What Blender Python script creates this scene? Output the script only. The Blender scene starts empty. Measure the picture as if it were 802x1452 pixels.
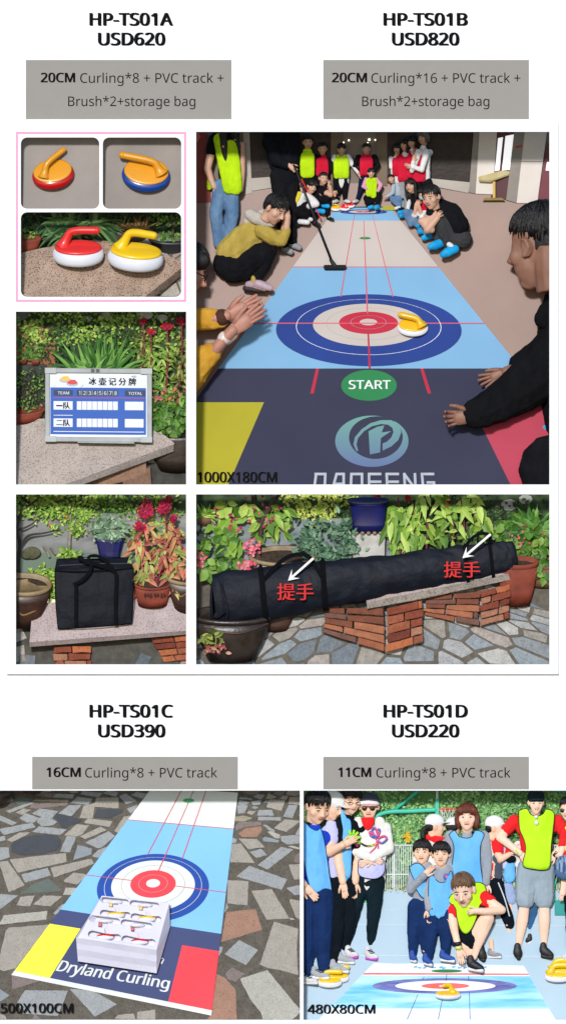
import bpy, bmesh, math, random
from mathutils import Vector, Matrix, noise
random.seed(7)
R = math.radians
SC = bpy.context.scene
COL = SC.collection
# ---------------------------------------------------------------- camera, sky, sun, exposure
DIST = 300.0                      # the big board is looked at from far off through a long lens
cam_d = bpy.data.cameras.new('camera'); cam = bpy.data.objects.new('camera', cam_d); COL.objects.link(cam)
cam.location = (0, -DIST, 0); cam.rotation_euler = (R(90), 0, 0)
cam_d.sensor_fit = 'VERTICAL'; cam_d.sensor_height = 24.0
cam_d.lens = 24.0*DIST/14.52
cam_d.clip_start = 1.0; cam_d.clip_end = 2000.0
SC.camera = cam
W = bpy.data.worlds.new('World'); SC.world = W; W.use_nodes = True
SUN_EL, SUN_AZ = R(20), R(9)     # sun behind the viewer, above and to the left
nt = W.node_tree; nt.nodes.clear()
wo = nt.nodes.new('ShaderNodeOutputWorld'); bg = nt.nodes.new('ShaderNodeBackground'); sk = nt.nodes.new('ShaderNodeTexSky')
sk.sky_type = 'NISHITA'; sk.sun_disc = False; sk.dust_density = .2; sk.ozone_density = 3.0; sk.sun_elevation = SUN_EL; sk.sun_rotation = R(180)+SUN_AZ
bg.inputs['Strength'].default_value = 0.105
nt.links.new(sk.outputs[0], bg.inputs[0]); nt.links.new(bg.outputs[0], wo.inputs[0])
sun_d = bpy.data.lights.new('sun', 'SUN'); sun = bpy.data.objects.new('sun', sun_d); COL.objects.link(sun)
sun_d.energy = 2.45; sun_d.angle = R(5); sun_d.color = (1, 0.985, 0.975)
sdir = Vector((-math.sin(SUN_AZ)*math.cos(SUN_EL), -math.cos(SUN_AZ)*math.cos(SUN_EL), math.sin(SUN_EL)))
sun.rotation_euler = sdir.to_track_quat('Z', 'Y').to_euler()
sun.location = sdir*40
SC.view_settings.view_transform = 'Standard'; SC.view_settings.look = 'None'
SC.view_settings.exposure = 0.36; SC.view_settings.gamma = 1.0; SC.view_settings.use_curve_mapping = False
# ---------------------------------------------------------------- helpers
# board units: x to the right, y down, d = depth behind the face of the board; 100 units = 1 m
DEEP = [1.0]                      # how shallow the back of the compartment being built is pressed
def P(x, y, d=0.0):
    if d > 28: d = 28+(d-28)*DEEP[0]
    return Vector(((x-401)/100.0, d/100.0, (726-y)/100.0))
def lin(h, k=1.0):
    if isinstance(h, str):
        h = h.lstrip('#'); c = [int(h[i:i+2], 16)/255.0 for i in (0, 2, 4)]
        c = [(v/12.92 if v <= .04045 else ((v+.055)/1.055)**2.4) for v in c]
    else: c = list(h)
    return tuple(min(v*k, .92) for v in c)+(1.0,)
_mats = {}
def mat(name, col, rough=.6, col2=None, scale=8.0, bump=0.0, bscale=None, spec=.35, metal=0.0, island=None, speck=None, stretch=None, coat=0.0, detail=4.0, contrast=1.0):
    """procedural surface: colour drifts between col and col2 over a noise; island = list of colours picked per separate piece;
    speck = (colour, colour, scale) fine grain"""
    if name in _mats: return _mats[name]
    m = bpy.data.materials.new(name); m.use_nodes = True; n = m.node_tree.nodes; l = m.node_tree.links
    b = n['Principled BSDF']; b.inputs['Roughness'].default_value = rough; b.inputs['Metallic'].default_value = metal
    b.inputs['Specular IOR Level'].default_value = spec
    if coat: b.inputs['Coat Weight'].default_value = coat
    tc = n.new('ShaderNodeTexCoord'); src = tc.outputs['Object']
    if stretch:
        mp = n.new('ShaderNodeMapping'); mp.inputs['Scale'].default_value = stretch; l.new(src, mp.inputs[0]); src = mp.outputs[0]
    c1 = lin(col)
    c2 = lin(col2) if col2 else tuple(v*.86 for v in c1[:3])+(1,)
    nz = n.new('ShaderNodeTexNoise'); nz.inputs['Scale'].default_value = scale; nz.inputs['Detail'].default_value = detail
    l.new(src, nz.inputs['Vector'])
    rp = n.new('ShaderNodeValToRGB'); rp.color_ramp.elements[0].position = .5-.2/contrast; rp.color_ramp.elements[1].position = .5+.2/contrast
    rp.color_ramp.elements[0].color = c2; rp.color_ramp.elements[1].color = c1
    l.new(nz.outputs[0], rp.inputs[0]); out = rp.outputs[0]
    if island:
        g = n.new('ShaderNodeNewGeometry'); ir = n.new('ShaderNodeValToRGB'); el = ir.color_ramp.elements
        ir.color_ramp.interpolation = 'CONSTANT' if len(island) > 3 else 'LINEAR'
        for i, c in enumerate(island):
            if i < 2: e = el[i]; e.position = i/len(island) if ir.color_ramp.interpolation == 'CONSTANT' else i/(len(island)-1)
            else: e = el.new(i/len(island) if ir.color_ramp.interpolation == 'CONSTANT' else i/(len(island)-1))
            e.color = lin(c)
        l.new(g.outputs['Random Per Island'], ir.inputs[0])
        mx = n.new('ShaderNodeMixRGB'); mx.blend_type = 'MULTIPLY'; mx.inputs[0].default_value = 1.0
        r2 = n.new('ShaderNodeValToRGB'); r2.color_ramp.elements[0].position = .3; r2.color_ramp.elements[1].position = .7
        r2.color_ramp.elements[0].color = (.78, .78, .78, 1); r2.color_ramp.elements[1].color = (1.12, 1.12, 1.12, 1)
        l.new(nz.outputs[0], r2.inputs[0]); l.new(ir.outputs[0], mx.inputs[1]); l.new(r2.outputs[0], mx.inputs[2]); out = mx.outputs[0]
    if speck:
        vz = n.new('ShaderNodeTexNoise'); vz.inputs['Scale'].default_value = speck[2]; vz.inputs['Detail'].default_value = 2.0
        l.new(tc.outputs['Object'], vz.inputs['Vector'])
        r3 = n.new('ShaderNodeValToRGB'); r3.color_ramp.interpolation = 'LINEAR'
        e = r3.color_ramp.elements; e[0].position = .36; e[1].position = .66
        e[0].color = lin(speck[0]); e[1].color = lin(speck[1]); e3 = e.new(.5); e3.color = (.96, .96, .96, 1)
        l.new(vz.outputs[0], r3.inputs[0])
        m2 = n.new('ShaderNodeMixRGB'); m2.blend_type = 'MULTIPLY'; m2.inputs[0].default_value = 1.0
        l.new(out, m2.inputs[1]); l.new(r3.outputs[0], m2.inputs[2]); out = m2.outputs[0]
    l.new(out, b.inputs['Base Color'])
    if bump:
        bn = n.new('ShaderNodeTexNoise'); bn.inputs['Scale'].default_value = bscale or scale*3; bn.inputs['Detail'].default_value = 5
        l.new(src, bn.inputs['Vector'])
        bp = n.new('ShaderNodeBump'); bp.inputs['Strength'].default_value = bump; bp.inputs['Distance'].default_value = .03
        l.new(bn.outputs[0], bp.inputs['Height']); l.new(bp.outputs[0], b.inputs['Normal'])
    _mats[name] = m; return m

def tag(o, label=None, cat=None, group=None, kind=None):
    if label: o['label'] = label
    if cat: o['category'] = cat
    if group: o['group'] = group
    if kind: o['kind'] = kind
    return o
def thing(name, label, cat, at, group=None):
    o = bpy.data.objects.new(name, None); COL.objects.link(o); o.location = P(*at); o.empty_display_size = .1
    return tag(o, label, cat, group)

class MB:
    """collects faces in board units and links them as ONE mesh object"""
    def __init__(s): s.v = []; s.f = []; s.m = []
    def add(s, vs, fs, mi=0):
        k = len(s.v); s.v += [tuple(p) for p in vs]; s.f += [tuple(i+k for i in f) for f in fs]; s.m += [mi]*len(fs); return s
    def face(s, pts, mi=0): return s.add(pts, [tuple(range(len(pts)))], mi)
    def slab(s, front, back, mi=0):          # two matching outlines, front and back, closed into a solid
        n = len(front); fs = [tuple(range(n)), tuple(range(2*n-1, n-1, -1))]
        fs += [(i, n+i, n+(i+1) % n, (i+1) % n) for i in range(n)]
        return s.add(list(front)+list(back), fs, mi)
    def plate(s, pts, d, t, mi=0):           # pts 2-D or 3-D outline, thickness t going back
        f = [(p[0], p[1], (p[2] if len(p) > 2 else 0)+d) for p in pts]
        return s.slab(f, [(a, b, c+t) for a, b, c in f], mi)
    def rect(s, x0, y0, x1, y1, d, t, mi=0): return s.plate([(x0, y0), (x1, y0), (x1, y1), (x0, y1)], d, t, mi)
    def box(s, c, mi=0):                      # eight corners: 4 of one face, 4 of the opposite
        return s.slab(c[:4], c[4:], mi)
    def ell(s, c, r, mi=0, rot=None, seg=12, rings=8):
        vs = []; fs = []
        for i in range(rings+1):
            th = math.pi*i/rings
            for j in range(seg):
                ph = 2*math.pi*j/seg
                q = Vector((math.sin(th)*math.cos(ph)*r[0], math.cos(th)*r[1], math.sin(th)*math.sin(ph)*r[2]))
                if rot: q = rot @ q
                vs.append((c[0]+q.x, c[1]+q.y, c[2]+q.z))
        for i in range(rings):
            for j in range(seg): fs.append((i*seg+j, (i+1)*seg+j, (i+1)*seg+(j+1) % seg, i*seg+(j+1) % seg))
        return s.add(vs, fs, mi)
    def tube(s, pts, mi=0, kd=1.0, seg=8, caps=True):   # pts (x,y,d,r)
        vs = []; fs = []; n = len(pts); prev = None
        for i, p in enumerate(pts):
            a = Vector(pts[max(0, i-1)][:3]); b = Vector(pts[min(n-1, i+1)][:3]); t = (b-a)
            if t.length < 1e-6: t = Vector((0, 1, 0))
            t.normalize()
            e = t.cross(Vector((0, 0, 1)))
            if e.length < .15: e = prev or Vector((1, 0, 0))
            e.normalize()
            if prev and e.dot(prev) < 0: e = -e
            prev = e; w = t.cross(e).normalized()
            for j in range(seg):
                ph = 2*math.pi*j/seg; q = e*math.cos(ph)*p[3]+w*math.sin(ph)*p[3]; vs.append((p[0]+q.x, p[1]+q.y, p[2]+q.z*kd))
        for i in range(n-1):
            for j in range(seg): fs.append((i*seg+j, (i+1)*seg+j, (i+1)*seg+(j+1) % seg, i*seg+(j+1) % seg))
        if caps: fs += [tuple(range(seg-1, -1, -1)), tuple((n-1)*seg+j for j in range(seg))]
        return s.add(vs, fs, mi)
    def limb(s, pts, mi=0, kd=1.0, seg=10):             # tube with round joints, for bodies and clothes
        for i in range(len(pts)):
            p = pts[i]; s.ell(p[:3], (p[3], p[3], p[3]*kd), mi, seg=seg, rings=6)
        for a, b in zip(pts, pts[1:]): s.tube([a, b], mi, kd, seg)
        return s
    def curve(s, pts, r0, r1, mi=0, n=8, seg=6, kd=1.0):  # smooth tube through pts
        q = spline(pts, n); m = len(q)-1
        return s.tube([(p[0], p[1], p[2], r0+(r1-r0)*i/m) for i, p in enumerate(q)], mi, kd, seg)
    def lathe(s, prof, c, tilt=0.0, k=1.0, mi=0, seg=40, sx=1.0, roll=0.0):
        """profile (radius, height) turned about an upright axis, leaning towards the viewer by tilt degrees, depth pressed by k"""
        ct, st = math.cos(R(tilt)), math.sin(R(tilt)); cr, sr = math.cos(R(roll)), math.sin(R(roll)); vs = []; fs = []
        for (r, h) in prof:
            for j in range(seg):
                ph = 2*math.pi*j/seg; X = r*math.cos(ph)*sx; Z = r*math.sin(ph); U = h*ct - Z*st; D = h*-st - Z*ct
                X, U = X*cr+U*sr, U*cr-X*sr
                vs.append((c[0]+X, c[1]-U, c[2]+(D)*k))
        n = len(prof)
        for i in range(n-1):
            for j in range(seg): fs.append((i*seg+j, i*seg+(j+1) % seg, (i+1)*seg+(j+1) % seg, (i+1)*seg+j))
        if prof[0][0] > 1e-4: fs.append(tuple(range(seg)))
        if prof[-1][0] > 1e-4: fs.append(tuple((n-1)*seg+j for j in range(seg)))
        return s.add(vs, fs, mi)
    def build(s, name, mats, parent=None, smooth=False, folds=0.0, label=None, cat=None, group=None, kind=None, bevel=0.0, remesh=0.0, at=None, subd=0, extra=None, iters=3, jitter=0.0):
        if not isinstance(mats, (list, tuple)): mats = [mats]
        if parent is not None: org = wloc(parent)
        elif at is not None: org = P(*at)
        else:
            n = max(1, len(s.v)); org = P(sum(v[0] for v in s.v)/n, max(v[1] for v in s.v), sum(v[2] for v in s.v)/n)
        me = bpy.data.meshes.new(name)
        vv = s.v
        if jitter: vv = [tuple(c+jitter*(noise.noise(Vector(v)*.13+Vector((k*7, 0, 0)))) for k, c in enumerate(v)) for v in s.v]
        me.from_pydata([P(*v)-org for v in vv], [], s.f)
        for m in mats: me.materials.append(m)
        for p, mi in zip(me.polygons, s.m): p.material_index = mi; p.use_smooth = smooth
        bm = bmesh.new(); bm.from_mesh(me); bmesh.ops.recalc_face_normals(bm, faces=bm.faces); bm.to_mesh(me); bm.free()
        o = bpy.data.objects.new(name, me); COL.objects.link(o)
        if parent is not None: o.parent = parent
        else: o.location = org
        if remesh:
            md = o.modifiers.new('skin', 'REMESH'); md.mode = 'VOXEL'; md.voxel_size = remesh/100.0; md.use_smooth_shade = True
            m2 = o.modifiers.new('soft', 'SMOOTH'); m2.factor = .6; m2.iterations = iters
            if folds:
                tx = bpy.data.textures.get('folds%.2f' % folds) or bpy.data.textures.new('folds%.2f' % folds, 'CLOUDS'); tx.noise_scale = folds*8/100; tx.noise_depth = 2
                m3 = o.modifiers.new('folds', 'DISPLACE'); m3.texture = tx; m3.texture_coords = 'LOCAL'; m3.strength = folds*1.5/100; m3.mid_level = .5
            DEFER.append((o, extra, org, DEEP[0]))
        else:
            if bevel:
                md = o.modifiers.new('bevel', 'BEVEL'); md.width = bevel/100.0; md.segments = 2; md.limit_method = 'ANGLE'; md.angle_limit = R(40)
            if subd:
                md = o.modifiers.new('subd', 'SUBSURF'); md.levels = subd; md.render_levels = subd
        if CUT[0]: o['_cut'] = list(CUT[0])
        return tag(o, label, cat, group, kind)
DEFER = []; CUT = [None]      # the compartment that the pieces now being built must end within
def compartment(box, m=6, deep=1.0):
    DEEP[0] = deep; CUT[0] = (box[0]-m, box[1]-m, box[2]+m, box[3]+m) if box else None
def wloc(o):
    v = Vector(o.location); p = o.parent
    while p is not None: v = v+p.location; p = p.parent
    return v
def finish_bodies():
    """apply the skinning of every body and garment in one pass and weld its hands on"""
    bpy.context.view_layer.update(); dg = bpy.context.evaluated_depsgraph_get(); done = []
    for o, extra, org, dp in DEFER:
        me = bpy.data.meshes.new_from_object(o.evaluated_get(dg)); done.append((o, me, extra, org, dp))
    for o, me, extra, org, dp in done:
        DEEP[0] = dp
        o.modifiers.clear()
        if extra is not None and extra.v:
            bm = bmesh.new(); bm.from_mesh(me)
            vs = [bm.verts.new(P(*v)-org) for v in extra.v]
            for f in extra.f:
                try: bm.faces.new([vs[i] for i in f])
                except ValueError: pass
            bmesh.ops.recalc_face_normals(bm, faces=bm.faces); bm.to_mesh(me); bm.free()
        for p in me.polygons: p.use_smooth = True; p.material_index = 0
        old = o.data; nm = old.name; o.data = me; bpy.data.meshes.remove(old); me.name = nm
def trim_to_compartments():
    """every piece ends at the partition of its own compartment, just outside the opening"""
    bpy.context.view_layer.update(); dg = bpy.context.evaluated_depsgraph_get()
    for o in list(SC.objects):
        if o.type != 'MESH' or '_cut' not in o: continue
        x0, y0, x1, y1 = list(o['_cut']); del o['_cut']
        org = o.matrix_world.translation.copy(); me = o.data
        lo, hi = P(x0, y1), P(x1, y0)
        xs = [v.co.x+org.x for v in me.vertices]; zs = [v.co.z+org.z for v in me.vertices]
        if not xs or (min(xs) > lo.x and max(xs) < hi.x and min(zs) > lo.z and max(zs) < hi.z): continue
        if o.modifiers:
            me2 = bpy.data.meshes.new_from_object(o.evaluated_get(dg)); o.modifiers.clear(); o.data = me2; me = me2
        bm = bmesh.new(); bm.from_mesh(me)
        for co, no in ((Vector((lo.x, 0, 0)), Vector((-1, 0, 0))), (Vector((hi.x, 0, 0)), Vector((1, 0, 0))), (Vector((0, 0, lo.z)), Vector((0, 0, -1))), (Vector((0, 0, hi.z)), Vector((0, 0, 1)))):
            bmesh.ops.bisect_plane(bm, geom=bm.verts[:]+bm.edges[:]+bm.faces[:], plane_co=co-org, plane_no=no, clear_outer=True)
        if len(bm.faces) == 0: bm.free(); bpy.data.objects.remove(o); continue
        bm.to_mesh(me); bm.free()
def spline(pts, n=8):
    out = []; m = len(pts)
    for i in range(m-1):
        p0 = pts[max(i-1, 0)]; p1 = pts[i]; p2 = pts[i+1]; p3 = pts[min(i+2, m-1)]
        for j in range(n):
            t = j/n
            out.append(tuple(.5*((2*b)+(-a+c)*t+(2*a-5*b+4*c-e)*t*t+(-a+3*b-3*c+e)*t**3) for a, b, c, e in zip(p0, p1, p2, p3)))
    out.append(tuple(pts[-1])); return out
def arc(cx, cy, rx, ry=None, a0=0, a1=360, n=48):
    ry = rx if ry is None else ry; full = abs(a1-a0) >= 360; k = n if full else n+1
    return [(cx+rx*math.cos(R(a0+(a1-a0)*i/n)), cy+ry*math.sin(R(a0+(a1-a0)*i/n))) for i in range(k)]
def rrect(x0, y0, x1, y1, r, n=6):
    o = []
    for cx, cy, a in ((x1-r, y0+r, -90), (x1-r, y1-r, 0), (x0+r, y1-r, 90), (x0+r, y0+r, 180)): o += arc(cx, cy, r, None, a, a+90, n)
    return o
def cut_sheet(outline, holes, d, t):
    """flat sheet with openings -> list of verts/faces in board units"""
    cu = bpy.data.curves.new('tmp', 'CURVE'); cu.dimensions = '2D'; cu.fill_mode = 'BOTH'; cu.extrude = t/200.0
    for pl in [outline]+holes:
        sp = cu.splines.new('POLY'); sp.points.add(len(pl)-1); sp.use_cyclic_u = True
        for i, p in enumerate(pl): sp.points[i].co = ((p[0]-401)/100, (726-p[1])/100, 0, 1)
    o = bpy.data.objects.new('tmp', cu); COL.objects.link(o); bpy.context.view_layer.update()
    me = bpy.data.meshes.new_from_object(o.evaluated_get(bpy.context.evaluated_depsgraph_get()))
    mb = MB(); mb.add([(v.co.x*100+401, 726-v.co.y*100, d+t/2-v.co.z*100) for v in me.vertices], [tuple(p.vertices) for p in me.polygons])
    bpy.data.objects.remove(o); bpy.data.curves.remove(cu); bpy.data.meshes.remove(me); return mb
def _font(n):
    import os
    try:
        p = os.path.join(bpy.utils.resource_path('LOCAL'), 'datafiles', 'fonts', n)
        return bpy.data.fonts.load(p) if os.path.exists(p) else None
    except Exception: return None
FONT = _font('NotoSansHebrew-Regular.woff2'); CJK = _font('Noto Sans CJK Regular.woff2')
def letters(body, bold=0.0, font='latin', shear=0.0, spacing=1.0):
    """outline of a line of writing scaled to the unit box: verts (0..1, 0..1 down), faces"""
    cu = bpy.data.curves.new('tmp', 'FONT'); cu.body = body; cu.fill_mode = 'FRONT'; cu.shear = shear; cu.space_character = spacing; cu.resolution_u = 4
    f = FONT if font == 'latin' else CJK
    if f: cu.font = f
    o = bpy.data.objects.new('tmp', cu); COL.objects.link(o); bpy.context.view_layer.update()
    me = bpy.data.meshes.new_from_object(o.evaluated_get(bpy.context.evaluated_depsgraph_get()))
    xs = [v.co.x for v in me.vertices]; ys = [v.co.y for v in me.vertices]
    x0, x1, y0, y1 = min(xs), max(xs), min(ys), max(ys)
    vs = [((v.co.x-x0)/(x1-x0), (y1-v.co.y)/(y1-y0)) for v in me.vertices]; fs = [tuple(p.vertices) for p in me.polygons]
    bpy.data.objects.remove(o); bpy.data.curves.remove(cu); bpy.data.meshes.remove(me); return vs, fs
def text(mb, body, x0, y0, x1, y1, d, mi=0, fn=None, **kw):
    """writing fitted to the box x0..y1 at depth d; fn maps (u, v) in 0..1 to a board point instead"""
    b = kw.pop('bold', 0) * 30; vs, fs = letters(body, **kw)     # bold: the strokes are laid down again a hair to each side
    if b:
        w, h = (x1-x0), (y1-y0); bx = b*1.1*h/19.0; v2 = []; f2 = []; n = len(vs)
        for k, (ox, oy) in enumerate(((-1, -.35), (-.33, .35), (.33, -.35), (1, .35))):
            v2 += [(u, v, ox*bx, oy*bx, -k*.02) for u, v in vs]; f2 += [tuple(i+k*n for i in f) for f in fs]
        if fn: return mb.add([fn(u+dx/w*(1-abs(2*u-1)*0), v+dy/h) for u, v, dx, dy, dd in v2], f2, mi)
        return mb.add([(x0+bx+(w-2*bx)*u+dx, y0+.35*bx+(h-.7*bx)*v+dy, d+dd) for u, v, dx, dy, dd in v2], f2, mi)
    if fn: return mb.add([fn(u, v) for u, v in vs], fs, mi)
    return mb.add([(x0+(x1-x0)*u, y0+(y1-y0)*v, d) for u, v in vs], fs, mi)
# ================================================================ the board: white page, raised card, plates, writing
paper = mat('paper', (.90, .90, .90), .8, (.885, .885, .885), 3, spec=.1)
ink = mat('ink', (.008, .008, .008), .9, spec=.05)
plate_m = mat('plate', '#99958f', .8, '#97938d', 5, spec=.05)
pink = mat('pink_line', '#f2a0c6', .6, '#ee98c0', 20)
HALL = (278, 187, 778, 687); SCORE = (23, 442, 264, 687); DUFF = (23, 701, 264, 942); ROLL = (278, 701, 778, 942)
CELLA = (30, 195, 141, 296); CELLB = (146, 195, 257, 296); CELLC = (30, 301, 257, 421)
BL = (0, 1121, 425, 1446); BR = (430, 1121, 802, 1446)
def rc(b, m=0): return [(b[0]-m, b[1]-m), (b[2]+m, b[1]-m), (b[2]+m, b[3]+m), (b[0]-m, b[3]+m)]
page = thing('page_board', 'large white board carrying all headings, grey plates and picture openings', 'poster board', (401, 1600, 3))
out = [(-160, -150), (962, -150), (962, 1602), (-160, 1602)]
# the lower pictures run to the edge of the page and a little beyond it
hb = cut_sheet(out, [rc((14, 177, 787, 952)), [(-40, 1121), (425, 1121), (425, 1446), (-40, 1446)], [(430, 1121), (842, 1121), (842, 1446), (430, 1446)]], 0, 4)
hb.build('sheet', paper, page)
card = thing('white_card', 'raised white square card with seven picture openings between the grey plates', 'card', (401, 956, -2))
cm = cut_sheet([(10, 173.5), (791, 173.5), (791, 956), (10, 956)], [rc(HALL), rc(SCORE), rc(DUFF), rc(ROLL), rrect(*CELLA, 9), rrect(*CELLB, 9), rrect(*CELLC, 9)], -5.5, 5)
cm.build('sheet', paper, card)
pf = cut_sheet(rc((23, 187, 264, 428)), [rc((26, 190, 261, 425))], -6.0, .45)
pf.build('pink_frame', pink, card)
heads = [('HP-TS01A', 127, 18, 246, 37), ('USD620', 139, 46, 235, 65), ('HP-TS01B', 543, 18, 663, 37), ('USD820', 555, 46, 651, 65),
         ('HP-TS01C', 127, 999, 246, 1018), ('USD390', 139, 1027, 235, 1046), ('HP-TS01D', 543, 999, 663, 1018), ('USD220', 555, 1027, 651, 1046)]
for s, a, b, c, e in heads:
    m = MB(); text(m, s, a, b, c, e, -.3, bold=.045); m.build('heading', ink, page, label='bold black heading reading '+s)
plates = [((37, 85, 328, 169), [('20CM', 58, 103, 107, 117, .03), ('Curling*8 + PVC track +', 114, 103, 317, 122, .0), ('Brush*2+storage bag', 97, 136, 277, 154, 0)]),
          ((458, 85, 749, 169), [('20CM', 470, 103, 520, 117, .03), ('Curling*16 + PVC track +', 526, 103, 737, 122, .0), ('Brush*2+storage bag', 513, 136, 693, 154, 0)]),
          ((46, 1073, 337, 1119), [('16CM', 66, 1088, 115, 1102, .03), ('Curling*8 + PVC track', 121, 1088, 308, 1107, 0)]),
          ((458, 1073, 749, 1119), [('11CM', 479, 1088, 526, 1102, .03), ('Curling*8 + PVC track', 533, 1088, 723, 1107, 0)])]
for bx, ws in plates:
    m = MB(); m.rect(*bx, -.8, .75); pl = m.build('caption_plate', plate_m, page, label='flat grey plate with '+ws[0][0]+' set line')
    for s, a, b, c, e, bo in ws:
        if s.startswith('Brush'): b, e = 136, 155
        m = MB(); text(m, s, a, b, c, e, -1.1, bold=bo); m.build('lettering', ink, pl)
def caption(s, x0, y0, x1, y1, d, where):
    m = MB(); text(m, s, x0, y0, x1, y1, d, bold=.025)
    m.build('size_lettering', ink, None, label='black size lettering '+s+' '+where, cat='lettering')
# ================================================================ small parts used all over
def glazed(name, c, rough=.25): return mat(name, c, rough, spec=.5, scale=2, coat=.15)
y_pl = glazed('yellow_plastic', '#f0b818', .35); o_pl = glazed('orange_plastic', '#e39a1c', .35); r_pl = glazed('red_plastic', '#cf1d20', .3); r2_pl = glazed('bright_red_plastic', '#ea3330', .35)
b_pl = glazed('blue_plastic', '#123f8e', .25); w_pl = glazed('white_plastic', '#e2e2e8', .4); dr_pl = glazed('deep_red_plastic', '#b81216', .2); y2_pl = glazed('clear_yellow_plastic', '#fcc818', .35)
def stone(label, x, y, d, r, tilt, capm, ringm, hang, k=1.0, hr=.52, group=None, squash=1.0, hlen=.95, hh=.62, cat='curling stone', roll=0, grip=.14):
    """x, y = centre of the stone's foot; tilt = how far the viewer looks down on it; hang = heading of the handle in degrees"""
    t = thing('curling_stone', label, cat, (x, y, d), group)
    H = r*hr
    def L(X, Yh, Z):   # stone space -> board space
        ct, st = math.cos(R(tilt)), math.sin(R(tilt)); U = Yh*ct-Z*st; D = -Yh*st-Z*ct
        cr, sr = math.cos(R(roll)), math.sin(R(roll)); X, U = X*cr+U*sr, U*cr-X*sr
        return (x+X, y-U, d+D*k)
    m = MB(); m.lathe([(0, 0), (r*.8, 0), (r*.92, H*.1), (r*.985, H*.28), (r, H*.45), (r*.985, H*.62), (r*.93, H*.78), (r*.86, H*.84), (0, H*.84)], (x, y, d), tilt, k, roll=roll)
    m.build('base_ring', ringm, t, smooth=True)
    m = MB(); m.lathe([(r*.9, H*.80), (r*.92, H*.88), (r*.89, H*.97), (r*.8, H*1.0), (r*.3, H*1.03), (0, H*1.035)], (x, y, d), tilt, k, roll=roll)
    m.build('cap', capm, t, smooth=True)
    c, s_ = math.cos(R(hang)), math.sin(R(hang)); q = []
    g = r*grip
    for a, h, w in ((-.62, .88, 2.1), (-.55, 1.12, 1.5), (-.46, 1.42, 1.15), (-.32, 1.42+hh*.72, 1.0), (-.05, 1.42+hh*.98, 1.0), (.25, 1.42+hh*1.06, 1.0), (hlen-.4, 1.42+hh*1.12, 1.0)):
        q.append(L(a*r*c, h*H, a*r*s_)+(g*w,))
    sp = spline(q, 5)
    m = MB(); m.tube(sp, kd=1.0, seg=14)
    e = sp[-1]; m.ell(e[:3], (e[3], e[3], e[3]), seg=14)
    m.build('handle', capm, t, smooth=True)
    return t
def ground(name, pts, m, th=6, kind='structure', off=0.0):
    b = MB(); b.slab([(p[0], p[1], p[2]+off) for p in pts], [(p[0], p[1], p[2]+off+th) for p in pts]); return b.build(name, m, kind=kind)
# ---------------------------------------------------------------- foliage
def leaf(b, c, L, Wd, ang, tilt, bend=0.0, mi=0):
    """one folded leaf lying from c in direction ang (degrees, board plane), tilt = out of the plane"""
    ca, sa = math.cos(R(ang)), math.sin(R(ang)); ct, st = math.cos(R(tilt)), math.sin(R(tilt))
    dx, dy, dz = ca*ct, sa*ct, -st; px, py = -sa, ca
    f = random.uniform(-.5, .5)
    def q(u, v, h): return (c[0]+dx*L*u+px*Wd*v, c[1]+dy*L*u+py*Wd*v+bend*u*u*L, c[2]+dz*L*u+Wd*v*f+h)
    b.add([q(0, 0, 0), q(.3, .42, 0), q(.65, .4, 0), q(1, 0, 0), q(.65, -.4, 0), q(.3, -.42, 0), q(.5, 0, Wd*.18)],
          [(0, 1, 6), (1, 2, 6), (2, 3, 6), (3, 4, 6), (4, 5, 6), (5, 0, 6)], mi)
def cloud(b, c, r, n, L, Wd=None, mi=0, droop=0.0, rnd=random, hollow=.35, clumps=0):
    Wd = Wd or L*.5; cs = []
    if clumps:
        for _ in range(clumps):
            a = rnd.uniform(0, 6.283); q = rnd.uniform(.2, .95)**.6; cs.append((c[0]+r[0]*q*math.cos(a), c[1]+r[1]*q*math.sin(a), c[2]+r[2]*rnd.uniform(-.7, .7)))
    for i in range(n):
        if cs:
            cc = rnd.choice(cs); s = .34
            p = (cc[0]+rnd.gauss(0, 1)*r[0]*s*.6, cc[1]+rnd.gauss(0, 1)*r[1]*s*.6, cc[2]+rnd.gauss(0, 1)*r[2]*s*.6)
        else:
            a = rnd.uniform(0, 6.283); q = rnd.uniform(hollow**2, 1)**.5; h = rnd.uniform(-1, 1)
            p = (c[0]+r[0]*q*math.cos(a), c[1]+r[1]*q*math.sin(a), c[2]+r[2]*h*(1-.5*q))
        l = L*rnd.uniform(.6, 1.25)
        leaf(b, p, l, Wd*l/L, rnd.uniform(0, 360), rnd.uniform(-50, 60), droop*rnd.uniform(.3, 1.2), mi)
def blades(b, c, n, L, Wd, a0=-170, a1=-10, droop=.55, spread=3.0, dd=12, rnd=random, mi=0, seg=7):
    """strap leaves fanning out of c, arching over"""
    for i in range(n):
        a = rnd.uniform(a0, a1); l = L*rnd.uniform(.6, 1.15); ca, sa = math.cos(R(a)), math.sin(R(a)); dr = droop*rnd.uniform(.4, 1.4)*(abs(ca)*.8+.2)
        x0 = c[0]+rnd.uniform(-spread, spread); dz = rnd.uniform(-dd, dd*.6)/seg; pts = []
        for j in range(seg+1):
            t = j/seg; pts.append((x0+ca*l*t, c[1]+sa*l*t+dr*l*t*t, c[2]+dz*j))
        vs = []; fs = []
        for j, p in enumerate(pts):
            t = j/seg; w = Wd*(1-(2*t-.75)**2*.35)*(1 if t < .6 else (1-t)/.4+.02)*.5
            q = pts[min(j+1, seg)]; o = pts[max(j-1, 0)]; tx, ty = q[0]-o[0], q[1]-o[1]; nn = math.hypot(tx, ty) or 1; nx, ny = -ty/nn, tx/nn
            vs += [(p[0]+nx*w, p[1]+ny*w, p[2]+.3*w), (p[0], p[1], p[2]-.4*w), (p[0]-nx*w, p[1]-ny*w, p[2]+.5*w)]
        for j in range(seg):
            for e in (0, 1): fs.append((j*3+e, j*3+e+1, j*3+e+4, j*3+e+3))
        b.add(vs, fs, mi)
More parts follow.
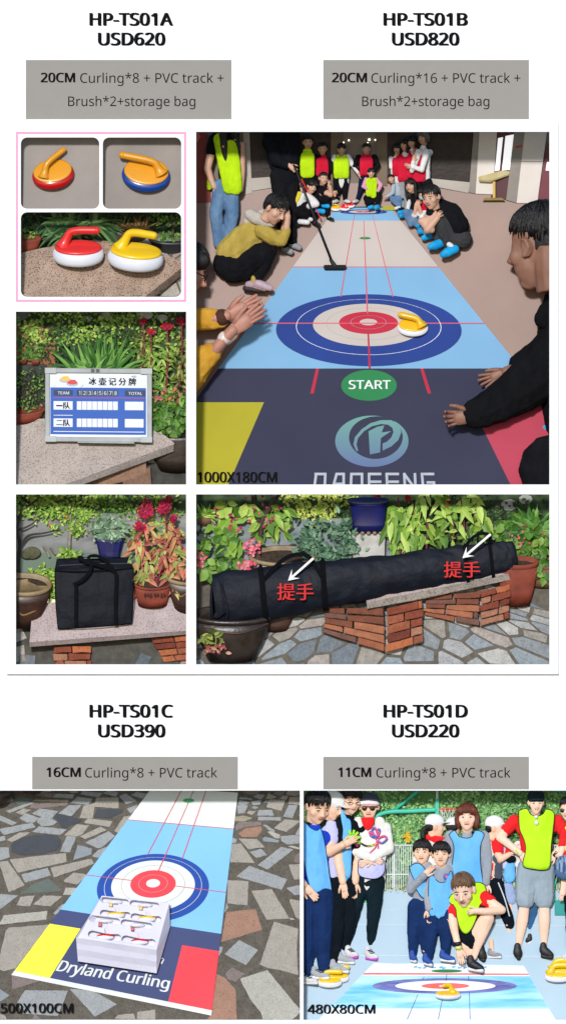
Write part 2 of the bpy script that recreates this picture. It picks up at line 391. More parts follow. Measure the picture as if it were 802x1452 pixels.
leaf_dark = mat('dark_leaves', '#2f4a1f', .55, island=['#16260f', '#2d4a1e', '#4a6a2c'], scale=3)
leaf_mid = mat('green_leaves', '#4f7a2c', .5, island=['#28481a', '#4f7d2a', '#86a846'], scale=3)
leaf_light = mat('light_leaves', '#7fa83a', .5, island=['#4a7424', '#86ac3c', '#bcd068'], scale=3)
leaf_blade = mat('strap_leaves', '#4c7d34', .45, island=['#254f1c', '#4b7f33', '#88b45a'], scale=2)
leaf_olive = mat('olive_leaves', '#8a9440', .55, island=['#4c5a24', '#7d8a3a', '#b3b45e'], scale=3)
leaf_pink = mat('pink_flowers', '#c22a5c', .6, island=['#8c1440', '#c02458', '#e0608a'], scale=3)
leaf_red = mat('red_flowers', '#a8142a', .7, island=['#70081c', '#b01230', '#d43048'], scale=3)
leaf_rust = mat('rust_leaves', '#c07a3c', .55, island=['#a8584a', '#c48a5c', '#bdb468', '#8fa04e', '#c9785a'], scale=3)
bark = mat('bark', '#54453a', .85, '#2e241d', 10, bump=.6, stretch=(1, 1, .3))
soil = mat('soil', '#4a3a2d', .95, '#2a2019', 20, bump=.8)
pot_dark = mat('dark_glazed_pot', '#3b3029', .35, '#241c17', 6, bump=.15, spec=.5)
pot_brown = mat('brown_glazed_pot', '#4b2f22', .4, '#2e1b14', 5, bump=.1, spec=.5)
pot_terra = mat('terracotta', '#8e3f2a', .7, '#6e2e1f', 6, bump=.2)
pot_blue = mat('blue_glazed_pot', '#1e2466', .25, '#141845', 4, spec=.6)
rim_tan = mat('tan_rim', '#9c8560', .5, '#75603f', 8)
def pot(label, x, y, d, r, h, m, tilt=18, k=.5, flare=.72, rim=None, soilh=.9, group=None, seg=40, name='plant_pot', rimh=.1, belly=1.0):
    """x, y = centre of the foot"""
    t = thing(name, label, 'plant pot', (x, y, d), group)
    b = MB(); b.lathe([(0, 0), (r*flare, 0), (r*(flare+(1-flare)*.5)*belly, h*.35), (r*.97*belly, h*.7), (r*.97, h*(1-rimh)), (r*.9, h*(1-rimh)), (r*.86, h*.85), (0, h*.85)], (x, y, d), tilt, k, seg=seg); b.build('body', m, t, smooth=True)
    b = MB(); b.lathe([(r*.9, h*(1-rimh*1.2)), (r*1.03, h*(1-rimh)), (r*1.06, h*(1-rimh*.4)), (r*1.03, h), (r*.93, h), (r*.89, h*.95), (r*.89, h*.9)], (x, y, d), tilt, k, seg=seg); b.build('rim', rim or m, t, smooth=True)
    b = MB(); b.lathe([(0, h*soilh), (r*.5, h*(soilh+.01)), (r*.91, h*soilh), (r*.91, h*(soilh-.05)), (0, h*(soilh-.05))], (x, y, d), tilt, k, seg=seg); b.build('soil', soil, t)
    return t
# ---------------------------------------------------------------- stone paving
def clip(poly, a, b, c):   # keep a*x+b*y<=c
    out = []
    for i in range(len(poly)):
        p, q = poly[i], poly[(i+1) % len(poly)]; fp, fq = a*p[0]+b*p[1]-c, a*q[0]+b*q[1]-c
        if fp <= 0: out.append(p)
        if fp*fq < 0: t = fp/(fp-fq); out.append((p[0]+(q[0]-p[0])*t, p[1]+(q[1]-p[1])*t))
    return out
def crazy(x0, z0, x1, z1, n, gap, seed):
    rn = random.Random(seed); pts = []
    for _ in range(n*30):
        p = (rn.uniform(x0, x1), rn.uniform(z0, z1))
        if all((p[0]-q[0])**2+(p[1]-q[1])**2 > .42*(x1-x0)*(z1-z0)/n for q in pts): pts.append(p)
        if len(pts) >= n: break
    cells = []
    for p in pts:
        c = [(x0, z0), (x1, z0), (x1, z1), (x0, z1)]
        for q in pts:
            if q is p: continue
            a, b = q[0]-p[0], q[1]-p[1]; L = math.hypot(a, b)
            c = clip(c, a/L, b/L, (a*(p[0]+q[0])/2+b*(p[1]+q[1])/2)/L-gap*rn.uniform(.6, 1.5))
            if len(c) < 3: break
        if len(c) >= 3: cells.append(c)
    return cells
pave_m = mat('paving_stones', '#8c867e', .75, island=['#a39a90', '#8e8d8b', '#a89486', '#767a7c', '#b0a79b', '#5d646a', '#9a8c82'], scale=14, speck=((.62, .62, .62), (1.25, 1.22, 1.2), 60), bump=.1)
mortar = mat('mortar', '#6c655b', .95, '#565047', 14, bump=.3)
granite = mat('granite_slab', '#b3a59e', .45, '#9f918a', 5, speck=((.45, .44, .44), (1.22, 1.18, 1.16), 75), bump=.05, spec=.4)
brick_m = mat('bricks', '#a4583a', .85, island=['#a05a3e', '#8c4630', '#b86a42', '#74392a', '#a9745a', '#94583f'], scale=10, bump=.5, bscale=25, speck=((.75, .75, .75), (1.15, 1.12, 1.1), 40))
def paving(fn, rng, n, gap, seed, d_off, name='paving', th=.5):
    """fn(X, Z) -> board point (x, y, d); one bed of mortar with the stones laid proud of it"""
    b = MB()
    for c in crazy(*rng, n, gap, seed):
        pts = [fn(*p) for p in c]; b.slab([(x, y, d+d_off) for x, y, d in pts], [(x, y, d+d_off+th) for x, y, d in pts])
    return b.build(name, pave_m, kind='structure')
def brickface(b, q, dl, dr, rows, cols, seed):
    """rough loose-laid bricks filling the four-cornered face q (top left, top right, bottom right, bottom left)"""
    rn = random.Random(seed)
    def at(u, v): return tuple((q[0][k]*(1-u)+q[1][k]*u)*(1-v)+(q[3][k]*(1-u)+q[2][k]*u)*v for k in (0, 1))+(dl*(1-u)+dr*u,)
    for r in range(rows):
        us = [0]; u = rn.uniform(.35, 1.0)/cols
        while u < .93: us.append(u); u += rn.uniform(.75, 1.25)/cols
        us.append(1)
        for k, (a, c) in enumerate(zip(us, us[1:])):
            ov = rn.uniform(-.03, .03) if k in (0, len(us)-2) else 0; v0, v1 = (r+.04)/rows, (r+.93)/rows; P4 = []; g = .012
            for uu, vv in ((a+g, v0), ((a+c)/2, v0), (c-g, v0), (c-g, v1), ((a+c)/2, v1), (a+g, v1)):
                x, y, d = at(uu+(ov if (uu > .9 or uu < .1) else 0), vv); P4.append((x+rn.uniform(-.5, .5), y+rn.uniform(-.7, .7), d+rn.uniform(-.5, .5)))
            o = rn.uniform(-1.2, 1.2); P4 = [(x, y, d+o) for x, y, d in P4]; b.slab(P4, [(x, y, d+9) for x, y, d in P4])
def bricks(b, x0, y0, x1, y1, d0, d1, rows, cols, skew=0.0, seed=1, side=0.0):
    """courses of loose bricks between x0..x1, y0..y1; skew = drop of the face to the right; side = width of the receding face"""
    rn = random.Random(seed); h = (y1-y0)/rows
    for r in range(rows):
        off = 0 if r % 2 else .5; w = (x1-x0)/cols
        xs = [x0]+[x0+w*(i+off) for i in range(0 if off else 1, cols+1) if x0+w*(i+off) < x1-1]+[x1]
        for a, c in zip(xs, xs[1:]):
            j = lambda s=.5: rn.uniform(-s, s)
            a2, c2 = a+.5+j(.4), c-.5+j(.6); yt, yb = y0+r*h+.4+j(.3), y0+(r+1)*h-.4+j(.3); dd = d0+j(1.0)
            q = [(a2, yt+skew*(a2-x0)+j(.4), dd), (c2, yt+skew*(c2-x0)+j(.4), dd), (c2, yb+skew*(c2-x0)+j(.4), dd), (a2, yb+skew*(a2-x0)+j(.4), dd)]
            b.slab(q, [(x+(side if side else 0), y-abs(side)*.25, d1) for x, y, d in q])
# ================================================================ two small pictures: a stone on a smooth floor
floor_a = mat('stone_floor', '#8d8279', .5, '#786e66', 1.3, bump=.03, spec=.4)
floor_b = mat('stone_floor_warm', '#897e74', .5, '#71665d', 1.5, bump=.03, spec=.4)
def flat_floor(box, m, d0, d1, mg=6):
    x0, y0, x1, y1 = box
    return ground('floor', [(x0-mg, y0-mg, d1), (x1+mg, y0-mg, d1), (x1+mg, y1+mg, d0), (x0-mg, y1+mg, d0)], m, 3)
compartment(CELLA, 2)
flat_floor(CELLA, floor_a, 12, 25)
stone('orange topped curling stone with a red ring, alone on the grey floor', 76.5, 254, 15, 30, 35, o_pl, dr_pl, -42, k=.4, hr=.55, roll=-9, hh=.62, hlen=1.3, grip=.14)
compartment(CELLB, 2)
flat_floor(CELLB, floor_b, 12, 25)
stone('orange topped curling stone with a dark blue ring, alone on the grey floor', 206.5, 255, 15, 34.5, 36, o_pl, b_pl, 188, k=.4, hr=.5, roll=5, hh=.6, hlen=1.45, grip=.15)
compartment(CELLC, 2, .6)
# ---------------------------------------------------------------- third small picture: two stones on a granite table
t = thing('granite_table', 'speckled brown granite table top under the red and the yellow topped stones', 'table', (140, 440, 30))
gm = mat('brown_granite', '#b0957f', .45, '#9a806c', 5, speck=((.25, .23, .22), (1.5, 1.46, 1.4), 58), spec=.3)
b = MB(); top = [(20, 360, 40), (60, 351, 52), (133, 339, 70), (184, 345, 66), (264, 371, 52), (264, 374, 51), (196, 428, 20), (20, 432, 16)]
b.slab(top, [(x, y+8, d+6) for x, y, d in top]); b.build('table_top', gm, t)
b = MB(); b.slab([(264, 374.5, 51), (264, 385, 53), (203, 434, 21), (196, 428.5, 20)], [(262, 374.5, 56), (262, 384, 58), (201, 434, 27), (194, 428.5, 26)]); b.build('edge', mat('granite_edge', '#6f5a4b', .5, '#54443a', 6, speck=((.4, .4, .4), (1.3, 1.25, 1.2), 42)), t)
fn = lambda X, Z: (200+X*70, 372+Z*70, 66-Z*30)
paving(fn, (-.1, -.5, 1.0, .95), 26, .015, 5, 0, 'paving')
ground('ground', [(170, 330, 84), (270, 330, 84), (270, 436, 40), (170, 436, 40)], mortar, 3)
stone('curling stone with red top and white ring on the granite table', 111, 370.5, 34, 36.5, 17, r2_pl, w_pl, 12, k=.6, hr=.64, hh=.55, hlen=1.12, roll=0, grip=.15)
stone('curling stone with yellow top and white ring on the granite table', 191, 376.5, 29, 40, 17, y2_pl, w_pl, 28, k=.6, hr=.62, hh=.55, hlen=1.05, roll=5, grip=.14)
# plants behind the table
t = thing('plant_pot', 'dark round pot behind the granite table at the right, holding a thin tree', 'plant pot', (240, 362, 78))
b = MB(); b.lathe([(0, 0), (24, 0), (29, 12), (31, 26), (33, 28), (33, 31), (29, 31), (28, 27), (0, 27)], (243, 366, 84), 14, .4); b.build('body', mat('black_pot', '#26262a', .4, '#1a1a1d', 5), t, smooth=True)
t = thing('small_tree', 'thin trunked small tree in the dark pot above the yellow topped stone', 'tree', (245, 336, 84))
b = MB(); b.curve([(244, 338, 82), (245, 322, 82), (243, 309, 84), (246, 290, 84)], 2.6, 1.8); b.curve([(244, 312, 82), (252, 304, 82), (258, 297, 84)], 1.3, .8); b.build('trunk', bark, t, smooth=True)
b = MB(); cloud(b, (242, 304, 86), (30, 14, 8), 150, 8, 4); cloud(b, (240, 336, 80), (20, 5, 6), 50, 7, 4); b.build('crown', leaf_mid, t)
t = thing('wide_pot', 'wide brown dish of dry grassy plants behind the two stones', 'plant pot', (180, 350, 80))
b = MB(); b.lathe([(0, 0), (22, 0), (30, 10), (37, 24), (38, 28), (33, 28), (31, 23), (0, 23)], (180, 350, 88), 10, .35); b.build('body', mat('brown_dish', '#4b3a2e', .5, '#33271f', 6, spec=.4), t, smooth=True)
b = MB(); blades(b, (182, 324, 84), 70, 24, 1.6, -175, -5, .3, 26, 6); b.build('foliage', mat('dry_grass', '#7b5a34', .7, island=['#5a3826', '#8a6a3a', '#94804a']), t)
t = thing('strap_leaf_plant', 'big dark green strap leaf plant hanging over the back of the granite table', 'plant', (110, 350, 76))
b = MB(); blades(b, (96, 322, 78), 70, 44, 5, -175, -5, .9, 16, 14); blades(b, (132, 318, 70), 26, 44, 5, -100, 40, .8, 8, 12); blades(b, (88, 338, 76), 34, 34, 4, -170, -20, .9, 14, 8); b.build('foliage', mat('deep_strap_leaves', '#35603a', .45, island=['#1c3a20', '#3a6436', '#74985a'], scale=2), t)
t = thing('round_pot', 'rust coloured pot of small dark plants at the left edge behind the granite table', 'plant pot', (42, 352, 70))
b = MB(); b.lathe([(0, 0), (17, 0), (21, 10), (24, 18), (25, 21), (21, 21), (0, 19)], (34, 356, 70), 12, .4); b.build('body', pot_terra, t, smooth=True)
b = MB(); cloud(b, (36, 331, 66), (20, 6, 6), 70, 5, 3); b.build('foliage', leaf_mid, t)
hedge_back = mat('leaf_backdrop', '#2e3b26', .9, '#1a2216', 8, bump=.5)  # backdrop sheet; its dark green stands for shaded depth behind the leaves
t = thing('shrubbery', 'dark tangled shrubbery filling the back above the granite table', 'shrubs', (140, 350, 96))
b = MB(); b.rect(18, 288, 268, 372, 98, 4); b.build('leaf_backdrop', hedge_back, t)
b = MB(); cloud(b, (70, 312, 92), (60, 24, 4), 420, 7, 3.4, clumps=30); cloud(b, (200, 310, 94), (70, 18, 3), 320, 6, 3, clumps=30); b.build('foliage', leaf_dark, t)
# ================================================================ people
skin_m = mat('skin', '#cfa48a', .5, '#c0937a', 4, spec=.35)
skin_dk = mat('skin_in_shade', '#8a6250', .5, '#7b5646', 4, spec=.3)
skin_pale = mat('pale_skin', '#dfb49a', .5, '#d2a489', 4, spec=.35)
hair_blk = mat('black_hair', '#15110f', .45, '#0b0908', 20, bump=.5, bscale=40, stretch=(2.5, 2.5, .5), spec=.4)
hair_brn = mat('brown_hair', '#7c4a2c', .45, '#553020', 20, bump=.5, bscale=40, stretch=(2.5, 2.5, .5), spec=.4)
hair_auburn = mat('auburn_hair', '#7a3520', .45, '#4e2014', 20, bump=.5, bscale=40, stretch=(2.5, 2.5, .5), spec=.4)
eye_w = mat('eye_white', '#e6e0da', .4); eye_d = mat('eye_dark', '#1c120d', .3); lip_m = mat('lips', '#a8524a', .5); brow_m = mat('eyebrow', '#2a1c15', .8); teeth_m = mat('teeth', '#eee8e0', .4)
def cloth(name, c, c2=None, rough=.85): return mat(name, c, rough, c2, 5, bump=.8, bscale=6, spec=.1, stretch=(1.3, 1, .7))
black_c = cloth('black_cloth', '#17171b', '#0e0e11'); grey_c = cloth('grey_cloth', '#9a9b9f'); white_c = cloth('white_cloth', '#e4e2e0', '#cfccca'); dgrey_c = cloth('dark_grey_cloth', '#3c3b3d')
neon_c = cloth('neon_green_cloth', '#bfe31c', '#a9cf14'); red_c = cloth('red_cloth', '#d01f3c', '#b8152f'); denim_c = cloth('denim', '#6d8bab', '#4e6c8e'); navy_c = cloth('navy_cloth', '#16233f', '#101a31')
mustard_c = cloth('mustard_cloth', '#b59d4e', '#9c853c'); lblue_c = cloth('light_blue_cloth', '#6fb4ea', '#5aa2de'); pink_c = cloth('pink_cloth', '#d79ab0'); cover_c = cloth('cyan_shoe_cover', '#22a3dc', '#1184bd', .4)
shoe_w = mat('white_shoe', '#d9d8d8', .5, '#c2c1c1', 10); shoe_b = mat('black_shoe', '#1c1c1f', .5, '#111', 10) if False else mat('black_shoe', '#1c1c1f', .5, None, 10); shoe_g = mat('grey_shoe', '#8d8f93', .6, None, 10); sole_w = mat('white_sole', '#e6e6e6', .6)
def headmat(yaw, pitch, roll):
    """head axes: x = its left as seen from the front, y up, z forward; yaw turns the face to the viewer's right, pitch bows it, roll tips it clockwise"""
    return Matrix.Rotation(R(-roll), 3, 'Z') @ Matrix.Rotation(R(yaw), 3, 'Y') @ Matrix.Rotation(R(pitch), 3, 'X')
class Head:
    def __init__(s, x, y, d, H, yaw=0, pitch=0, roll=0, kz=.85, wide=1.0):
        s.c = (x, y, d); s.H = H; s.M = headmat(yaw, pitch, roll); s.kz = kz; s.w = wide
    def p(s, x, y, z):
        v = s.M @ Vector((x*s.w, y, z))*s.H; return (s.c[0]+v.x, s.c[1]-v.y, s.c[2]-v.z*s.kz)
    def rot(s):
        S = Matrix.Diagonal((1, -1, -1)); return S @ s.M @ S
    def ell(s, b, c, r, seg=16, rings=10):
        q = s.p(*c); b.ell(q, (r[0]*s.H*s.w, r[1]*s.H, r[2]*s.H), rot=Matrix.Diagonal((1, 1, s.kz)) @ s.rot(), seg=seg, rings=rings)
    def tube(s, b, pts, seg=6):
        b.tube([s.p(*q[:3])+(q[3]*s.H,) for q in pts], seg=seg)
    def skull(s, b):
        s.ell(b, (0, .13, -.04), (.355, .375, .40)); s.ell(b, (0, -.17, .10), (.275, .31, .27)); s.ell(b, (0, -.02, .12), (.31, .27, .25))
        s.ell(b, (0, -.40, .20), (.12, .09, .12)); s.ell(b, (-.20, -.10, .2), (.12, .12, .12)); s.ell(b, (.20, -.10, .2), (.12, .12, .12))
        s.tube(b, [(0, .06, .35, .03), (0, -.05, .41, .045), (0, -.12, .45, .062), (0, -.155, .40, .04)], 8)
        s.ell(b, (-.05, -.14, .38), (.045, .035, .05)); s.ell(b, (.05, -.14, .38), (.045, .035, .05))
        for e in (-1, 1): s.ell(b, (e*.365, -.03, -.03), (.055, .12, .078)); s.tube(b, [(e*.38, -.13, .02, .03), (e*.41, -.03, -.09, .03), (e*.41, .07, -.05, .03), (e*.39, .08, .03, .025)], 6)
        s.tube(b, [(0, .0, -.14, .20), (0, -.30, -.12, .215), (0, -.55, -.14, .215)], 12); s.ell(b, (0, -.08, -.12), (.30, .28, .28))
    def face(s, body, big=False, glasses=None, smile=0.0, lipc=None, shades=False, mask=None):
        if not shades:
            for e in (-1, 1): b = MB(); s.ell(b, (e*.145, .005, .322), (.056, .024, .024), 10, 6); b.build('eye', eye_w, body, smooth=True)
            for e in (-1, 1): b = MB(); s.ell(b, (e*.145, .007, .333), (.030, .026, .016), 10, 6); s.tube(b, [(e*.075, .022, .343, .007), (e*.145, .040, .346, .011), (e*.215, .018, .315, .007)], 5); b.build('iris', eye_d, body, smooth=True)
            for e in (-1, 1): b = MB(); s.tube(b, [(e*.065, .095, .345, .011), (e*.15, .120, .336, .016), (e*.24, .085, .285, .008)], 5); b.build('eyebrow', brow_m, body, smooth=True)
        if mask:
            b = MB(); s.ell(b, (0, -.22, .17), (.29, .23, .27)); b.build('face_mask', mask, body, smooth=True); return
        b = MB(); s.tube(b, [(-.105, -.235+smile*.03, .335, .010), (-.05, -.25, .365, .024), (0, -.25, .372, .022), (.05, -.25, .365, .024), (.105, -.235+smile*.03, .335, .010)], 6)
        b.build('mouth', lipc or lip_m, body, smooth=True)
        if smile > 1:
            b = MB(); s.tube(b, [(-.07, -.243, .366, .010), (0, -.255, .392, .016), (.07, -.243, .366, .010)], 6); b.build('teeth', teeth_m, body, smooth=True)
        if glasses or shades:
            b = MB()
            for e in (-1, 1):
                pts = [(e*.15+.085*math.cos(a), .0+.062*math.sin(a), .40-.06*abs(.085*math.cos(a)*e+.15)) for a in [i*math.pi/8 for i in range(17)]]
                s.tube(b, [q+(.011,) for q in pts], 5); s.tube(b, [(e*.235, .01, .385, .010), (e*.35, .02, .05, .010)], 5)
            s.tube(b, [(-.065, .01, .40, .01), (.065, .01, .40, .01)], 5)
            if shades:
                for e in (-1, 1): s.ell(b, (e*.15, -.02, .375), (.11, .085, .035), 12, 6)
            b.build('glasses', eye_d, body, smooth=True)
    def hair(s, body, style, m, vox):
        b = MB()
        if style == 'capped': s.ell(b, (0, .04, -.19), (.365, .33, .285)); b.build('hair', m, body, remesh=vox, iters=1); return
        if style in ('short', 'crew', 'boy'):
            s.ell(b, (0, .25, -.085), (.375, .30, .385)); s.ell(b, (0, .05, -.22), (.355, .33, .27))
            if style == 'boy': s.ell(b, (0, .25, .20), (.31, .13, .17)); [s.ell(b, (e*.30, .12, .05), (.08, .16, .16)) for e in (-1, 1)]
            if style == 'short': s.ell(b, (-.06, .33, .15), (.27, .14, .2)); [s.ell(b, (e*.325, .10, 0), (.05, .13, .12)) for e in (-1, 1)]
            if style == 'crew': s.ell(b, (0, .30, .12), (.27, .14, .2))
        elif style in ('long', 'bob', 'tied', 'fringe'):
            s.ell(b, (0, .20, -.07), (.41, .35, .43)); s.ell(b, (0, .0, -.22), (.39, .42, .30))
            for e in (-1, 1): s.ell(b, (e*.22, .26, .17), (.19, .17, .17))
            if style == 'fringe': s.ell(b, (0, .22, .25), (.30, .15, .15))
            lo = {'long': -1.15, 'bob': -.42, 'fringe': -.42, 'tied': -.05}[style]
            if style != 'tied':
                for e in (-1, 1):
                    s.tube(b, [(e*.31, .25, .05, .12), (e*.385, -.05, .06, .115), (e*.375, lo*.6, .08, .12), (e*.33, lo, .10, .05)], 8)
                    s.tube(b, [(e*.22, .1, -.22, .22), (e*.27, lo*.6, -.18, .20), (e*.22, lo*.97, -.12, .1)], 8)
            else: s.ell(b, (0, .05, -.52), (.13, .15, .13))
        e = MB(); rn = random.Random(int(s.c[0]*7+s.c[1])); n = 60 if s.H < 24 else (150 if s.H < 60 else 420)
        fr = {'short': 76, 'crew': 66, 'boy': 86, 'long': 62, 'bob': 82, 'tied': 58, 'fringe': 92}[style]
        for k in range(n):
            ph = rn.uniform(0, 2*math.pi); fz = (1+math.cos(ph))/2; th1 = R((fr*fz+(118 if style != 'crew' else 104)*(1-fz)+8*math.sin(ph)**2)+rn.uniform(-9, 7)); th0 = R(rn.uniform(2, 50)); sw = rn.uniform(-.25, .25); up = rn.uniform(1.0, 1.05); pts = []
            for j in range(6):
                t_ = th0+(th1-th0)*j/5; p_ = ph+sw*(j/5); x = math.sin(t_)*math.sin(p_)*.385*up; y = .14+math.cos(t_)*.405*up; z = -.05+math.sin(t_)*math.cos(p_)*.435*up
                q = s.p(x, y, z); pts.append(q+(s.H*(.028 if s.H < 60 else .018)*(1-.75*(j/5)**2),))
            e.tube(pts, seg=5)
        b.build('hair', m, body, remesh=vox, iters=2, extra=e)
def hand(b, x, y, d, L, ang, side=1, spread=8, curl=0.0, squash=1.0, thumb=55, arch=.0, kd=.8, out=-1):
    """palm and five fingers laid from the wrist at x, y, d: ang = heading in the picture, side = side the thumb leaves from,
    curl = how far the fingers fold towards the viewer, squash < 1 turns the palm edge-on"""
    ca, sa = math.cos(R(ang)), math.sin(R(ang)); nx, ny = -sa*side, ca*side
    def q(u, v, h): return (x+(ca*u+nx*v*squash)*L, y+(sa*u+ny*v*squash)*L, d+(h+v*(1-squash)*.8)*L)
    b.tube([q(-.12, 0, 0)+(.13*L,), q(.02, 0, 0)+(.15*L,), q(.25, 0, 0)+(.215*L*(.6+.4*squash),), q(.46, -.01, 0)+(.21*L*(.6+.4*squash),), q(.56, -.02, 0)+(.13*L*(.6+.4*squash),)], kd=.42 if squash > .6 else .8, seg=12)
    for i, (v, ln, a) in enumerate(((.155, .40, 1.4), (.055, .46, .5), (-.05, .43, -.5), (-.145, .34, -1.5))):
        aa = R(a*spread); r = (.058, .06, .057, .048)[i]*L; u, h, b0 = .48, 0.0, 0.0; pts = [q(u-.1, v*.92, 0)+(r,)]
        bend = R(curl*1.0); cur = 0
        for j, seg in enumerate((.45, .32, .25)):
            l = seg*ln; pts.append(q(u, v, out*abs(h))+(r*(1-.07*j),)); u += math.cos(aa)*l*math.cos(cur); v += math.sin(aa)*l*math.cos(cur); h += math.sin(min(cur, 2.4))*l; cur += bend*(.9 if j else .7)
        pts.append(q(u, v, out*abs(h))+(r*.72,)); b.tube(pts, seg=8); b.ell(pts[-1][:3], (r*.72,)*3, seg=8, rings=5)
    ta = R(thumb); t0 = (.12, .12); pts = []
    for j, (l, r) in enumerate(((0, .085), (.2, .075), (.38, .062), (.52, .045))):
        k = ta*(1-.12*j); pts.append(q(t0[0]+math.cos(k)*l, t0[1]+math.sin(k)*l, out*.04*j)+(r*L,))
    b.tube(pts, seg=8); b.ell(pts[-1][:3], (.045*L,)*3, seg=8, rings=5)
def person(label, at, layers, head=None, hair=('short', None), skin=None, hands=(), group=None, vox=None, face=None, cat='person'):
    """layers: list of (name, material or None for bare skin, [limb, ...]); a limb is [(x, y, dd, r), ...] with an optional leading depth factor"""
    sk = skin or skin_m; x, y, d = at; t = thing('person', label, cat, at, group)
    vox = vox or (head.H/17.0 if head else 1.4)
    body = MB()
    for nm, m, limbs in layers:
        for L in limbs:
            kd = 1.0
            if isinstance(L[0], (int, float)): kd = L[0]; L = L[1:]
            s = 1.0 if m is None else .84
            if nm in ('vest', 'hood', 'collar', 'hem', 'cap', 'visor', 'backpack'): continue
            body.limb([(a, b_, d+c, r*s) for a, b_, c, r in L], kd=kd)
    if head: head.skull(body)
    hd = MB()
    for h in hands: hand(hd, *h[:5], **(h[5] if len(h) > 5 else {}))
    bo = body.build('body', sk, t, remesh=vox, iters=(7 if vox > 1.6 else 3), extra=hd)
    for nm, m, limbs in layers:
        if m is None: continue
        single = {'shoes': 'shoe', 'soles': 'sole', 'socks': 'sock'}.get(nm); b = MB()
        for L in limbs:
            kd = 1.0
            if isinstance(L[0], (int, float)): kd = L[0]; L = L[1:]
            b.limb([(a, b_, d+c, r) for a, b_, c, r in L], kd=kd)
            if single: b.build(single, m, t, remesh=vox*.8, iters=2); b = MB()
        if not single: b.build(nm, m, t, remesh=vox*.8, iters=2, folds=(0 if nm in ('shoes', 'soles', 'bracelet', 'cuff', 'collar') else vox))
    if head:
        if face is not False: head.face(t, **(face or {}))
        if hair: head.hair(t, hair[0], hair[1] or hair_blk, vox)
    return t
def bib(t, pts, d, bulge, m, pipe=None, name='vest', seed=1, wr=1.0, side=0.0):
    """a loose cloth panel with the given outline hanging in front of a body; bulge = how far its middle stands out"""
    o = spline(pts+[pts[0]], 4)[:-1]; n = len(o); cx = sum(p[0] for p in o)/n; cy = sum(p[1] for p in o)/n; K = 9; vs = []; fs = []
    hw = max(p[0] for p in o)-min(p[0] for p in o); hh = max(p[1] for p in o)-min(p[1] for p in o)
    def z(x, y, s):
        f = (x-cx)/(hw*.5); return d-bulge*(1-f*f)*(.55+.45*(1-s*s))+side*f+wr*noise.noise(Vector((x*.16+seed, y*.035, seed)))*.0-wr*1.2*noise.noise(Vector((x*.13, y*.05, seed*3.1)))-wr*.8*noise.noise(Vector((x*.25+y*.08, y*.12, seed)))
    for k in range(K+1):
        s = 1-k/K*.98
        for p in o: x = cx+(p[0]-cx)*s; y = cy+(p[1]-cy)*s; vs.append((x, y, z(x, y, s)))
    for k in range(K):
        for j in range(n): fs.append((k*n+j, k*n+(j+1) % n, (k+1)*n+(j+1) % n, (k+1)*n+j))
    fs.append(tuple(K*n+j for j in range(n)))
    b = MB(); b.add(vs, fs); nb = len(vs); b.add([(x, y, q+1.6) for x, y, q in vs[:n]], []); b.f += [(j, nb+j, nb+(j+1) % n, (j+1) % n) for j in range(n)]; b.m += [0]*n
    b.build(name, m, t, smooth=True)
    if pipe:
        b = MB(); r = pipe[1]; b.tube([(p[0], p[1], z(p[0], p[1], 1)-.2, r) for p in o+[o[0]]], seg=6, caps=False); b.build('piping', pipe[0], t, smooth=True)
def cap_on(h, t, m, brim=None, name='cap', knit=False):
    b = MB(); h.ell(b, (0, .235, -.05), (.415, .36, .455), 20, 12); b.build(name, m, t, smooth=True)
    b = MB(); h.ell(b, (0, .20, .42), (.30, .028, .26), 20, 8); b.build(name+'_brim', brim or m, t, smooth=True)
def shoe(t, x, y, d, L, h, ang, m, sole=None, lace=None):
    """a trainer seen from the side or front, heel at x, y"""
    c, s = math.cos(R(ang)), math.sin(R(ang)); b = MB()
    q = lambda u, v: (x+c*L*u, y+s*L*u*.6-h*v, d-.25*L*u)
    b.limb([q(.12, .62)+(h*.36,), q(.3, .5)+(h*.42,), q(.6, .38)+(h*.38,), q(.88, .30)+(h*.30,)], kd=.9, seg=12); b.limb([q(.14, 1.0)+(h*.3,), q(.14, .6)+(h*.36,)], kd=.9, seg=12)
    b.build('shoe', m, t, remesh=max(.35, h/16), iters=2)
    b = MB(); b.limb([(p[0], p[1], p[2]-.4, r) for p, r in ((q(.05, .1), h*.18), (q(.5, .07), h*.16), (q(.95, .1), h*.2))], kd=1.5, seg=10); b.build('sole', sole or sole_w, t, remesh=max(.35, h/16), iters=1)
    if lace:
        b = MB()
        for k in range(3): p = q(.32+.13*k, .85-.12*k); b.tube([(p[0]-h*.22, p[1], p[2]-h*.32, h*.05), (p[0]+h*.22, p[1]-h*.08, p[2]-h*.32, h*.05)], seg=5)
        b.build('laces', lace, t)
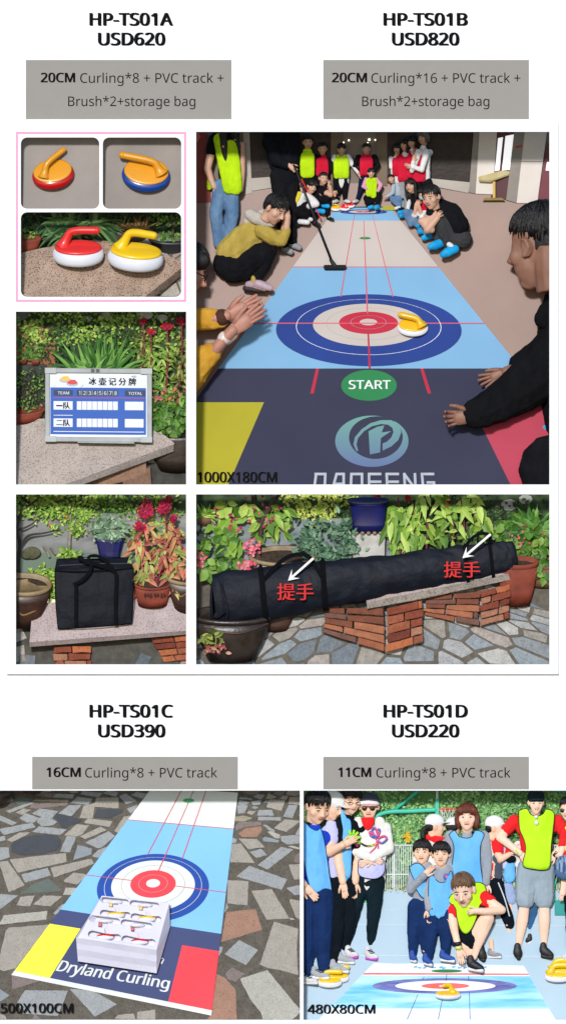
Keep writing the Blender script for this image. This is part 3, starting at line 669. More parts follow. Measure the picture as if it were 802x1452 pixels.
def stand(label, x, y0, d, H, yfoot, shirt, pants, vest=None, vbox=(-.82, 1.35, .82, 3.9), yaw=0, pitch=5, roll=0, hair=('short', None), skin=None, shoes=None, shoecol=None,
          la=None, ra=None, sleeve=1.0, hands=True, lean=0.0, sw=1.0, legs=None, group=None, face=None, shorts=False, hx=0.0, headon=True, vox=None, collar=None, handL=.68, foot=None, hem=None, skirt=3.95, hk=None):
    """an upright figure: H = head height, arms as (shoulder, elbow, wrist) in head heights from the crown above x"""
    q = lambda u, v, dd, r: (x+u*H+lean*v*H, y0+v*H, dd*H, r*H)
    sk = skin or skin_m; la = la or [(-.80, 1.62), (-1.06, 2.75), (-1.0, 3.75)]; ra = ra or [(.80, 1.62), (1.06, 2.75), (1.0, 3.75)]
    A = []; S = []; hs = []
    for i, a in enumerate((la, ra)):
        dd = [(p[2] if len(p) > 2 else z) for p, z in zip(a, (0, -.12, -.28))]
        P0, P1, P2 = [q(p[0]*sw if k == 0 else p[0], p[1], dd[k], r) for k, (p, r) in enumerate(zip(a, (.27, .20, .145)))]
        A.append([P0, P1, P2])
        if sleeve >= 1: S += [[P0, P1, P2[:3]+(.17*H,)]]
        else:
            t = sleeve; S += [[P0[:3]+(.29*H,), tuple(m+(n-m)*t for m, n in zip(P0, P1))[:3]+(.27*H,)]]
        if hands:
            ang = math.degrees(math.atan2(P2[1]-P1[1], P2[0]-P1[0])); opt = dict(side=(1 if i == 0 else -1), spread=5, curl=28, squash=.75)
            if len(a) > 3: ang = a[3][0]; opt.update(a[3][1])
            hs.append((P2[0], P2[1], d+P2[2], handL*H, ang, opt))
    w = sw
    tor = [[.62, q(-.0, 1.95, 0, .72*w), q(0, 2.6, 0, .66*w), q(0, 3.3, 0, .66*w), q(0, skirt-.45, 0, .70*w)], [.75, q(-.62*w, 1.62, 0, .27), q(.62*w, 1.62, 0, .27)], [q(0, 1.2, .05, .22), q(0, 1.55, 0, .34)]]
    hf = (yfoot-y0)/H
    lg = legs or [[(-.34, 3.9), (-.42, (3.9+hf)/2), (-.45, hf-.28)], [(.34, 3.9), (.42, (3.9+hf)/2), (.45, hf-.28)]]
    L = [[q(a[0], a[1], 0, .42), q(b[0], b[1], -.08, .29 if not shorts else .24), q(c[0], c[1], .05, .19 if not shorts else .14)] for a, b, c in [l[:3] for l in lg]]
    layers = [('shirt', shirt, tor+S)]
    if sleeve < 1: layers.append(('arms', None, [a[:] for a in A]))
    if shorts:
        layers += [('legs', None, [[l[0], l[1], tuple(m+(n-m)*.35 for m, n in zip(l[1], l[2]))[:3]+(.27*H,), l[2]] for l in L]), ('shorts', pants, [[l[0][:3]+(.48*H,), tuple(m+(n-m)*.82 for m, n in zip(l[0], l[1]))[:3]+(.42*H,)] for l in L])]
    else: layers.append(('trousers', pants, L))
    fs = []
    for i, l in enumerate(L):
        e = l[2]; fx = (foot[i] if foot else (-.25 if i == 0 else .25)); fs.append([.9, (e[0], e[1]+.16*H, e[2]+.1*H, .17*H), (e[0]+fx*H, e[1]+.24*H, e[2]-.25*H, .16*H), (e[0]+fx*1.6*H, e[1]+.26*H, e[2]-.4*H, .13*H)])
    if shoes != 'own': layers.append(('shoes', shoecol or shoe_b, fs))
    if vest:
        a, b_, c, e = vbox; r = .30; V = []
        for u in (a+r, (a+c)/2, c-r): V.append([.5, q(u, b_+r+.25, -.42, r), q(u, (b_+e)/2, -.46, r*1.05), q(u*1.03, e-r, -.46, r*1.05)])
        V += [[.5, q(a+r+.08, b_+r*.6, -.2, r*.7), q(a+r, b_+r+.5, -.42, r)], [.5, q(c-r-.08, b_+r*.6, -.2, r*.7), q(c-r, b_+r+.5, -.42, r)]]
        layers.append(('vest', vest, V))
    if collar: layers.append(('collar', collar, [[q(-.2, 1.28, -.2, .1), q(0, 1.5, -.42, .1), q(.2, 1.28, -.2, .1)]]))
    hd = Head(x+(hx+lean*.5)*H, y0+.5*H, d-.12*H, H, yaw, pitch, roll, **(hk or {})) if headon else None
    return person(label, (x, yfoot, d), layers, hd, hair, sk, hs, group, vox or H/13.0, face), hd
compartment(HALL)
# ================================================================ the big picture: a long mat rolled out in a hall
def hd(y): return 58+(687-y)*.125
floor_m = mat('hall_floor', '#876350', .3, '#795746', .7, bump=.03, spec=.3)
b = MB(); b.slab([(260, 247, hd(247)), (800, 247, hd(247)), (800, 700, hd(700)), (260, 700, hd(700))], [(260, 247, hd(247)+4), (800, 247, hd(247)+4), (800, 700, hd(700)+4), (260, 700, hd(700)+4)])
b.build('floor', floor_m, kind='structure')
def Hm(X, Z, off=0.0):
    y = 243+657.5/Z; return (518.2+.04*(y-377)+X*(y-243)/1.17, y, hd(y)-off)
def Hi(x, y, off=0.0): return (x, y, hd(y)-off)
vin = dict(spec=.15, bump=.12, bscale=1.6)
v_lb = mat('light_blue_vinyl', '#7dabcd', .6, '#75a3c6', 1, **vin); v_cr = mat('cream_vinyl', '#c2b7af', .6, '#b9ada5', 1, **vin); v_nv = mat('navy_vinyl', '#313249', .6, '#2c2d43', 1, **vin)
v_rb = mat('blue_ring_vinyl', '#1e3c88', .6, '#1b367c', 1, **vin); v_rd = mat('red_vinyl', '#be263f', .6, None, 1, **vin); v_ye = mat('yellow_vinyl', '#aea425', .6, '#a19820', 1, **vin); v_pk = mat('rose_vinyl', '#b54054', .6, '#a9394b', 1, **vin)
v_gr = mat('green_vinyl', '#28824a', .6, None, 1, **vin); v_wl = mat('white_line', '#dfe2ea', .5); v_gl = mat('grey_line', '#9a9a98', .5); v_rl = mat('red_line', '#cf3a52', .5)
mt = thing('curling_mat', 'long printed curling mat on the hall floor between two rows of people', 'curling mat', (519, 700, 60))
SL = [v_lb, v_cr, v_nv, v_rb, v_rd, v_ye, v_pk, v_gr, v_wl, v_gl, v_rl]
b = MB()
def strip(b, X0, X1, Z0, Z1, mi, off): b.face([Hm(X0, Z0, off), Hm(X1, Z0, off), Hm(X1, Z1, off), Hm(X0, Z1, off)], mi)
HB = .9
f0 = [Hm(-HB, 1.42, 1), Hm(HB, 1.42, 1), Hm(HB, 13.6, 1), Hm(-HB, 13.6, 1)]; b.slab(f0, [(x, y, d+.9) for x, y, d in f0], 0)
strip(b, -HB, HB, 4.907, 9.6, 1, 1.3); strip(b, -HB, HB, 1.42, 2.357, 2, 1.3)
b.build('sheet', SL, mt)
def ring(b, cz, r0, r1, mi, off, n=72, cx=.005):
    vs = []; fs = []
    for i in range(n):
        a = 2*math.pi*i/n; vs += [Hm(cx+r1*math.cos(a), cz+r1*math.sin(a), off), Hm(cx+r0*math.cos(a), cz+r0*math.sin(a), off)]
    for i in range(n): j = (i+1) % n; fs.append((2*i, 2*j, 2*j+1, 2*i+1))
    b.add(vs, fs, mi)
for cz, s, nm in ((3.09, 1.0, 'near_target'), (11.8, 1.0, 'far_target')):
    b = MB()
    if nm == 'far_target': strip(b, -HB, HB, 13.2, 13.6, 2, 1.6)
    for r0, r1, mi, off in ((.42, .705, 3, 1.7), (.225, .43, 1, 1.75), (.065, .23, 4, 1.8), (.0, .068, 1, 1.85)): ring(b, cz, r0, r1, mi, off)
    ring(b, cz, .553, .558, 8, 2.0); ring(b, cz, .325, .329, 9, 2.0); ring(b, cz, .137, .14, 9, 2.0)
    b.build('target_rings', SL, mt, label='large near target' if nm[0] == 'n' else 'small far target')
b = MB()
strip(b, -HB, HB, 3.055, 3.075, 10, 1.9) ; strip(b, -HB, HB, 4.88, 4.915, 10, 1.5)
strip(b, -.006, .006, 2.357, 2.86, 4, 2.05); strip(b, -.006, .006, 3.27, 9.6, 10, 2.05)
for e in (-1, 1):
    b.face([Hm(e*.245-.005, 3.72, 1.95), Hm(e*.245+.005, 3.72, 1.95), Hm(e*.25+.006, 11.2, 1.95), Hm(e*.25-.006, 11.2, 1.95)], 10)
    strip(b, e*.31-.009, e*.31+.009, 2.09, 2.357, 4, 1.7)
b.build('red_lines', SL, mt)
b = MB()
b.face([Hi(278-22, 570, 1.7), Hi(374, 570, 1.7), Hi(318, 700, 1.7), Hi(200, 700, 1.7)], 5)
b.build('yellow_block', SL, mt)
b = MB(); b.face([Hi(694, 565, 1.7), Hi(772, 565, 1.7), Hi(800, 600, 1.7), Hi(800, 700, 1.7), Hi(748, 700, 1.7)], 6); b.face([Hi(680, 598, 1.7), Hi(686, 597, 1.7), Hi(694, 565, 1.7), Hi(748, 700, 1.7), Hi(730, 700, 1.7)], 6); b.build('rose_block', SL, mt)
b = MB(); b.face([Hi(x, y, 1.9) for x, y in arc(523, 546, 39.5, 22)], 7); sm = b.build('start_mark', SL, mt)
b = MB(); text(b, 'START', 494, 538.5, 553, 551, 0, fn=lambda u, v: Hi(494+59*u, 538.5+12.5*v, 2.3), bold=0); text(b, 'START', 494, 538.5, 553, 551, 0, fn=lambda u, v: Hi(494.8+59*u, 538.8+12.5*v, 2.35)); b.build('lettering', mat('mat_lettering', '#e4e6e2', .6), sm)
b = MB(); b.face([Hi(x, y, 1.9) for x, y in arc(517.5, 336.3, 8, 1.7)], 7); b.build('green_dot', SL, mt)
lg = bpy.data.materials.new('teal_to_blue_print'); lg.use_nodes = True; n = lg.node_tree.nodes; l = lg.node_tree.links
tcn = n.new('ShaderNodeTexCoord'); sp = n.new('ShaderNodeSeparateXYZ'); rp = n.new('ShaderNodeValToRGB'); l.new(tcn.outputs['Generated'], sp.inputs[0]); l.new(sp.outputs['Z'], rp.inputs[0]); l.new(rp.outputs[0], n['Principled BSDF'].inputs[0])
rp.color_ramp.elements[0].color = lin('#244680'); rp.color_ramp.elements[1].color = lin('#3d8679'); n['Principled BSDF'].inputs['Roughness'].default_value = .5
b = MB(); vs = []; fs = []; N = 60
for i in range(N+1):
    a = R(-75+(-338)*i/N); t = i/N; cx0, cy0 = 527, 625.5
    vs += [Hi(cx0+52*math.cos(a), cy0+36.5*math.sin(a), 1.9), Hi(cx0+4+(52-6-9*math.sin(math.pi*t)**1.3)*math.cos(a)*(.93 if 0 < t < 1 else 1.02), cy0-3+(36-3-5*math.sin(math.pi*t))*math.sin(a), 1.9)]
for i in range(N): fs.append((2*i, 2*i+1, 2*i+3, 2*i+2))
b.add(vs, fs)
def l6(x, y, o=2.0): return Hi(430+x/4.01, 580+y/4.01, o)
b.face([l6(*p) for p in ((370, 125), (420, 100), (460, 92), (445, 132), (500, 124), (440, 165), (436, 246), (378, 258))])
o_ = [(300, 238), (284, 200), (292, 160), (330, 115), (380, 80), (440, 62), (500, 62), (545, 88), (557, 130), (540, 175), (500, 212), (450, 236)]
i_ = [(312, 238), (302, 200), (310, 165), (345, 125), (390, 97), (440, 84), (480, 88), (505, 105), (512, 130), (500, 160), (475, 185), (450, 195)]
for k in range(len(o_)-1): b.face([l6(*o_[k]), l6(*o_[k+1]), l6(*i_[k+1]), l6(*i_[k])])
b.build('round_emblem', lg, mt)
b = MB(); dm = mat('grey_lettering', '#aeb2ba', .6)
def bar(x0, y0, x1, y1): b.face([Hi(x0, y0, 1.9), Hi(x1, y0, 1.9), Hi(x1, y1, 1.9), Hi(x0, y1, 1.9)])
def seg(p, q, w=3.6):
    dx, dy = q[0]-p[0], q[1]-p[1]; L = math.hypot(dx, dy); nx, ny = -dy/L*w/2, dx/L*w/2; ex, ey = dx/L*w/2*.8, dy/L*w/2*.8
    seg.o = getattr(seg, 'o', 0)+.01
    b.face([Hi(p[0]+nx-ex, p[1]+ny-ey, 1.9+seg.o), Hi(q[0]+nx+ex, q[1]+ny+ey, 1.9+seg.o), Hi(q[0]-nx+ex, q[1]-ny+ey, 1.9+seg.o), Hi(p[0]-nx-ex, p[1]-ny-ey, 1.9+seg.o)])
T, B_ = 672, 694
for x, g in ((444, 'D'), (470, 'A'), (496, 'O'), (522, 'F'), (547, 'E'), (572, 'N'), (597, 'G')):
    w = 17; a, c, m_ = x+1, x+w, (T+B_)/2
    S_ = {'D': [((a+2, T), (c, T)), ((c, T), (c-1, B_)), ((a, B_), (c-1, B_)), ((a+3, T), (a, B_))], 'A': [((a, B_), (a+6, T)), ((a+6, T), (c, T)), ((c, T), (c, B_)), ((a+2, m_+3), (c, m_+3))],
          'O': [((a+1, T), (c, T)), ((c, T), (c, B_)), ((a, B_), (c, B_)), ((a+1, T), (a, B_))], 'F': [((a, T), (c, T)), ((a, T), (a, B_)), ((a, m_), (c, m_))],
          'E': [((a, T), (c, T)), ((a, T), (a+1, B_)), ((a, m_), (c, m_)), ((a+1, B_), (c, B_))], 'N': [((a, T), (a+1, B_)), ((a, T), (c, B_)), ((c-1, T), (c, B_))],
          'G': [((a, T), (c, T)), ((a, T), (a+2, B_)), ((a+2, B_), (c+2, B_)), ((c+1, m_+1), (c+2, B_)), ((a+8, m_+1), (c+1, m_+1))]}[g]
    for p, q in S_: seg(p, q)
b.build('brand_lettering', dm, mt)
b = MB(); text(b, '1000X180CM', 280, 669, 392, 684, 0, fn=lambda u, v: Hi(280+112*u, 669+15*v, 2.6)); 
for dx in (-.5, .5, 1.0): text(b, '1000X180CM', 280, 669, 392, 684, 0, fn=lambda u, v: Hi(280+dx+112*u, 669+dx*.3+15*v, 2.62+dx*.02))
b.build('size_lettering', ink, None, label='black size lettering across the yellow corner of the hall mat', cat='lettering')
# ---------------------------------------------------------------- the hall's walls
def wall(name, label, cat, faces, m, d, t=3, parts=()):
    b = MB()
    for f in faces: b.plate(f, d, t)
    if parts:
        r = thing(name, label, cat, (faces[0][0][0], max(p[1] for p in faces[0]), d)); b.build('panel', m, r)
        for nm, fs, mm, dd in parts:
            b = MB()
            for f in fs: b.plate(f, dd, 1.2)
            b.build(nm, mm, r)
        return r
    return b.build(name, m, None, label=label, cat=cat)
w_dark = mat('dark_stone_wall', '#33271f', .6, '#261c17', 6, bump=.3); w_cream = mat('cream_stone', '#b3aaa0', .5, '#a59b90', 2); w_tan = mat('tan_stone', '#7d6b58', .6, '#6c5b4a', 2); w_pale = mat('pale_stone', '#ddd3ca', .5, '#cfc4b9', 2)
wall('red_screen', 'red screen at the far left of the hall behind the woman in a green vest', 'screen', [[(262, 170), (291, 170), (299, 285), (262, 287)]], mat('red_paint', '#8d2c26', .5, '#7b2420', 2), 107, 3, [('emblem', [[(276, 187), (281, 186), (284, 192), (280, 199), (276, 200)]], mat('salmon', '#d0705c', .6), 106)])
wall('stone_pillar', 'tan stone pillar left of the dark wall panel', 'pillar', [[(326, 170), (344, 170), (348, 273), (332, 277)]], w_tan, 108.5, 3)
wall('wall_panel', 'dark wall panel with cream border behind the man in black', 'wall', [[(352, 170), (469, 170), (469, 256), (357, 256)]], w_dark, 110, 2, [('border', [[(342, 170), (352.5, 170), (357, 272), (347, 274)], [(356, 251), (400, 248), (400, 262), (357, 269)]], w_cream, 108.6)])
wall('stone_pillar', 'tan stone pillar left of the lit corridor', 'pillar', [[(469, 170), (486.5, 170), (486.5, 261), (469, 262)]], w_tan, 109.5, 3)
wall('stone_pillar', 'tan stone pillar right of the lit corridor', 'pillar', [[(533, 170), (549, 170), (549, 262), (533, 261)]], w_tan, 109.5, 3)
cr = wall('corridor', 'lit corridor with warm yellow wall at the far end of the hall', 'corridor', [[(480, 200), (538, 200), (538, 228), (480, 228)]], mat('yellow_wall', '#a8783c', .7, '#8a5e2c', 3), 116, 2, [('ceiling', [[(480, 170), (538, 170), (538, 192), (528, 204), (492, 204), (480, 194)]], mat('brown_ceiling', '#54402f', .7), 113), ('red_wall', [[(480, 226), (538, 226), (538, 264), (480, 264)]], mat('deep_red_wall', '#6f2a22', .6, '#54201b', 3), 114.5)])
LL = ['second corridor ceiling lamp from the left', 'largest lit lamp in the corridor ceiling', 'rightmost lit lamp in the corridor ceiling', 'lowest and faintest lamp, just under the largest one', 'leftmost lit lamp in the corridor ceiling']
for x, y, r in ((494.5, 197, 1.2), (523.5, 196, 1.6), (532, 196.3, 1.1), (521.5, 200.5, .9), (487, 200, 1)):
    em = _mats.get('lit_lamp')
    if em is None:
        em = mat('lit_lamp', '#fff2d8'); em.node_tree.nodes['Principled BSDF'].inputs['Emission Color'].default_value = (1, .92, .75, 1); em.node_tree.nodes['Principled BSDF'].inputs['Emission Strength'].default_value = 2.0
    b = MB(); b.ell((x, y, 111), (r, r, r), seg=10, rings=6); b.build('ceiling_lamp', em, None, smooth=True, label=LL.pop(0), cat='lamp', group='corridor ceiling lamps')
wall('wall_panel', 'wide dark wall panel with cream skirting behind the women in red', 'wall', [[(549.5, 170), (673, 170), (668, 258), (612, 253), (549.5, 258)]], w_dark, 109, 2, [('skirting', [[(608, 251), (668, 257), (664, 272), (612, 262)]], w_cream, 108)])
wall('stone_pillar', 'pale stone pillar left of the bright window', 'pillar', [[(681, 170), (706, 170), (699, 274), (674, 273)]], w_pale, 107.4, 4, [('shaded_side', [[(673, 170), (681, 170), (674.5, 273), (665, 271)]], mat('pale_stone_shaded', '#8e857c', .6), 107)])  # shade on the pillar's side is painted as a darker stone colour
t = thing('window', 'tall dark red window with two bright panes beside the pillars', 'window', (712, 280, 108))
fr = mat('dark_red_frame', '#56242b', .5, '#451b21', 3); b = MB(); b.plate([(704, 170), (733, 170), (725, 283), (696, 281)], 108.5, 2); b.build('frame', fr, t)
gl = mat('bright_glass', '#f4f2f4'); gl.node_tree.nodes['Principled BSDF'].inputs['Emission Color'].default_value = (.97, .96, 1, 1); gl.node_tree.nodes['Principled BSDF'].inputs['Emission Strength'].default_value = .55
for q in ([(706.5, 194), (713.5, 192.5), (708.5, 239.5), (702, 241)], [(717, 191), (729.5, 188.5), (723, 239), (712, 240)]):
    b = MB(); b.plate(q, 107.9, .5); b.build('pane', gl, t)
wall('stone_pillar', 'pale stone pillar with a small red sign right of the bright window', 'pillar', [[(745, 170), (778, 170), (762, 287), (732.5, 286)]], w_pale, 105.8, 4, [('shaded_side', [[(731, 170), (746, 170), (732.8, 286), (718, 282)]], mat('pale_stone_shaded', '#8e857c', .6), 105.4), ('small_sign', [[(732, 205), (740.5, 203.5), (740, 206.5), (731.5, 208)]], mat('sign_red', '#b3282c', .5), 104.9), ('joint', [[(724, 226.5), (770, 227), (770, 227.8), (724, 227.3)]], mat('joint_grey', '#8a8178', .7), 104.8)])  # same painted shade on this pillar's left side
wall('red_door', 'dark red door at the right edge of the hall', 'door', [[(777, 200), (800, 200), (800, 292), (762, 287)]], mat('door_red', '#7c2f3d', .5, '#652530', 2), 104.5, 2, [('glass', [[(776, 228), (790, 228), (790, 240), (774, 240)]], gl, 104)])
t = thing('lectern_table', 'small slanted table on a gilt post in front of the bright window', 'table', (699, 281, 100))
b = MB(); b.slab([(678.5, 249, 101), (710, 240.5, 105), (723.5, 241, 106), (722, 245, 104), (695.5, 254, 99), (679, 253, 99)], [(678.5, 251, 102), (710, 243.5, 106), (723.5, 244, 107), (722, 247, 105), (695.5, 256.5, 100), (679, 255.5, 100)]); b.build('table_top', mat('pale_gilt_wood', '#c9bd94', .35, '#a98f4c', 3), t)
b = MB(); b.rect(699, 256, 702.5, 279, 101, 3); b.build('post', mat('gilt', '#b59a54', .3, metal=.5), t)
b = MB(); b.plate([(688, 279, 1), (712, 279, 1), (716, 282.5, -1), (684, 282.5, -1)], 101, 3); b.build('base', mat('gilt', '#b59a54'), t)
wall('back_wall', 'plain tan back wall between the hall pillars', 'wall', [[(262, 165), (800, 165), (800, 268), (262, 268)]], mat('hall_plaster', '#857a6e', .7, '#766b60', 1.5), 111.6, 1)
# ---------------------------------------------------------------- things on the mat
stone('curling stone with yellow top on the white ring of the hall mat', 585, 468.5, hd(468)-3, 22, 27, y_pl, w_pl, 200, k=.35, hr=.5, hh=.5, hlen=1.25, grip=.2, roll=2)
for i, (x, y, c, nm) in enumerate(((476, 296, y_pl, 'yellow'), (489, 295.5, r2_pl, 'red'), (496, 291.5, r2_pl, 'half hidden red'))):
    stone('small %s topped curling stone waiting left of the far target' % nm, x, y, hd(y)-3, 7.2, 20, c, w_pl, 200, k=.35, hr=.6, hh=.4, group='curling stones left of the far target')
b = MB(); b.plate([(543, 291, 1), (559, 291, 1), (562, 296.5, 0), (541, 296.5, 0)], hd(294)-3, 2); b.build('foam_block', v_ye, None, label='flat yellow block right of the far target', cat='block')
br = thing('curling_brush', 'long black curling brush standing on the cream part of the hall mat', 'brush', (474, 381, hd(380)))
b = MB(); b.tube([(416, 232, 70, 1.5), (445, 305, 78, 1.7), (472, 374, hd(374)-5, 1.9)], seg=10); b.build('shaft', shoe_b, br, smooth=True)
b = MB(); b.tube([(468, 366, hd(374)-6, 2.3), (474.5, 376, hd(374)-5, 3.2)], seg=10); b.build('joint', shoe_b, br)
b = MB(); b.slab([tuple(p)+(hd(380)-7,) for p in rrect(458.5, 374.5, 491, 380, 2.4)], [tuple(p)+(hd(380)-1,) for p in rrect(459.5, 375.5, 490, 383, 3)]); b.build('brush_head', mat('black_bristle', '#151517', .8, bump=.6, bscale=40), br)
r2 = thing('curling_brush', 'thin red stick held by the crouching woman at the left', 'brush', (455, 310, 94)); b = MB(); b.tube([(427, 252, 84, 1.0), (455, 310, 96, .9)], seg=8); b.build('shaft', r2_pl, r2)
# ---------------------------------------------------------------- people in the hall
G1 = 'people standing at the far end of the hall'; G2 = 'people crouching along the hall mat'
fj = cloth('black_jacket', '#14161d', '#0e0f14')
person('woman in green vest and jeans standing at the left, face out of view', (320, 338, 93), [
    ('shirt', black_c, [[.6, (320, 182, 0, 19), (324, 225, 0, 16), (325, 260, 0, 15)], [(303, 196, 0, 8), (299, 213, -1, 8)]]),
    ('arms', None, [[(303, 198, 0, 7), (294, 238, -2, 5.5), (303, 264, -4, 4)], [(342, 205, 2, 6), (343, 240, 0, 5), (341, 268, -2, 4)], [(317, 172, 0, 7), (318, 192, -3, 7)]]),
    ('jeans', denim_c, [[.8, (313, 262, 0, 11), (306, 300, 0, 10), (309, 345, 0, 7)], [.8, (328, 262, 0, 11), (329, 300, -1, 10.5), (324, 335, 0, 9)]]),
    ('vest', neon_c, [[.45, (311, 196, -9, 9.5), (318, 235, -10, 9), (324, 265, -10, 9)], [.45, (327, 206, -9, 10), (332, 240, -10, 10), (334, 266, -10, 9.5)], [.45, (318, 225, -10, 10), (328, 262, -10, 12)], [.4, (296, 250, 8, 3), (296, 265, 8, 3.5)]]),
    ('hair', hair_blk, [[.5, (315, 180, -12, 6), (317, 205, -13, 5.5), (320, 230, -13, 2.5)], [.5, (330, 178, -8, 6), (336, 205, -9, 5), (338, 228, -9, 2)]])],
    None, None, hands=[(303, 264, 89, 13, 75, dict(side=-1, curl=35))], vox=1.1, group=None)
person('standing man in black holding the long brush, face out of view', (408, 358, 92), [
    ('jacket', fj, [[.5, (400, 180, 0, 26), (404, 215, 0, 21), (405, 248, 0, 19)], [.8, (382, 200, -6, 11), (392, 226, -12, 9), (406, 233, -14, 6)], [.5, (384, 190, 0, 12), (392, 230, 0, 12)]]),
    ('arms', None, [[(392, 226, -12, 5), (411, 234, -15, 3.6)]]),
    ('trousers', black_c, [[.7, (396, 248, 0, 14), (401, 300, 0, 11), (403, 345, 0, 6)], [.7, (413, 248, 2, 12), (413, 300, 2, 9), (415, 342, 2, 5)]]),
    ('shoes', shoe_g, [[.8, (402, 352, 2, 5), (412, 356, -2, 4.6)], [.8, (414, 346, 4, 5), (424, 350, 0, 4.4)]])],
    None, None, hands=[(410, 233, 75, 17, 42, dict(side=-1, curl=62, spread=3))], vox=1.1)
# back row
NF = dict(smile=2)
stand('man in green vest over black, tallest at the left of the back row', 436, 190.5, 101, 19.5, 318, black_c, black_c, neon_c, (-.55, .95, .5, 3.1), yaw=8, group=G1, lean=.0, hair=('short', None), la=[(-.8, 1.4), (-.85, 2.4), (-.5, 3.2)], vox=1.2)
stand('smiling man in red vest, second from the left in the back row', 457, 201, 103, 17.5, 310, black_c, black_c, red_c, (-.55, .95, .5, 2.75), group=G1, face=NF, sw=.95)
stand('woman in green vest with white sleeves reaching out her left hand in the back row', 484, 202, 104, 16.5, 288, white_c, black_c, neon_c, (-.68, .95, .66, 3.05), yaw=5, group=G1, hair=('tied', None), face=NF, sleeve=1.0,
      la=[(-.6, 1.15), (-.75, 1.95), (-.45, 2.5)], ra=[(.6, 1.15), (1.0, 1.9), (1.4, 2.5)], legs=[[(-.2, 2.7), (-.3, 3.8), (-.3, 4.75)], [(.2, 2.7), (.28, 3.8), (.28, 4.75)]], skirt=2.7, shoecol=shoe_w)
stand('man in red vest over black with hands on hips at the end of the corridor', 519.5, 202, 104, 16, 287, black_c, navy_c, red_c, (-.62, .85, .58, 2.85), group=G1, face=NF,
      la=[(-.7, 1.2), (-1.15, 1.95), (-.65, 2.45)], ra=[(.7, 1.2), (1.1, 1.95), (.65, 2.45)], legs=[[(-.25, 2.8), (-.45, 3.9), (-.75, 4.9)], [(.25, 2.8), (.4, 3.9), (.45, 4.9)]], skirt=2.8, shoecol=shoe_w)
stand('woman with hand at her mouth, farthest left of the four women in red', 563, 202, 103, 14.5, 285, white_c, grey_c, red_c, (-.5, 1.1, .5, 3.2), yaw=-20, group=G1, hair=('fringe', None), la=[(-.6, 1.5), (-.6, 2.3), (-.2, 1.3)], legs=[[(-.2, 3.4), (-.2, 4.2), (-.2, 5.2)], [(.2, 3.4), (.25, 4.2), (.2, 5.2)]])
stand('long haired woman in red vest, second of the four women in red', 573, 196, 102, 15.5, 300, red_c, grey_c, red_c, (-.6, 1.3, .55, 3.9), yaw=-30, group=G1, hair=('long', None), la=[(-.6, 1.6), (-.8, 2.4), (-.2, 2.2)], legs=[[(-.2, 3.6), (-.1, 4.8), (-.1, 6.1)], [(.2, 3.6), (.3, 4.8), (.25, 6.1)]])
stand('woman with clasped hands, third of the four women in red', 584, 191.5, 100, 16.5, 305, white_c, grey_c, red_c, (-.5, 1.3, .5, 3.6), yaw=-25, group=G1, hair=('fringe', None), la=[(-.6, 1.6), (-.3, 2.4), (.1, 1.6)])
stand('grey haired woman with white sleeves and crossed arms, nearest of the four women in red', 600, 184, 97, 19, 312, white_c, black_c, red_c, (-.85, 1.35, .2, 3.85), yaw=-38, group=G1, hair=('bob', mat('grey_hair', '#6f6864', .5, '#4a4441', 20)), la=[(-.45, 1.6, -.5), (-.85, 3.0, -.8), (-.75, 2.35, -1.0)], ra=[(.3, 1.6, -.5), (-.1, 2.95, -.9), (-.8, 2.7, -1.0)], sw=.8, face=NF)
# crouching at the left
person('crouching woman with a white sleeve resting on her knees, holding the red stick', (432, 316, 96), [
    ('shirt', white_c, [[.7, (428, 278, 0, 9), (424, 287, 0, 10)], [(436, 277, -5, 6), (448, 288, -8, 5.5), (438, 291, -10, 4.5)]]),
    ('vest', mustard_c if False else cloth('yellow_cloth', '#d8c52e'), [[.5, (423, 274, -5, 4.5), (420, 284, -5, 4.5)]]),
    ('trousers', black_c, [[.7, (422, 295, 2, 11), (438, 292, -5, 8), (432, 308, 0, 5)], [(420, 298, 0, 9), (430, 302, 0, 7)]]),
    ('shoes', shoe_w, [[.8, (425, 313, -2, 4), (436, 314, -4, 3.8)], [.8, (436, 309, 2, 3.5), (441, 310, 0, 3)]])],
    Head(442, 264, 88, 18.5, 25, 5, 14), ('tied', None), hands=[(428, 270, 88, 9, -100, dict(curl=60))], group=G2, face=NF, vox=1.0)
person('crouching man in black tee at the left, hands clasped at his chin', (462, 296, 100), [
    ('shirt', black_c, [[.7, (454, 264, 0, 8), (449, 274, 0, 9)], [(460, 266, -3, 4.6), (458, 272, -4, 4.6)]]),
    ('arms', None, [[(458, 269, -3, 3.4), (470, 274, -6, 3.2), (466, 261, -7, 2.6)], [(461, 272, -6, 3), (469, 276, -7, 2.8), (468, 263, -8, 2.4)]]),
    ('trousers', black_c, [[.7, (448, 280, 2, 9), (462, 279, -4, 7), (458, 290, 0, 5)]]),
    ('shoes', cover_c, [[.7, (458, 290, -2, 3.4), (465, 291, -4, 3.2)], [.7, (449, 297, -4, 3.4), (458, 298.5, -6, 3.8)]])],
    Head(458.5, 252, 92, 18, 20, 0, 6), ('short', None), hands=[(466, 260, 92, 8, -90, dict(curl=70))], group=G2, face=NF, vox=.9)
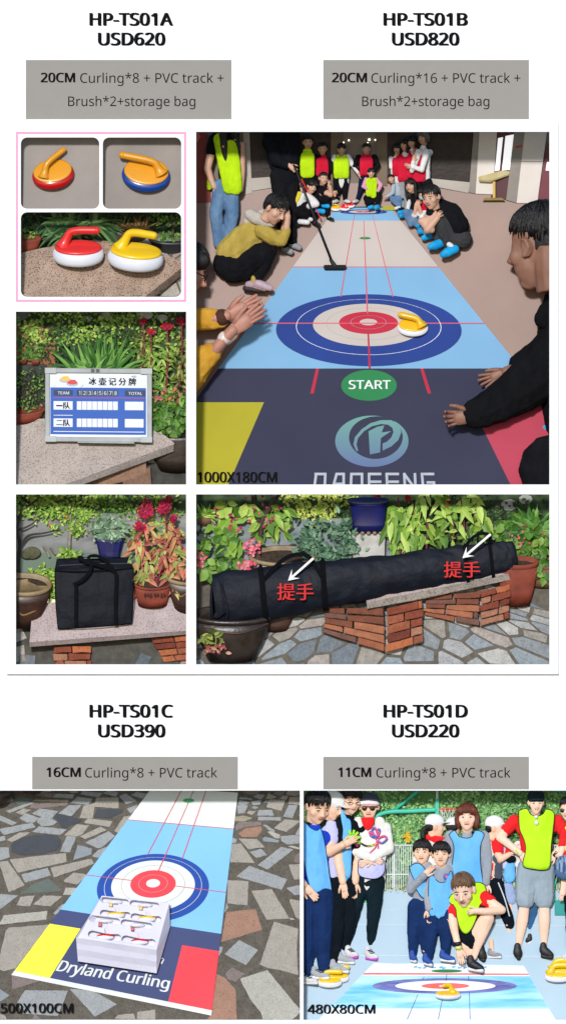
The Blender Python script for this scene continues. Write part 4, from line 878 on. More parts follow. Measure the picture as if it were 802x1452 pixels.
person('crouching woman in green vest with pink sleeves behind the far target', (527, 293, 99), [
    ('shirt', pink_c, [[.6, (527, 256, 0, 7), (527, 268, 0, 8)], [(519, 253, -2, 3.2), (515, 263, -4, 3), (520, 266, -6, 2.6)], [(534, 253, -2, 3.2), (540, 261, -4, 3), (536, 269, -6, 2.6)]]),
    ('vest', neon_c, [[.4, (523, 255, -5, 4.6), (523, 273, -6, 4.8)], [.4, (530, 255, -5, 5), (529, 275, -6, 5)], [.4, (526, 262, -6, 6), (526, 272, -6, 6)]]),
    ('trousers', black_c, [[.7, (520, 280, 0, 5.5), (536, 272, -4, 5), (535, 286, -3, 3.6)], [.7, (534, 279, 2, 5), (521, 286, -2, 4.5)]]),
    ('shoes', cover_c, [[.8, (527, 292, -4, 3), (523, 293, -5, 2.6)], [.8, (535, 292, -6, 3.4), (533, 293.5, -8, 3)]])],
    Head(526, 244, 93, 13.5, 5, 5, 0), ('tied', None), hands=[(520, 266, 92, 6, 20, dict(curl=40))], group=G2, face=NF, vox=.8)
# crouching at the right
person('crouching man in pale jacket and jeans, farthest away at the right of the mat', (560, 294, 101), [
    ('shirt', cloth('pale_jacket', '#a9b3bb'), [[.6, (562, 261, 0, 6), (564, 272, 0, 6.5)], [(558, 262, -3, 3.4), (557, 272, -5, 3.2), (549, 277, -6, 2.4)]]),
    ('jeans', denim_c, [[.7, (566, 281, 0, 6.5), (557, 281, -5, 5), (566, 290, -2, 3.6)], [.7, (570, 285, 2, 5), (562, 286, -2, 4.5)]]),
    ('shoes', shoe_w, [[.8, (566, 293, -3, 2.6), (561, 294, -5, 2.2)]])],
    Head(554.5, 252.5, 94, 12.5, -25, 0, -18), ('short', None), hands=[(549, 277, 95, 7, 165, dict(curl=20))], group=G2, vox=.8)
person('crouching girl with long dark hair and jeans behind the one in a mask', (580, 322, 97), [
    ('shirt', black_c, [[.6, (585, 280, 0, 9), (587, 296, 0, 9)]]), ('hood', white_c, [[.5, (580, 284, -6, 3), (578, 298, -7, 3)]]),
    ('jeans', denim_c, [[.7, (590, 306, 2, 9), (577, 300, -6, 6.5), (582, 316, -4, 5)], [.7, (592, 310, 0, 8), (586, 310, -6, 6), (594, 320, -3, 5)]]),
    ('shoes', cover_c, [[.8, (574, 299, 0, 3.6), (566, 300.5, -2, 3.6)], [.8, (577, 303, 0, 3.6), (568, 305, -2, 3.4)]])],
    Head(582.5, 262, 88, 20, -28, 4, -4), ('long', None), group=G2, vox=1.0)
person('crouching person with pale face mask and hands joined at the chin', (600, 332, 94), [
    ('shirt', white_c, [[.6, (606, 290, 0, 8), (608, 304, 0, 9)], [(594, 296, -3, 4.5), (588, 304, -6, 4.8)], [(604, 297, -5, 4.5), (598, 306, -9, 4.8)]]),
    ('vest', red_c, [[.5, (603, 285, -6, 5), (603, 298, -7, 6)]]),
    ('arms', None, [[(588, 303, -8, 3), (590, 288, -9, 2.6)], [(598, 304, -10, 3), (593, 288, -10, 2.6)]]),
    ('jeans', denim_c, [[.7, (612, 318, 2, 9), (600, 312, -5, 6), (604, 328, -3, 5)]]),
    ('shoes', cover_c, [[.8, (603, 320, 0, 4.4), (592, 319, -2, 3.6)], [.8, (606, 325, 0, 4.5), (595, 327, -3, 4.4)], [.8, (613, 333, -1, 4.5), (601, 336, -4, 4.4)]])],
    Head(600, 273.5, 84, 19, -30, 8, -8), ('fringe', None), hands=[(590, 289, 84, 9, -70, dict(curl=60)), (593, 289, 83, 9, -80, dict(curl=60))], group=G2, face=dict(mask=mat('mask_cloth', '#a9c3cf', .8)), vox=1.0)
person('crouching young man in black tee and dark trousers, nearest at the right of the mat', (636, 364, 88), [
    ('shirt', black_c, [[.7, (622, 291, 0, 12), (638, 303, 0, 18), (649, 320, 0, 17), (657, 331, 0, 10)], [(613, 296, -8, 8.5), (611, 303, -10, 8.0)]]),
    ('arms', None, [[(612, 300, -9, 6), (602, 318, -14, 5.4), (612, 325, -16, 5.2)], [(617, 304, -13, 6), (606, 325, -17, 6), (620, 308, -18, 4.6)], [(597, 313, -12, 5), (612, 308, -15, 4.4)]]),
    ('trousers', dgrey_c, [[.7, (655, 337, 0, 15), (640, 335, 0, 14), (624, 312, -8, 11), (630, 330, -7, 9), (635, 346, -3, 7)], [.7, (640, 330, 2, 14), (617, 318, 2, 9), (622, 338, 0, 7)]]),
    ('shoes', cover_c, [[.75, (645, 352, -5, 6.5), (634, 357, -9, 7), (628, 360, -10, 5)], [.75, (628, 342, -2, 6.5), (617, 347, -5, 6.8), (610, 349, -6, 4.6)]]),
    ('socks', white_c, [[(640, 348, -6, 4), (636, 345, -6, 4)]])],
    Head(611.5, 279, 72, 33, -32, 10, -6), ('short', None), hands=[(620, 307, 68, 13, -60, dict(curl=50))], group=G2, vox=1.1)
# the woman in the mustard hoodie
person('crouching person in mustard hoodie and black trousers, hands raised to the face', (345, 413, 80), [
    ('hoodie', mustard_c, [[.6, (366, 324, 0, 19), (345, 341, 0, 23), (325, 357, 0, 20), (320, 364, 0, 15)], [.6, (340, 358, -2, 14), (330, 362, -2, 14)], [.8, (372, 326, -10, 13), (388, 338, -15, 10.5), (400, 341, -17, 8), (406, 326, -18, 6.5)], [.8, (384, 330, 2, 9), (403, 334, 2, 7)]]),
    ('hood', cloth('pale_hood', '#bdb4a8'), [[.7, (354, 303, -6, 8), (364, 309, -12, 9.5), (377, 314, -16, 7.5), (386, 317, -16, 4.5)], [.6, (372, 304, -4, 9)], [.7, (358, 303, 0, 7), (352, 312, -2, 7)]]),
    ('arms', None, [[(406, 322, -18, 5), (408, 305, -19, 4.2)], [(402, 325, -4, 4.6), (405, 306, -6, 4)]]),
    ('trousers', black_c, [[.6, (322, 373, 0, 21), (340, 378, 0, 20), (368, 360, -8, 17), (380, 354, -9, 13), (374, 374, -6, 11), (364, 395, -2, 7)], [.6, (330, 384, 0, 17), (345, 386, 0, 13)]]),
    ('socks', mustard_c, [[(360, 394, -2, 5), (359, 399, -2, 4.4)]]),
    ('shoes', mat('pink_grey_shoe', '#b8a0a8', .5, '#8d7580', 8), [[.7, (352, 403, 0, 5.5), (364, 401, -3, 7), (376, 405, -6, 6), (383, 408, -7, 4.4)]]),
    ('soles', mat('dark_sole', '#2e2226', .6), [[.7, (348, 408, 0, 4.6), (362, 410.5, -4, 3.2), (376, 412, -6, 2)]])],
    Head(390, 296, 58, 41, 58, 22, 12), ('short', None), hands=[(408, 306, 61, 19, -105, dict(side=-1, curl=45, spread=4)), (404, 307, 73, 18, -112, dict(side=-1, curl=40))], vox=1.3)
# foreground left: clapping woman
ws = cloth('yellow_sleeve', '#cf9c3a', '#b88428')
person('woman in glasses with yellow sleeves clapping at the left edge in the foreground', (262, 560, 56), [
    ('jacket', ws, [[.6, (236, 440, 0, 24), (270, 452, -6, 17), (300, 452, -10, 16), (312, 452, -10, 13.5)], [.7, (238, 560, 0, 30), (268, 527, -12, 27), (288, 508, -16, 20), (300, 500, -18, 15)], [.5, (235, 470, 8, 36), (232, 560, 8, 36)]]),
    ('arms', None, [[(300, 453, -10, 9.5), (322, 447, -13, 8.5)], [(305, 496, -20, 9), (318, 480, -22, 9), (330, 468, -23, 8.5)]]),
    ('cuff', mat('dark_cuff', '#4a2a1e', .8), [[.9, (313.5, 450, -11, 12.6), (315, 449.5, -11, 12.2)]]),
    ('bracelet', mat('pale_bracelet', '#e2cfc8', .3, spec=.6), [[.9, (317.5, 480, -22, 10.2), (318.5, 479, -22, 10.2)]])],
    Head(263, 382, 46, 76, 100, 24, 0, kz=.6), ('tied', None), skin=mat('warm_skin', '#b98470', .5, '#a5705e', 4),
    hands=[(322, 447, 42, 56, -24, dict(side=-1, spread=7, curl=10, squash=.75, thumb=50)), (330, 468, 33, 58, -36, dict(side=-1, spread=6, curl=8, squash=.8, thumb=38))], face=dict(glasses=True), vox=1.7)
# foreground right: man bowling
bk = cloth('black_sleeve', '#131316', '#0b0b0d')
person('large man in black at the right foreground, both hands over the mat', (790, 700, 62), [
    ('jacket', bk, [[.45, (812, 440, 6, 46), (806, 480, 4, 46), (830, 600, 8, 60)], [.6, (778, 444, -6, 17), (770, 452, -6, 14)], [.6, (800, 500, -2, 47), (768, 528, -6, 41), (738, 552, -12, 34), (706, 572, -18, 28), (684, 583, -22, 24), (673, 587, -24, 21)], [.6, (770, 500, 6, 24), (740, 518, 6, 20)]]),
    ('arms', None, [[.5, (684, 584, -24, 8), (668, 590, -26, 12)], [(742, 520, 4, 10), (718, 527, 2, 8.5)]]),
    ('trousers', black_c, [[.35, (786, 666, -8, 52), (830, 690, -2, 55)]]),
    ('shoe_cover', cover_c, [[.6, (765, 607, 8, 6), (785, 606, 8, 9)], [.5, (774, 461, 6, 4), (784, 464, 6, 5)]])],
    Head(767, 350, 50, 118, -124, 10, 4, kz=.42), ('crew', None), skin=mat('brown_skin', '#8f6654', .5, '#805846', 4),
    hands=[(671, 589, 35, 52, 172, dict(side=1, spread=8, curl=58, thumb=42, out=-1)), (718, 527, 64, 44, 158, dict(side=1, spread=13, curl=12, squash=.8, thumb=40))], face=False, vox=1.7)
# ================================================================ scoreboard on a granite bench
compartment(SCORE, 5, .6)
gr2 = mat('pale_granite', '#b3a499', .5, '#a3958b', 4, speck=((.50, .49, .48), (1.28, 1.25, 1.22), 50), spec=.3, bump=.04)
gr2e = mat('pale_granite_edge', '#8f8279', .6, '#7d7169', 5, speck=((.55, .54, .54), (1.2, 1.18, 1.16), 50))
t = thing('granite_bench', 'granite bench slab on bricks carrying the framed scoreboard', 'bench', (130, 686, 30))
b = MB(); top = [(15, 597, 50), (60, 593, 50), (210, 596, 52), (247, 628, 34), (246, 635, 33), (92, 690, 14), (15, 690, 14)]
b.slab(top, [(x, y+6, d+8) for x, y, d in top]); b.build('slab', gr2, t, bevel=.6)
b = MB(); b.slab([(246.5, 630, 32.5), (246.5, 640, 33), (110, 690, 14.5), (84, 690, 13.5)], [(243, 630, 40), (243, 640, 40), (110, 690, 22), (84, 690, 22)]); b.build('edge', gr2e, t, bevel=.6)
p_ = thing('brick_pier', 'low stack of loose bricks under the right end of the scoreboard bench', 'bricks', (180, 690, 40))
b = MB()
rn = random.Random(3)
for q in ([(131, 674), (176, 661), (207, 652), (208, 672), (176, 683), (140, 692), (131, 690)], [(176, 656), (204, 646), (210, 651), (206, 656), (178, 664)], [(174, 672), (213, 662), (215, 688), (174, 696)], [(110, 684), (132, 676), (138, 694), (112, 696)]):
    dd = 36+rn.uniform(-1, 2); b.plate([(x, y, 0) for x, y in q], dd+(3 if q[0][0] == 176 else 0), 12)
b.build('bricks', mat('weathered_bricks', '#8d6e5a', .9, island=['#8a6652', '#a07e66', '#75584a'], scale=8, bump=.5, bscale=25, speck=((.75, .75, .75), (1.15, 1.12, 1.1), 30)), p_, bevel=1.2)
ground('ground', [(10, 600, 70), (275, 600, 70), (275, 696, 46), (10, 696, 46)], mat('dark_ground', '#4a4842', .9, '#34322e', 10, bump=.3), 4)  # one dark grey-brown tone, varied by noise
b = MB()
for q in ([(222, 672), (240, 668), (268, 676), (268, 700), (230, 694)], [(208, 650), (226, 646), (229, 656), (214, 664)], [(216, 666), (224, 664), (230, 672), (222, 684)]): b.plate(q, 56, 2)
b.build('paving', mat('pale_paving', '#a5a199', .8, island=['#a5a199', '#8b8985'], scale=10, speck=((.7, .7, .7), (1.2, 1.2, 1.18), 50)), kind='structure')
# the board itself
sb = thing('scoreboard', 'white and blue scoreboard in a grey frame standing on the granite bench', 'scoreboard', (140, 626, 26))
fx = lambda x, y, o=0.0: (x, y+(x-64)*.008, 27+(626-y)*.03-o)       # face of the board leans back a little
fr_m = mat('grey_metal_frame', '#a3a6a4', .4, '#8f9290', 4, metal=.0, spec=.5); bw = mat('board_white', '#dfe3ea', .35, '#d6dae2', 2, spec=.4); bb = mat('board_blue', '#0f56b2', .4, '#0d4ea4', 2, spec=.3); bd = mat('board_dark', '#1f3350', .5)
def fp(b, x0, y0, x1, y1, o, th=.5, mi=0):
    f = [fx(x0, y0, o), fx(x1, y0, o), fx(x1, y1, o), fx(x0, y1, o)]; b.slab(f, [(x, y, d+th) for x, y, d in f], mi)
b = MB()
for q in ((64, 521.5, 215.5, 528.5), (64, 619, 215.5, 626), (64, 528.5, 70.5, 619), (208.5, 528.5, 215.5, 619)): fp(b, *q, 4, 5)
b.build('frame', fr_m, sb, bevel=1.0)
for q in ((63.5, 521, 80, 529.5), (199, 521, 216, 529.5), (63.5, 618, 80, 626.5), (199, 618, 216, 626.5)):
    b = MB(); fp(b, *q, 5, 2); b.build('corner_cap', mat('pale_grey_plastic', '#b4b7b5', .5, None, 4), sb, bevel=.8)
b = MB(); fp(b, 129, 522.5, 134, 527, 5.5, 1); fp(b, 136, 522.5, 141, 527, 5.5, 1); b.build('clips', mat('dark_clip', '#4a4c4e', .4), sb, bevel=.4)
b = MB(); f = [fx(110, 625.5, 7), fx(190, 625.8, 7), fx(191, 628, 8), fx(110, 627.5, 8)]; b.slab(f, [(x, y, d+8) for x, y, d in f]); b.build('pen_tray', fr_m, sb, bevel=.4)
fc = MB(); f = [fx(70, 528, 1), fx(209, 528, 1), fx(209, 619.5, 1), fx(70, 619.5, 1)]; fc.slab(f, [(x, y, d+1.5) for x, y, d in f]); face = fc.build('writing_face', bw, sb)
b = MB(); fp(b, 71.5, 549, 207, 615.5, 1.3, .25); b.build('blue_field', bb, face)
b = MB()
fp(b, 76, 552.5, 103, 560.5, 1.7, .2); fp(b, 109, 552.5, 167.5, 560.5, 1.7, .2); fp(b, 177, 552.5, 206, 560.5, 1.7, .2); b.build('dark_fields', bd, face)
b = MB()
for y0 in (568.5, 593):
    fp(b, 76, y0, 103, y0+12, 1.7, .2); fp(b, 177, y0, 203.5, y0+12, 1.7, .2)
    for k in range(8): fp(b, 109+k*7.33, y0, 109+k*7.33+6.6, y0+12, 1.7, .2)
fp(b, 76, 588, 103, 588.9, 1.7, .2); fp(b, 76, 611, 204, 612, 1.7, .2)
b.build('white_fields', bw, face)
b = MB(); fp(b, 76, 563, 204.5, 563.8, 1.7, .2); b.build('red_rule', v_rl, face)
bl = mat('board_black', '#0d0f14', .6, spec=.1)
def ftext(s, x0, y0, x1, y1, m, bold=0, font='latin', name='lettering'):
    b = MB()
    for k, (dx, dy) in enumerate(((0, 0),) if not bold else ((-bold, 0), (0, bold*.5), (bold, 0))): text(b, s, 0, 0, 1, 1, 0, font=font, fn=lambda u, v: (lambda q: (q[0], q[1], q[2]-k*.02))(fx(x0+(x1-x0)*u+dx, y0+(y1-y0)*v+dy, 2.1)))
    b.build(name, m, face)
ftext('冰壶记分牌', 126.5, 535, 193, 545.5, bl, .35, 'cjk') if False else None
for i, ch in enumerate('冰壶记分牌'): ftext(ch, 126+14.1*i, 534.6+.1*i, 136.3+14.1*i, 545+.1*i, bl, .35, 'cjk')
for ch, x0, y0, x1, y1 in (('一', 80, 574, 88.5, 575.6), ('队', 90, 569.8, 99, 579.2), ('二', 80, 595.5, 88.5, 602.2), ('队', 90, 594.3, 99, 603.7)): ftext(ch, x0, y0, x1, y1, bl, .35, 'cjk')
wl = mat('board_lettering', '#d5dae4', .6)
ftext('TEAM', 82, 554.6, 98, 558.8, wl, .15); ftext('TOTAL', 182, 554.6, 201.5, 558.8, wl, .15)
for k in range(8): ftext(str(k+1), 111+k*7.33+(.9 if k == 0 else 0), 553.8, 114.4+k*7.33-(.6 if k == 0 else 0), 559.4, wl, .1)
for k in range(1, 8): b = MB(); 
b = MB()
for k in range(1, 8): fp(b, 108.6+k*7.33, 553, 109.0+k*7.33, 560, 1.9, .1)
b.build('dividers', wl, face)
for nm, x, y, c in (('yellow_stone_picture', 92.5, 537, y_pl), ('red_stone_picture', 102.5, 542, r_pl)):
    b = MB()
    b.slab([fx(px, py, 1.6) for px, py in arc(x, y+1.8, 8.6, 3.6, n=24)], [fx(px, py, 1.2) for px, py in arc(x, y+1.8, 8.6, 3.6, n=24)], 1)
    b.slab([fx(px, py, 2.0) for px, py in arc(x, y-.2, 7.4, 2.8, n=24)], [fx(px, py, 1.7) for px, py in arc(x, y-.2, 7.4, 2.8, n=24)], 0)
    q = [(x-4.5, y-.6), (x-3.2, y-3.9), (x+4.5, y-4.1), (x+4.6, y-2.2), (x-1.4, y-2.2), (x-1.4, y-.4)]; b.slab([fx(*p, 2.4) for p in q], [fx(*p, 2.1) for p in q], 0)
    b.build(nm, [c, mat('lilac_grey', '#b5bccf', .5)], face)
# planting behind the bench
bk1 = mat('far_garden', '#4c5e3c', .95, '#2a3822', 6, bump=.4, contrast=1.5)  # backdrop sheet of the thickets, toned like the depth behind the leaves
t = thing('garden_thicket', 'leafy thicket filling the back above the scoreboard', 'shrubs', (150, 600, 66))
b = MB(); b.rect(14, 432, 272, 640, 72, 3); b.build('leaf_backdrop', bk1, t)
b = MB(); cloud(b, (80, 462, 66), (50, 26, 4), 420, 7, 3.6, clumps=26); cloud(b, (190, 470, 66), (70, 34, 4), 520, 7, 3.6, clumps=30); b.build('pale_foliage', leaf_light, t)
b = MB(); cloud(b, (120, 490, 64), (90, 36, 3), 520, 7, 3.4, clumps=30); cloud(b, (40, 560, 60), (40, 34, 4), 200, 6, 3, clumps=12); b.build('dark_foliage', leaf_dark, t)
b = MB()
for x, y, r in ((150, 448, 10), (125, 452, 7), (205, 446, 12), (230, 450, 8)): b.plate(arc(x, y, r, r*.6, n=9), 69, 1)
b.build('distant_wall', mat('pale_far_wall', '#b9b8b0', .8, '#8d8c86', 6), t)
t = thing('brick_house', 'corner of a brick house with a grey roof at the left behind the scoreboard', 'house', (40, 520, 70))
b = MB(); b.plate([(14, 462), (42, 455), (44, 450), (78, 470), (78, 520), (14, 520)], 69.5, 3); b.build('wall', mat('far_brick_wall', '#a5694a', .9, '#8a553c', 9, bump=.3, stretch=(1, 1, 3)), t)
b = MB(); b.plate([(14, 446), (43, 440), (43, 448), (14, 462)], 67, 3); b.build('roof', mat('grey_roof', '#6b6763', .8, None, 8), t)
t = thing('ledge_wall', 'low grey ledge carrying small potted plants at the left', 'wall', (45, 545, 60)); b = MB(); b.plate([(14, 516), (66, 516), (66, 600), (14, 600)], 62, 3); b.build('wall', mat('dim_wall', '#4d4d46', .9, '#33342f', 7, bump=.3), t)
t = thing('potted_shrub', 'two small leafy pot plants standing on the grey ledge at the left', 'potted plant', (46, 516, 55))
b = MB(); b.lathe([(0, 0), (5, 0), (6.5, 9), (0, 9)], (32, 516, 58), 5, .4); b.lathe([(0, 0), (5, 0), (6.5, 8), (0, 8)], (50, 517, 58), 5, .4); b.build('pots', pot_terra, t, smooth=True)
b = MB(); cloud(b, (34, 494, 56), (9, 18, 4), 110, 6, 2.8); cloud(b, (51, 499, 56), (9, 12, 4), 80, 6, 2.8); b.build('foliage', leaf_mid, t)
t = thing('red_planter', 'dark red planter rim with trailing twigs at the left behind the bench', 'planter', (38, 593, 52))
b = MB(); b.lathe([(0, 0), (34, 0), (38, 10), (40, 14), (40, 17), (36, 17), (34, 12), (0, 12)], (24, 594, 56), 14, .3); b.build('body', pot_terra, t, smooth=True)
b = MB(); rn = random.Random(9)
for k in range(34):
    x = rn.uniform(16, 62); y = rn.uniform(560, 584); b.curve([(x, y+4, 54), (x+rn.uniform(-12, 12), y-16, 52), (x+rn.uniform(-22, 22), y-rn.uniform(16, 44), 54)], .5, .25, n=4, seg=4)
b.build('twigs', bark, t)
b = MB(); cloud(b, (38, 555, 50), (28, 30, 4), 150, 5, 2.4, hollow=.1); b.build('foliage', leaf_mid, t)
t = thing('strap_leaf_plant', 'big clump of long green strap leaves fanning out right behind the scoreboard', 'plant', (140, 560, 44))
b = MB(); random.seed(11); blades(b, (140, 545, 46), 150, 84, 5.2, -172, -8, .55, 22, 22); blades(b, (135, 540, 40), 60, 52, 4.6, -175, -5, .5, 26, 14); b.build('foliage', leaf_blade, t)
for i, (x, y0, y1, s) in enumerate(((237, 462, 560, 8.5), (257, 455, 550, 7.5), (214, 470, 560, 5), (203, 455, 540, 4.5))):
    t = thing('cockscomb_plant', ['tall cockscomb with a big dark red crest right of the scoreboard', 'tall cockscomb at the right edge with a ragged red crest', 'shorter cockscomb with a small pink crest beside the strap leaves', 'thin cockscomb bud farthest left of the red flowers'][i], 'flower', (x, y1, 52), 'cockscombs right of the scoreboard')
    b = MB(); b.curve([(x-3, y1, 52), (x+1, (y0+y1)/2, 51), (x, y0, 52)], 1.6, 1.3, n=6); b.build('stem', mat('red_stem', '#7d2338', .6), t, smooth=True)
    b = MB(); cloud(b, (x, y0, 50), (s, s*.55, 3), 90, 3.6, 2.6, hollow=0); b.build('crest', leaf_red, t)
    b = MB(); cloud(b, (x-2, (y0+y1)/2+8, 52), (11, (y1-y0)*.42, 4), 80, 12, 4, droop=.5, hollow=.1); b.build('leaves', leaf_olive if i % 2 else leaf_light, t)
t = thing('plant_pot', 'large dark pot of green and pinkish leaves right of the scoreboard', 'potted plant', (245, 672, 44))
b = MB(); b.lathe([(0, 0), (24, 0), (34, 20), (38, 44), (40, 50), (40, 54), (35, 54), (34, 50), (0, 50)], (250, 666, 54), 12, .3); b.build('body', pot_dark, t, smooth=True)
b = MB(); cloud(b, (240, 586, 44), (30, 32, 8), 260, 12, 8.5, droop=.3, hollow=.05); b.build('foliage', leaf_mid, t)
b = MB(); cloud(b, (238, 560, 40), (22, 12, 5), 40, 6, 3.5); b.build('blossoms', mat('salmon_blossom', '#c9604c', .6, island=['#a84838', '#d0705c', '#c9788a']), t)
# ================================================================ box shaped bag on a granite bench
compartment(DUFF, 5, .6)
random.seed(21)
t = thing('granite_bench', 'pale granite bench slab on two brick piers under the square black bag', 'bench', (150, 917, 30))
gr3 = mat('light_granite', '#bdaaa6', .5, '#ad9b97', 4, speck=((.55, .54, .54), (1.22, 1.2, 1.2), 52), spec=.3, bump=.03)
b = MB(); top = [(46.5, 856, 46), (240, 846, 48), (270, 874, 34), (270, 894, 24), (42, 911, 18)]
b.slab(top, [(x, y+4, d+6) for x, y, d in top]); b.build('slab', gr3, t)
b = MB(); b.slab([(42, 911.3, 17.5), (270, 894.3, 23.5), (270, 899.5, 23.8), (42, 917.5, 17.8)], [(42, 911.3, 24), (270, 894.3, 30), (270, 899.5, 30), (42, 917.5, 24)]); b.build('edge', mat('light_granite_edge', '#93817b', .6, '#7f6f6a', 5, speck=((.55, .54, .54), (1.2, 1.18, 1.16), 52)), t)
for i, (x0, y0, x1, y1, sk, sd) in enumerate(((74, 916.5, 129, 948, -.02, 3), (212, 905, 270, 940, -.08, -3))):
    t = thing('brick_pier', ['stack of loose orange bricks under the left end of the square bag bench', 'stack of weathered bricks under the right end of the square bag bench'][i], 'bricks', (x0+20, y1, 30))
    b = MB(); brickface(b, ((x0, y0), (x1, y0+sk*(x1-x0)), (x1, y1+sk*(x1-x0)), (x0+(4 if i == 0 else 22), y1)), 30 if i == 0 else 38, 30, 3 if i == 0 else 4, 1.5, 5+i); b.build('bricks', brick_m, t, bevel=.9)
ground('ground', [(10, 860, 64), (275, 860, 64), (275, 950, 40), (10, 950, 40)], mat('dim_mortar', '#5a564f', .95, '#45423c', 10, bump=.3), 3)
b = MB()
for q in ([(20, 918), (34, 915), (36, 938), (18, 940)], [(28, 928), (50, 930), (48, 950), (24, 950)], [(16, 896), (30, 890), (38, 905), (20, 912)], [(258, 930), (275, 926), (275, 950), (254, 950)], [(200, 926), (215, 932), (206, 946), (190, 944)]): b.plate([(x, y, (950-y)*.26) for x, y in q], 39.5, 1.5)
b.build('paving', pave_m, kind='structure')
# the bag
nv = mat('black_nylon', '#10141d', .6, '#0b0e16', 5, bump=.5, bscale=9, spec=.15); nv2 = cloth('black_webbing', '#0c0e12', '#07080b')
t = thing('storage_bag', 'square black fabric storage bag with carry handles standing on the granite bench', 'bag', (138, 893, 26))
A_, B2, C_, D_ = (78, 810, 24), (189, 806, 26), (186.5, 884, 21), (82.5, 892, 20)
E_, F_ = (81, 793, 40), (181, 791, 42)
b = MB(); N = 10
def bag_face(b, a, bb, c, d, bul, nrm, seed, n=12):
    vs = []; fs = []
    for i in range(n+1):
        for j in range(n+1):
            u, v = i/n, j/n; p = [(a[k]*(1-u)+bb[k]*u)*(1-v)+(d[k]*(1-u)+c[k]*u)*v for k in range(3)]
            s = bul*(16*u*(1-u)*v*(1-v))**.5+(noise.noise(Vector((u*4, v*4, seed)))*1.3+noise.noise(Vector((u*9, v*3, seed+5)))*.8)*min(1, 8*u*(1-u))*min(1, 8*v*(1-v))
            vs.append(tuple(p[k]+nrm[k]*s for k in range(3)))
    for i in range(n):
        for j in range(n): q = i*(n+1)+j; fs.append((q, q+1, q+n+2, q+n+1))
    b.add(vs, fs)
bag_face(b, A_, B2, C_, D_, 3, (0, 0, -1), 1, 18); bag_face(b, E_, F_, B2, A_, 2, (0, -.6, -.6), 2, 14)
bag_face(b, (A_[0], A_[1], A_[2]), D_, (86, 884, 40), E_, 1, (-1, 0, 0), 3, 8); bag_face(b, B2, F_, (182, 876, 40), C_, 1, (1, 0, 0), 4, 8); bag_face(b, E_, F_, (182, 876, 41), (86, 884, 41), 1, (0, 0, 1), 6, 6); bag_face(b, D_, C_, (182, 876, 40), (86, 884, 40), 0, (0, 1, 0), 7, 4)
b.build('body', nv, t, smooth=True)
b = MB()
b.curve([A_, (110, 810.5, 19), (150, 808.5, 19.5), B2], .8, .8); b.curve([A_, (79, 850, 22), D_], .8, .8); b.curve([B2, (189, 845, 22.5), C_], .8, .8); b.curve([D_, (135, 889, 17.5), C_], .8, .8); b.curve([E_, (130, 790, 38), F_], .6, .6); b.curve([E_, A_], .7, .7); b.curve([F_, B2], .7, .7)
b.build('piping', nv2, t, smooth=True)
b = MB(); b.curve([(84, 802, 29), (130, 799.5, 28), (184, 799, 30)], .7, .7, kd=.6); b.build('zip', mat('zip_grey', '#2c3038', .5), t)
def strap(b, pts, w, n=10):
    q = spline(pts, n); vs = []; fs = []
    for i, p in enumerate(q):
        a, c = q[max(0, i-1)], q[min(len(q)-1, i+1)]; dx, dy = c[0]-a[0], c[1]-a[1]; L = math.hypot(dx, dy) or 1; nx, ny = -dy/L*w/2, dx/L*w/2
        vs += [(p[0]+nx, p[1]+ny, p[2]), (p[0]-nx, p[1]-ny, p[2]), (p[0]+nx, p[1]+ny, p[2]+1.1), (p[0]-nx, p[1]-ny, p[2]+1.1)]
    for i in range(len(q)-1):
        k = 4*i
        for a, c in ((0, 1), (1, 3), (3, 2), (2, 0)): fs.append((k+a, k+c, k+4+c, k+4+a))
    fs += [(0, 2, 3, 1), (k+4, k+5, k+7, k+6)]
    b.add(vs, fs)
b = MB(); strap(b, [(164, 887, 15), (164, 850, 14.5), (165, 822, 15), (163, 811, 17), (152, 805, 17), (135, 800, 16), (118, 794, 17), (112, 790.5, 20), (118, 792, 25)], 5.2); b.build('handle', nv2, t)
b = MB(); strap(b, [(108, 888, 15.5), (108, 850, 15), (108, 830, 15)], 5.2); strap(b, [(104, 829, 14), (114, 824, 12), (124, 815, 12), (129, 806, 13), (128, 797, 17), (126, 790, 20), (136, 788, 22), (148, 794, 22), (160, 806, 20)], 4.4); b.build('handle', nv2, t)
# garden behind
t = thing('pond_wall', 'pale stained wall behind the green pond', 'wall', (140, 790, 68)); b = MB(); b.rect(14, 728, 272, 792, 70, 3); b.build('wall', mat('stained_wall', '#9a9a97', .85, '#6c6d69', 2.2, bump=.2, stretch=(1, 1, 2.5)), t)
b = MB(); b.plate([(10, 784, 4), (275, 784, 4), (275, 850, -10), (10, 850, -10)], 66, 2); b.build('water', mat('green_pond_water', '#3c5a28', .15, '#2a4420', 2, spec=.6), kind='structure')
t = thing('thicket', 'green thicket along the top behind the pond wall', 'shrubs', (150, 760, 64))
b = MB(); b.rect(14, 690, 272, 735, 74, 2); b.build('leaf_backdrop', bk1, t)
b = MB(); cloud(b, (90, 714, 66), (60, 30, 4), 520, 7, 3.8, clumps=30); cloud(b, (210, 730, 66), (50, 34, 4), 330, 7, 3.6, clumps=22); b.build('foliage', leaf_light, t)
b = MB(); cloud(b, (165, 712, 68), (30, 18, 3), 200, 6, 3, clumps=14); b.build('dark_foliage', leaf_mid, t)
b = MB()
for x, y in ((68, 714), (71, 744), (86, 716), (44, 718), (94, 733)): b.ell((x, y, 60), (2.4, 2.4, 2), seg=10, rings=6)
b.build('orange_fruit', mat('orange_fruit', '#d07c20', .5), t, smooth=True)
t = thing('garden_tree', 'dark branching tree in the big brown pot at the left edge', 'tree', (26, 820, 52))
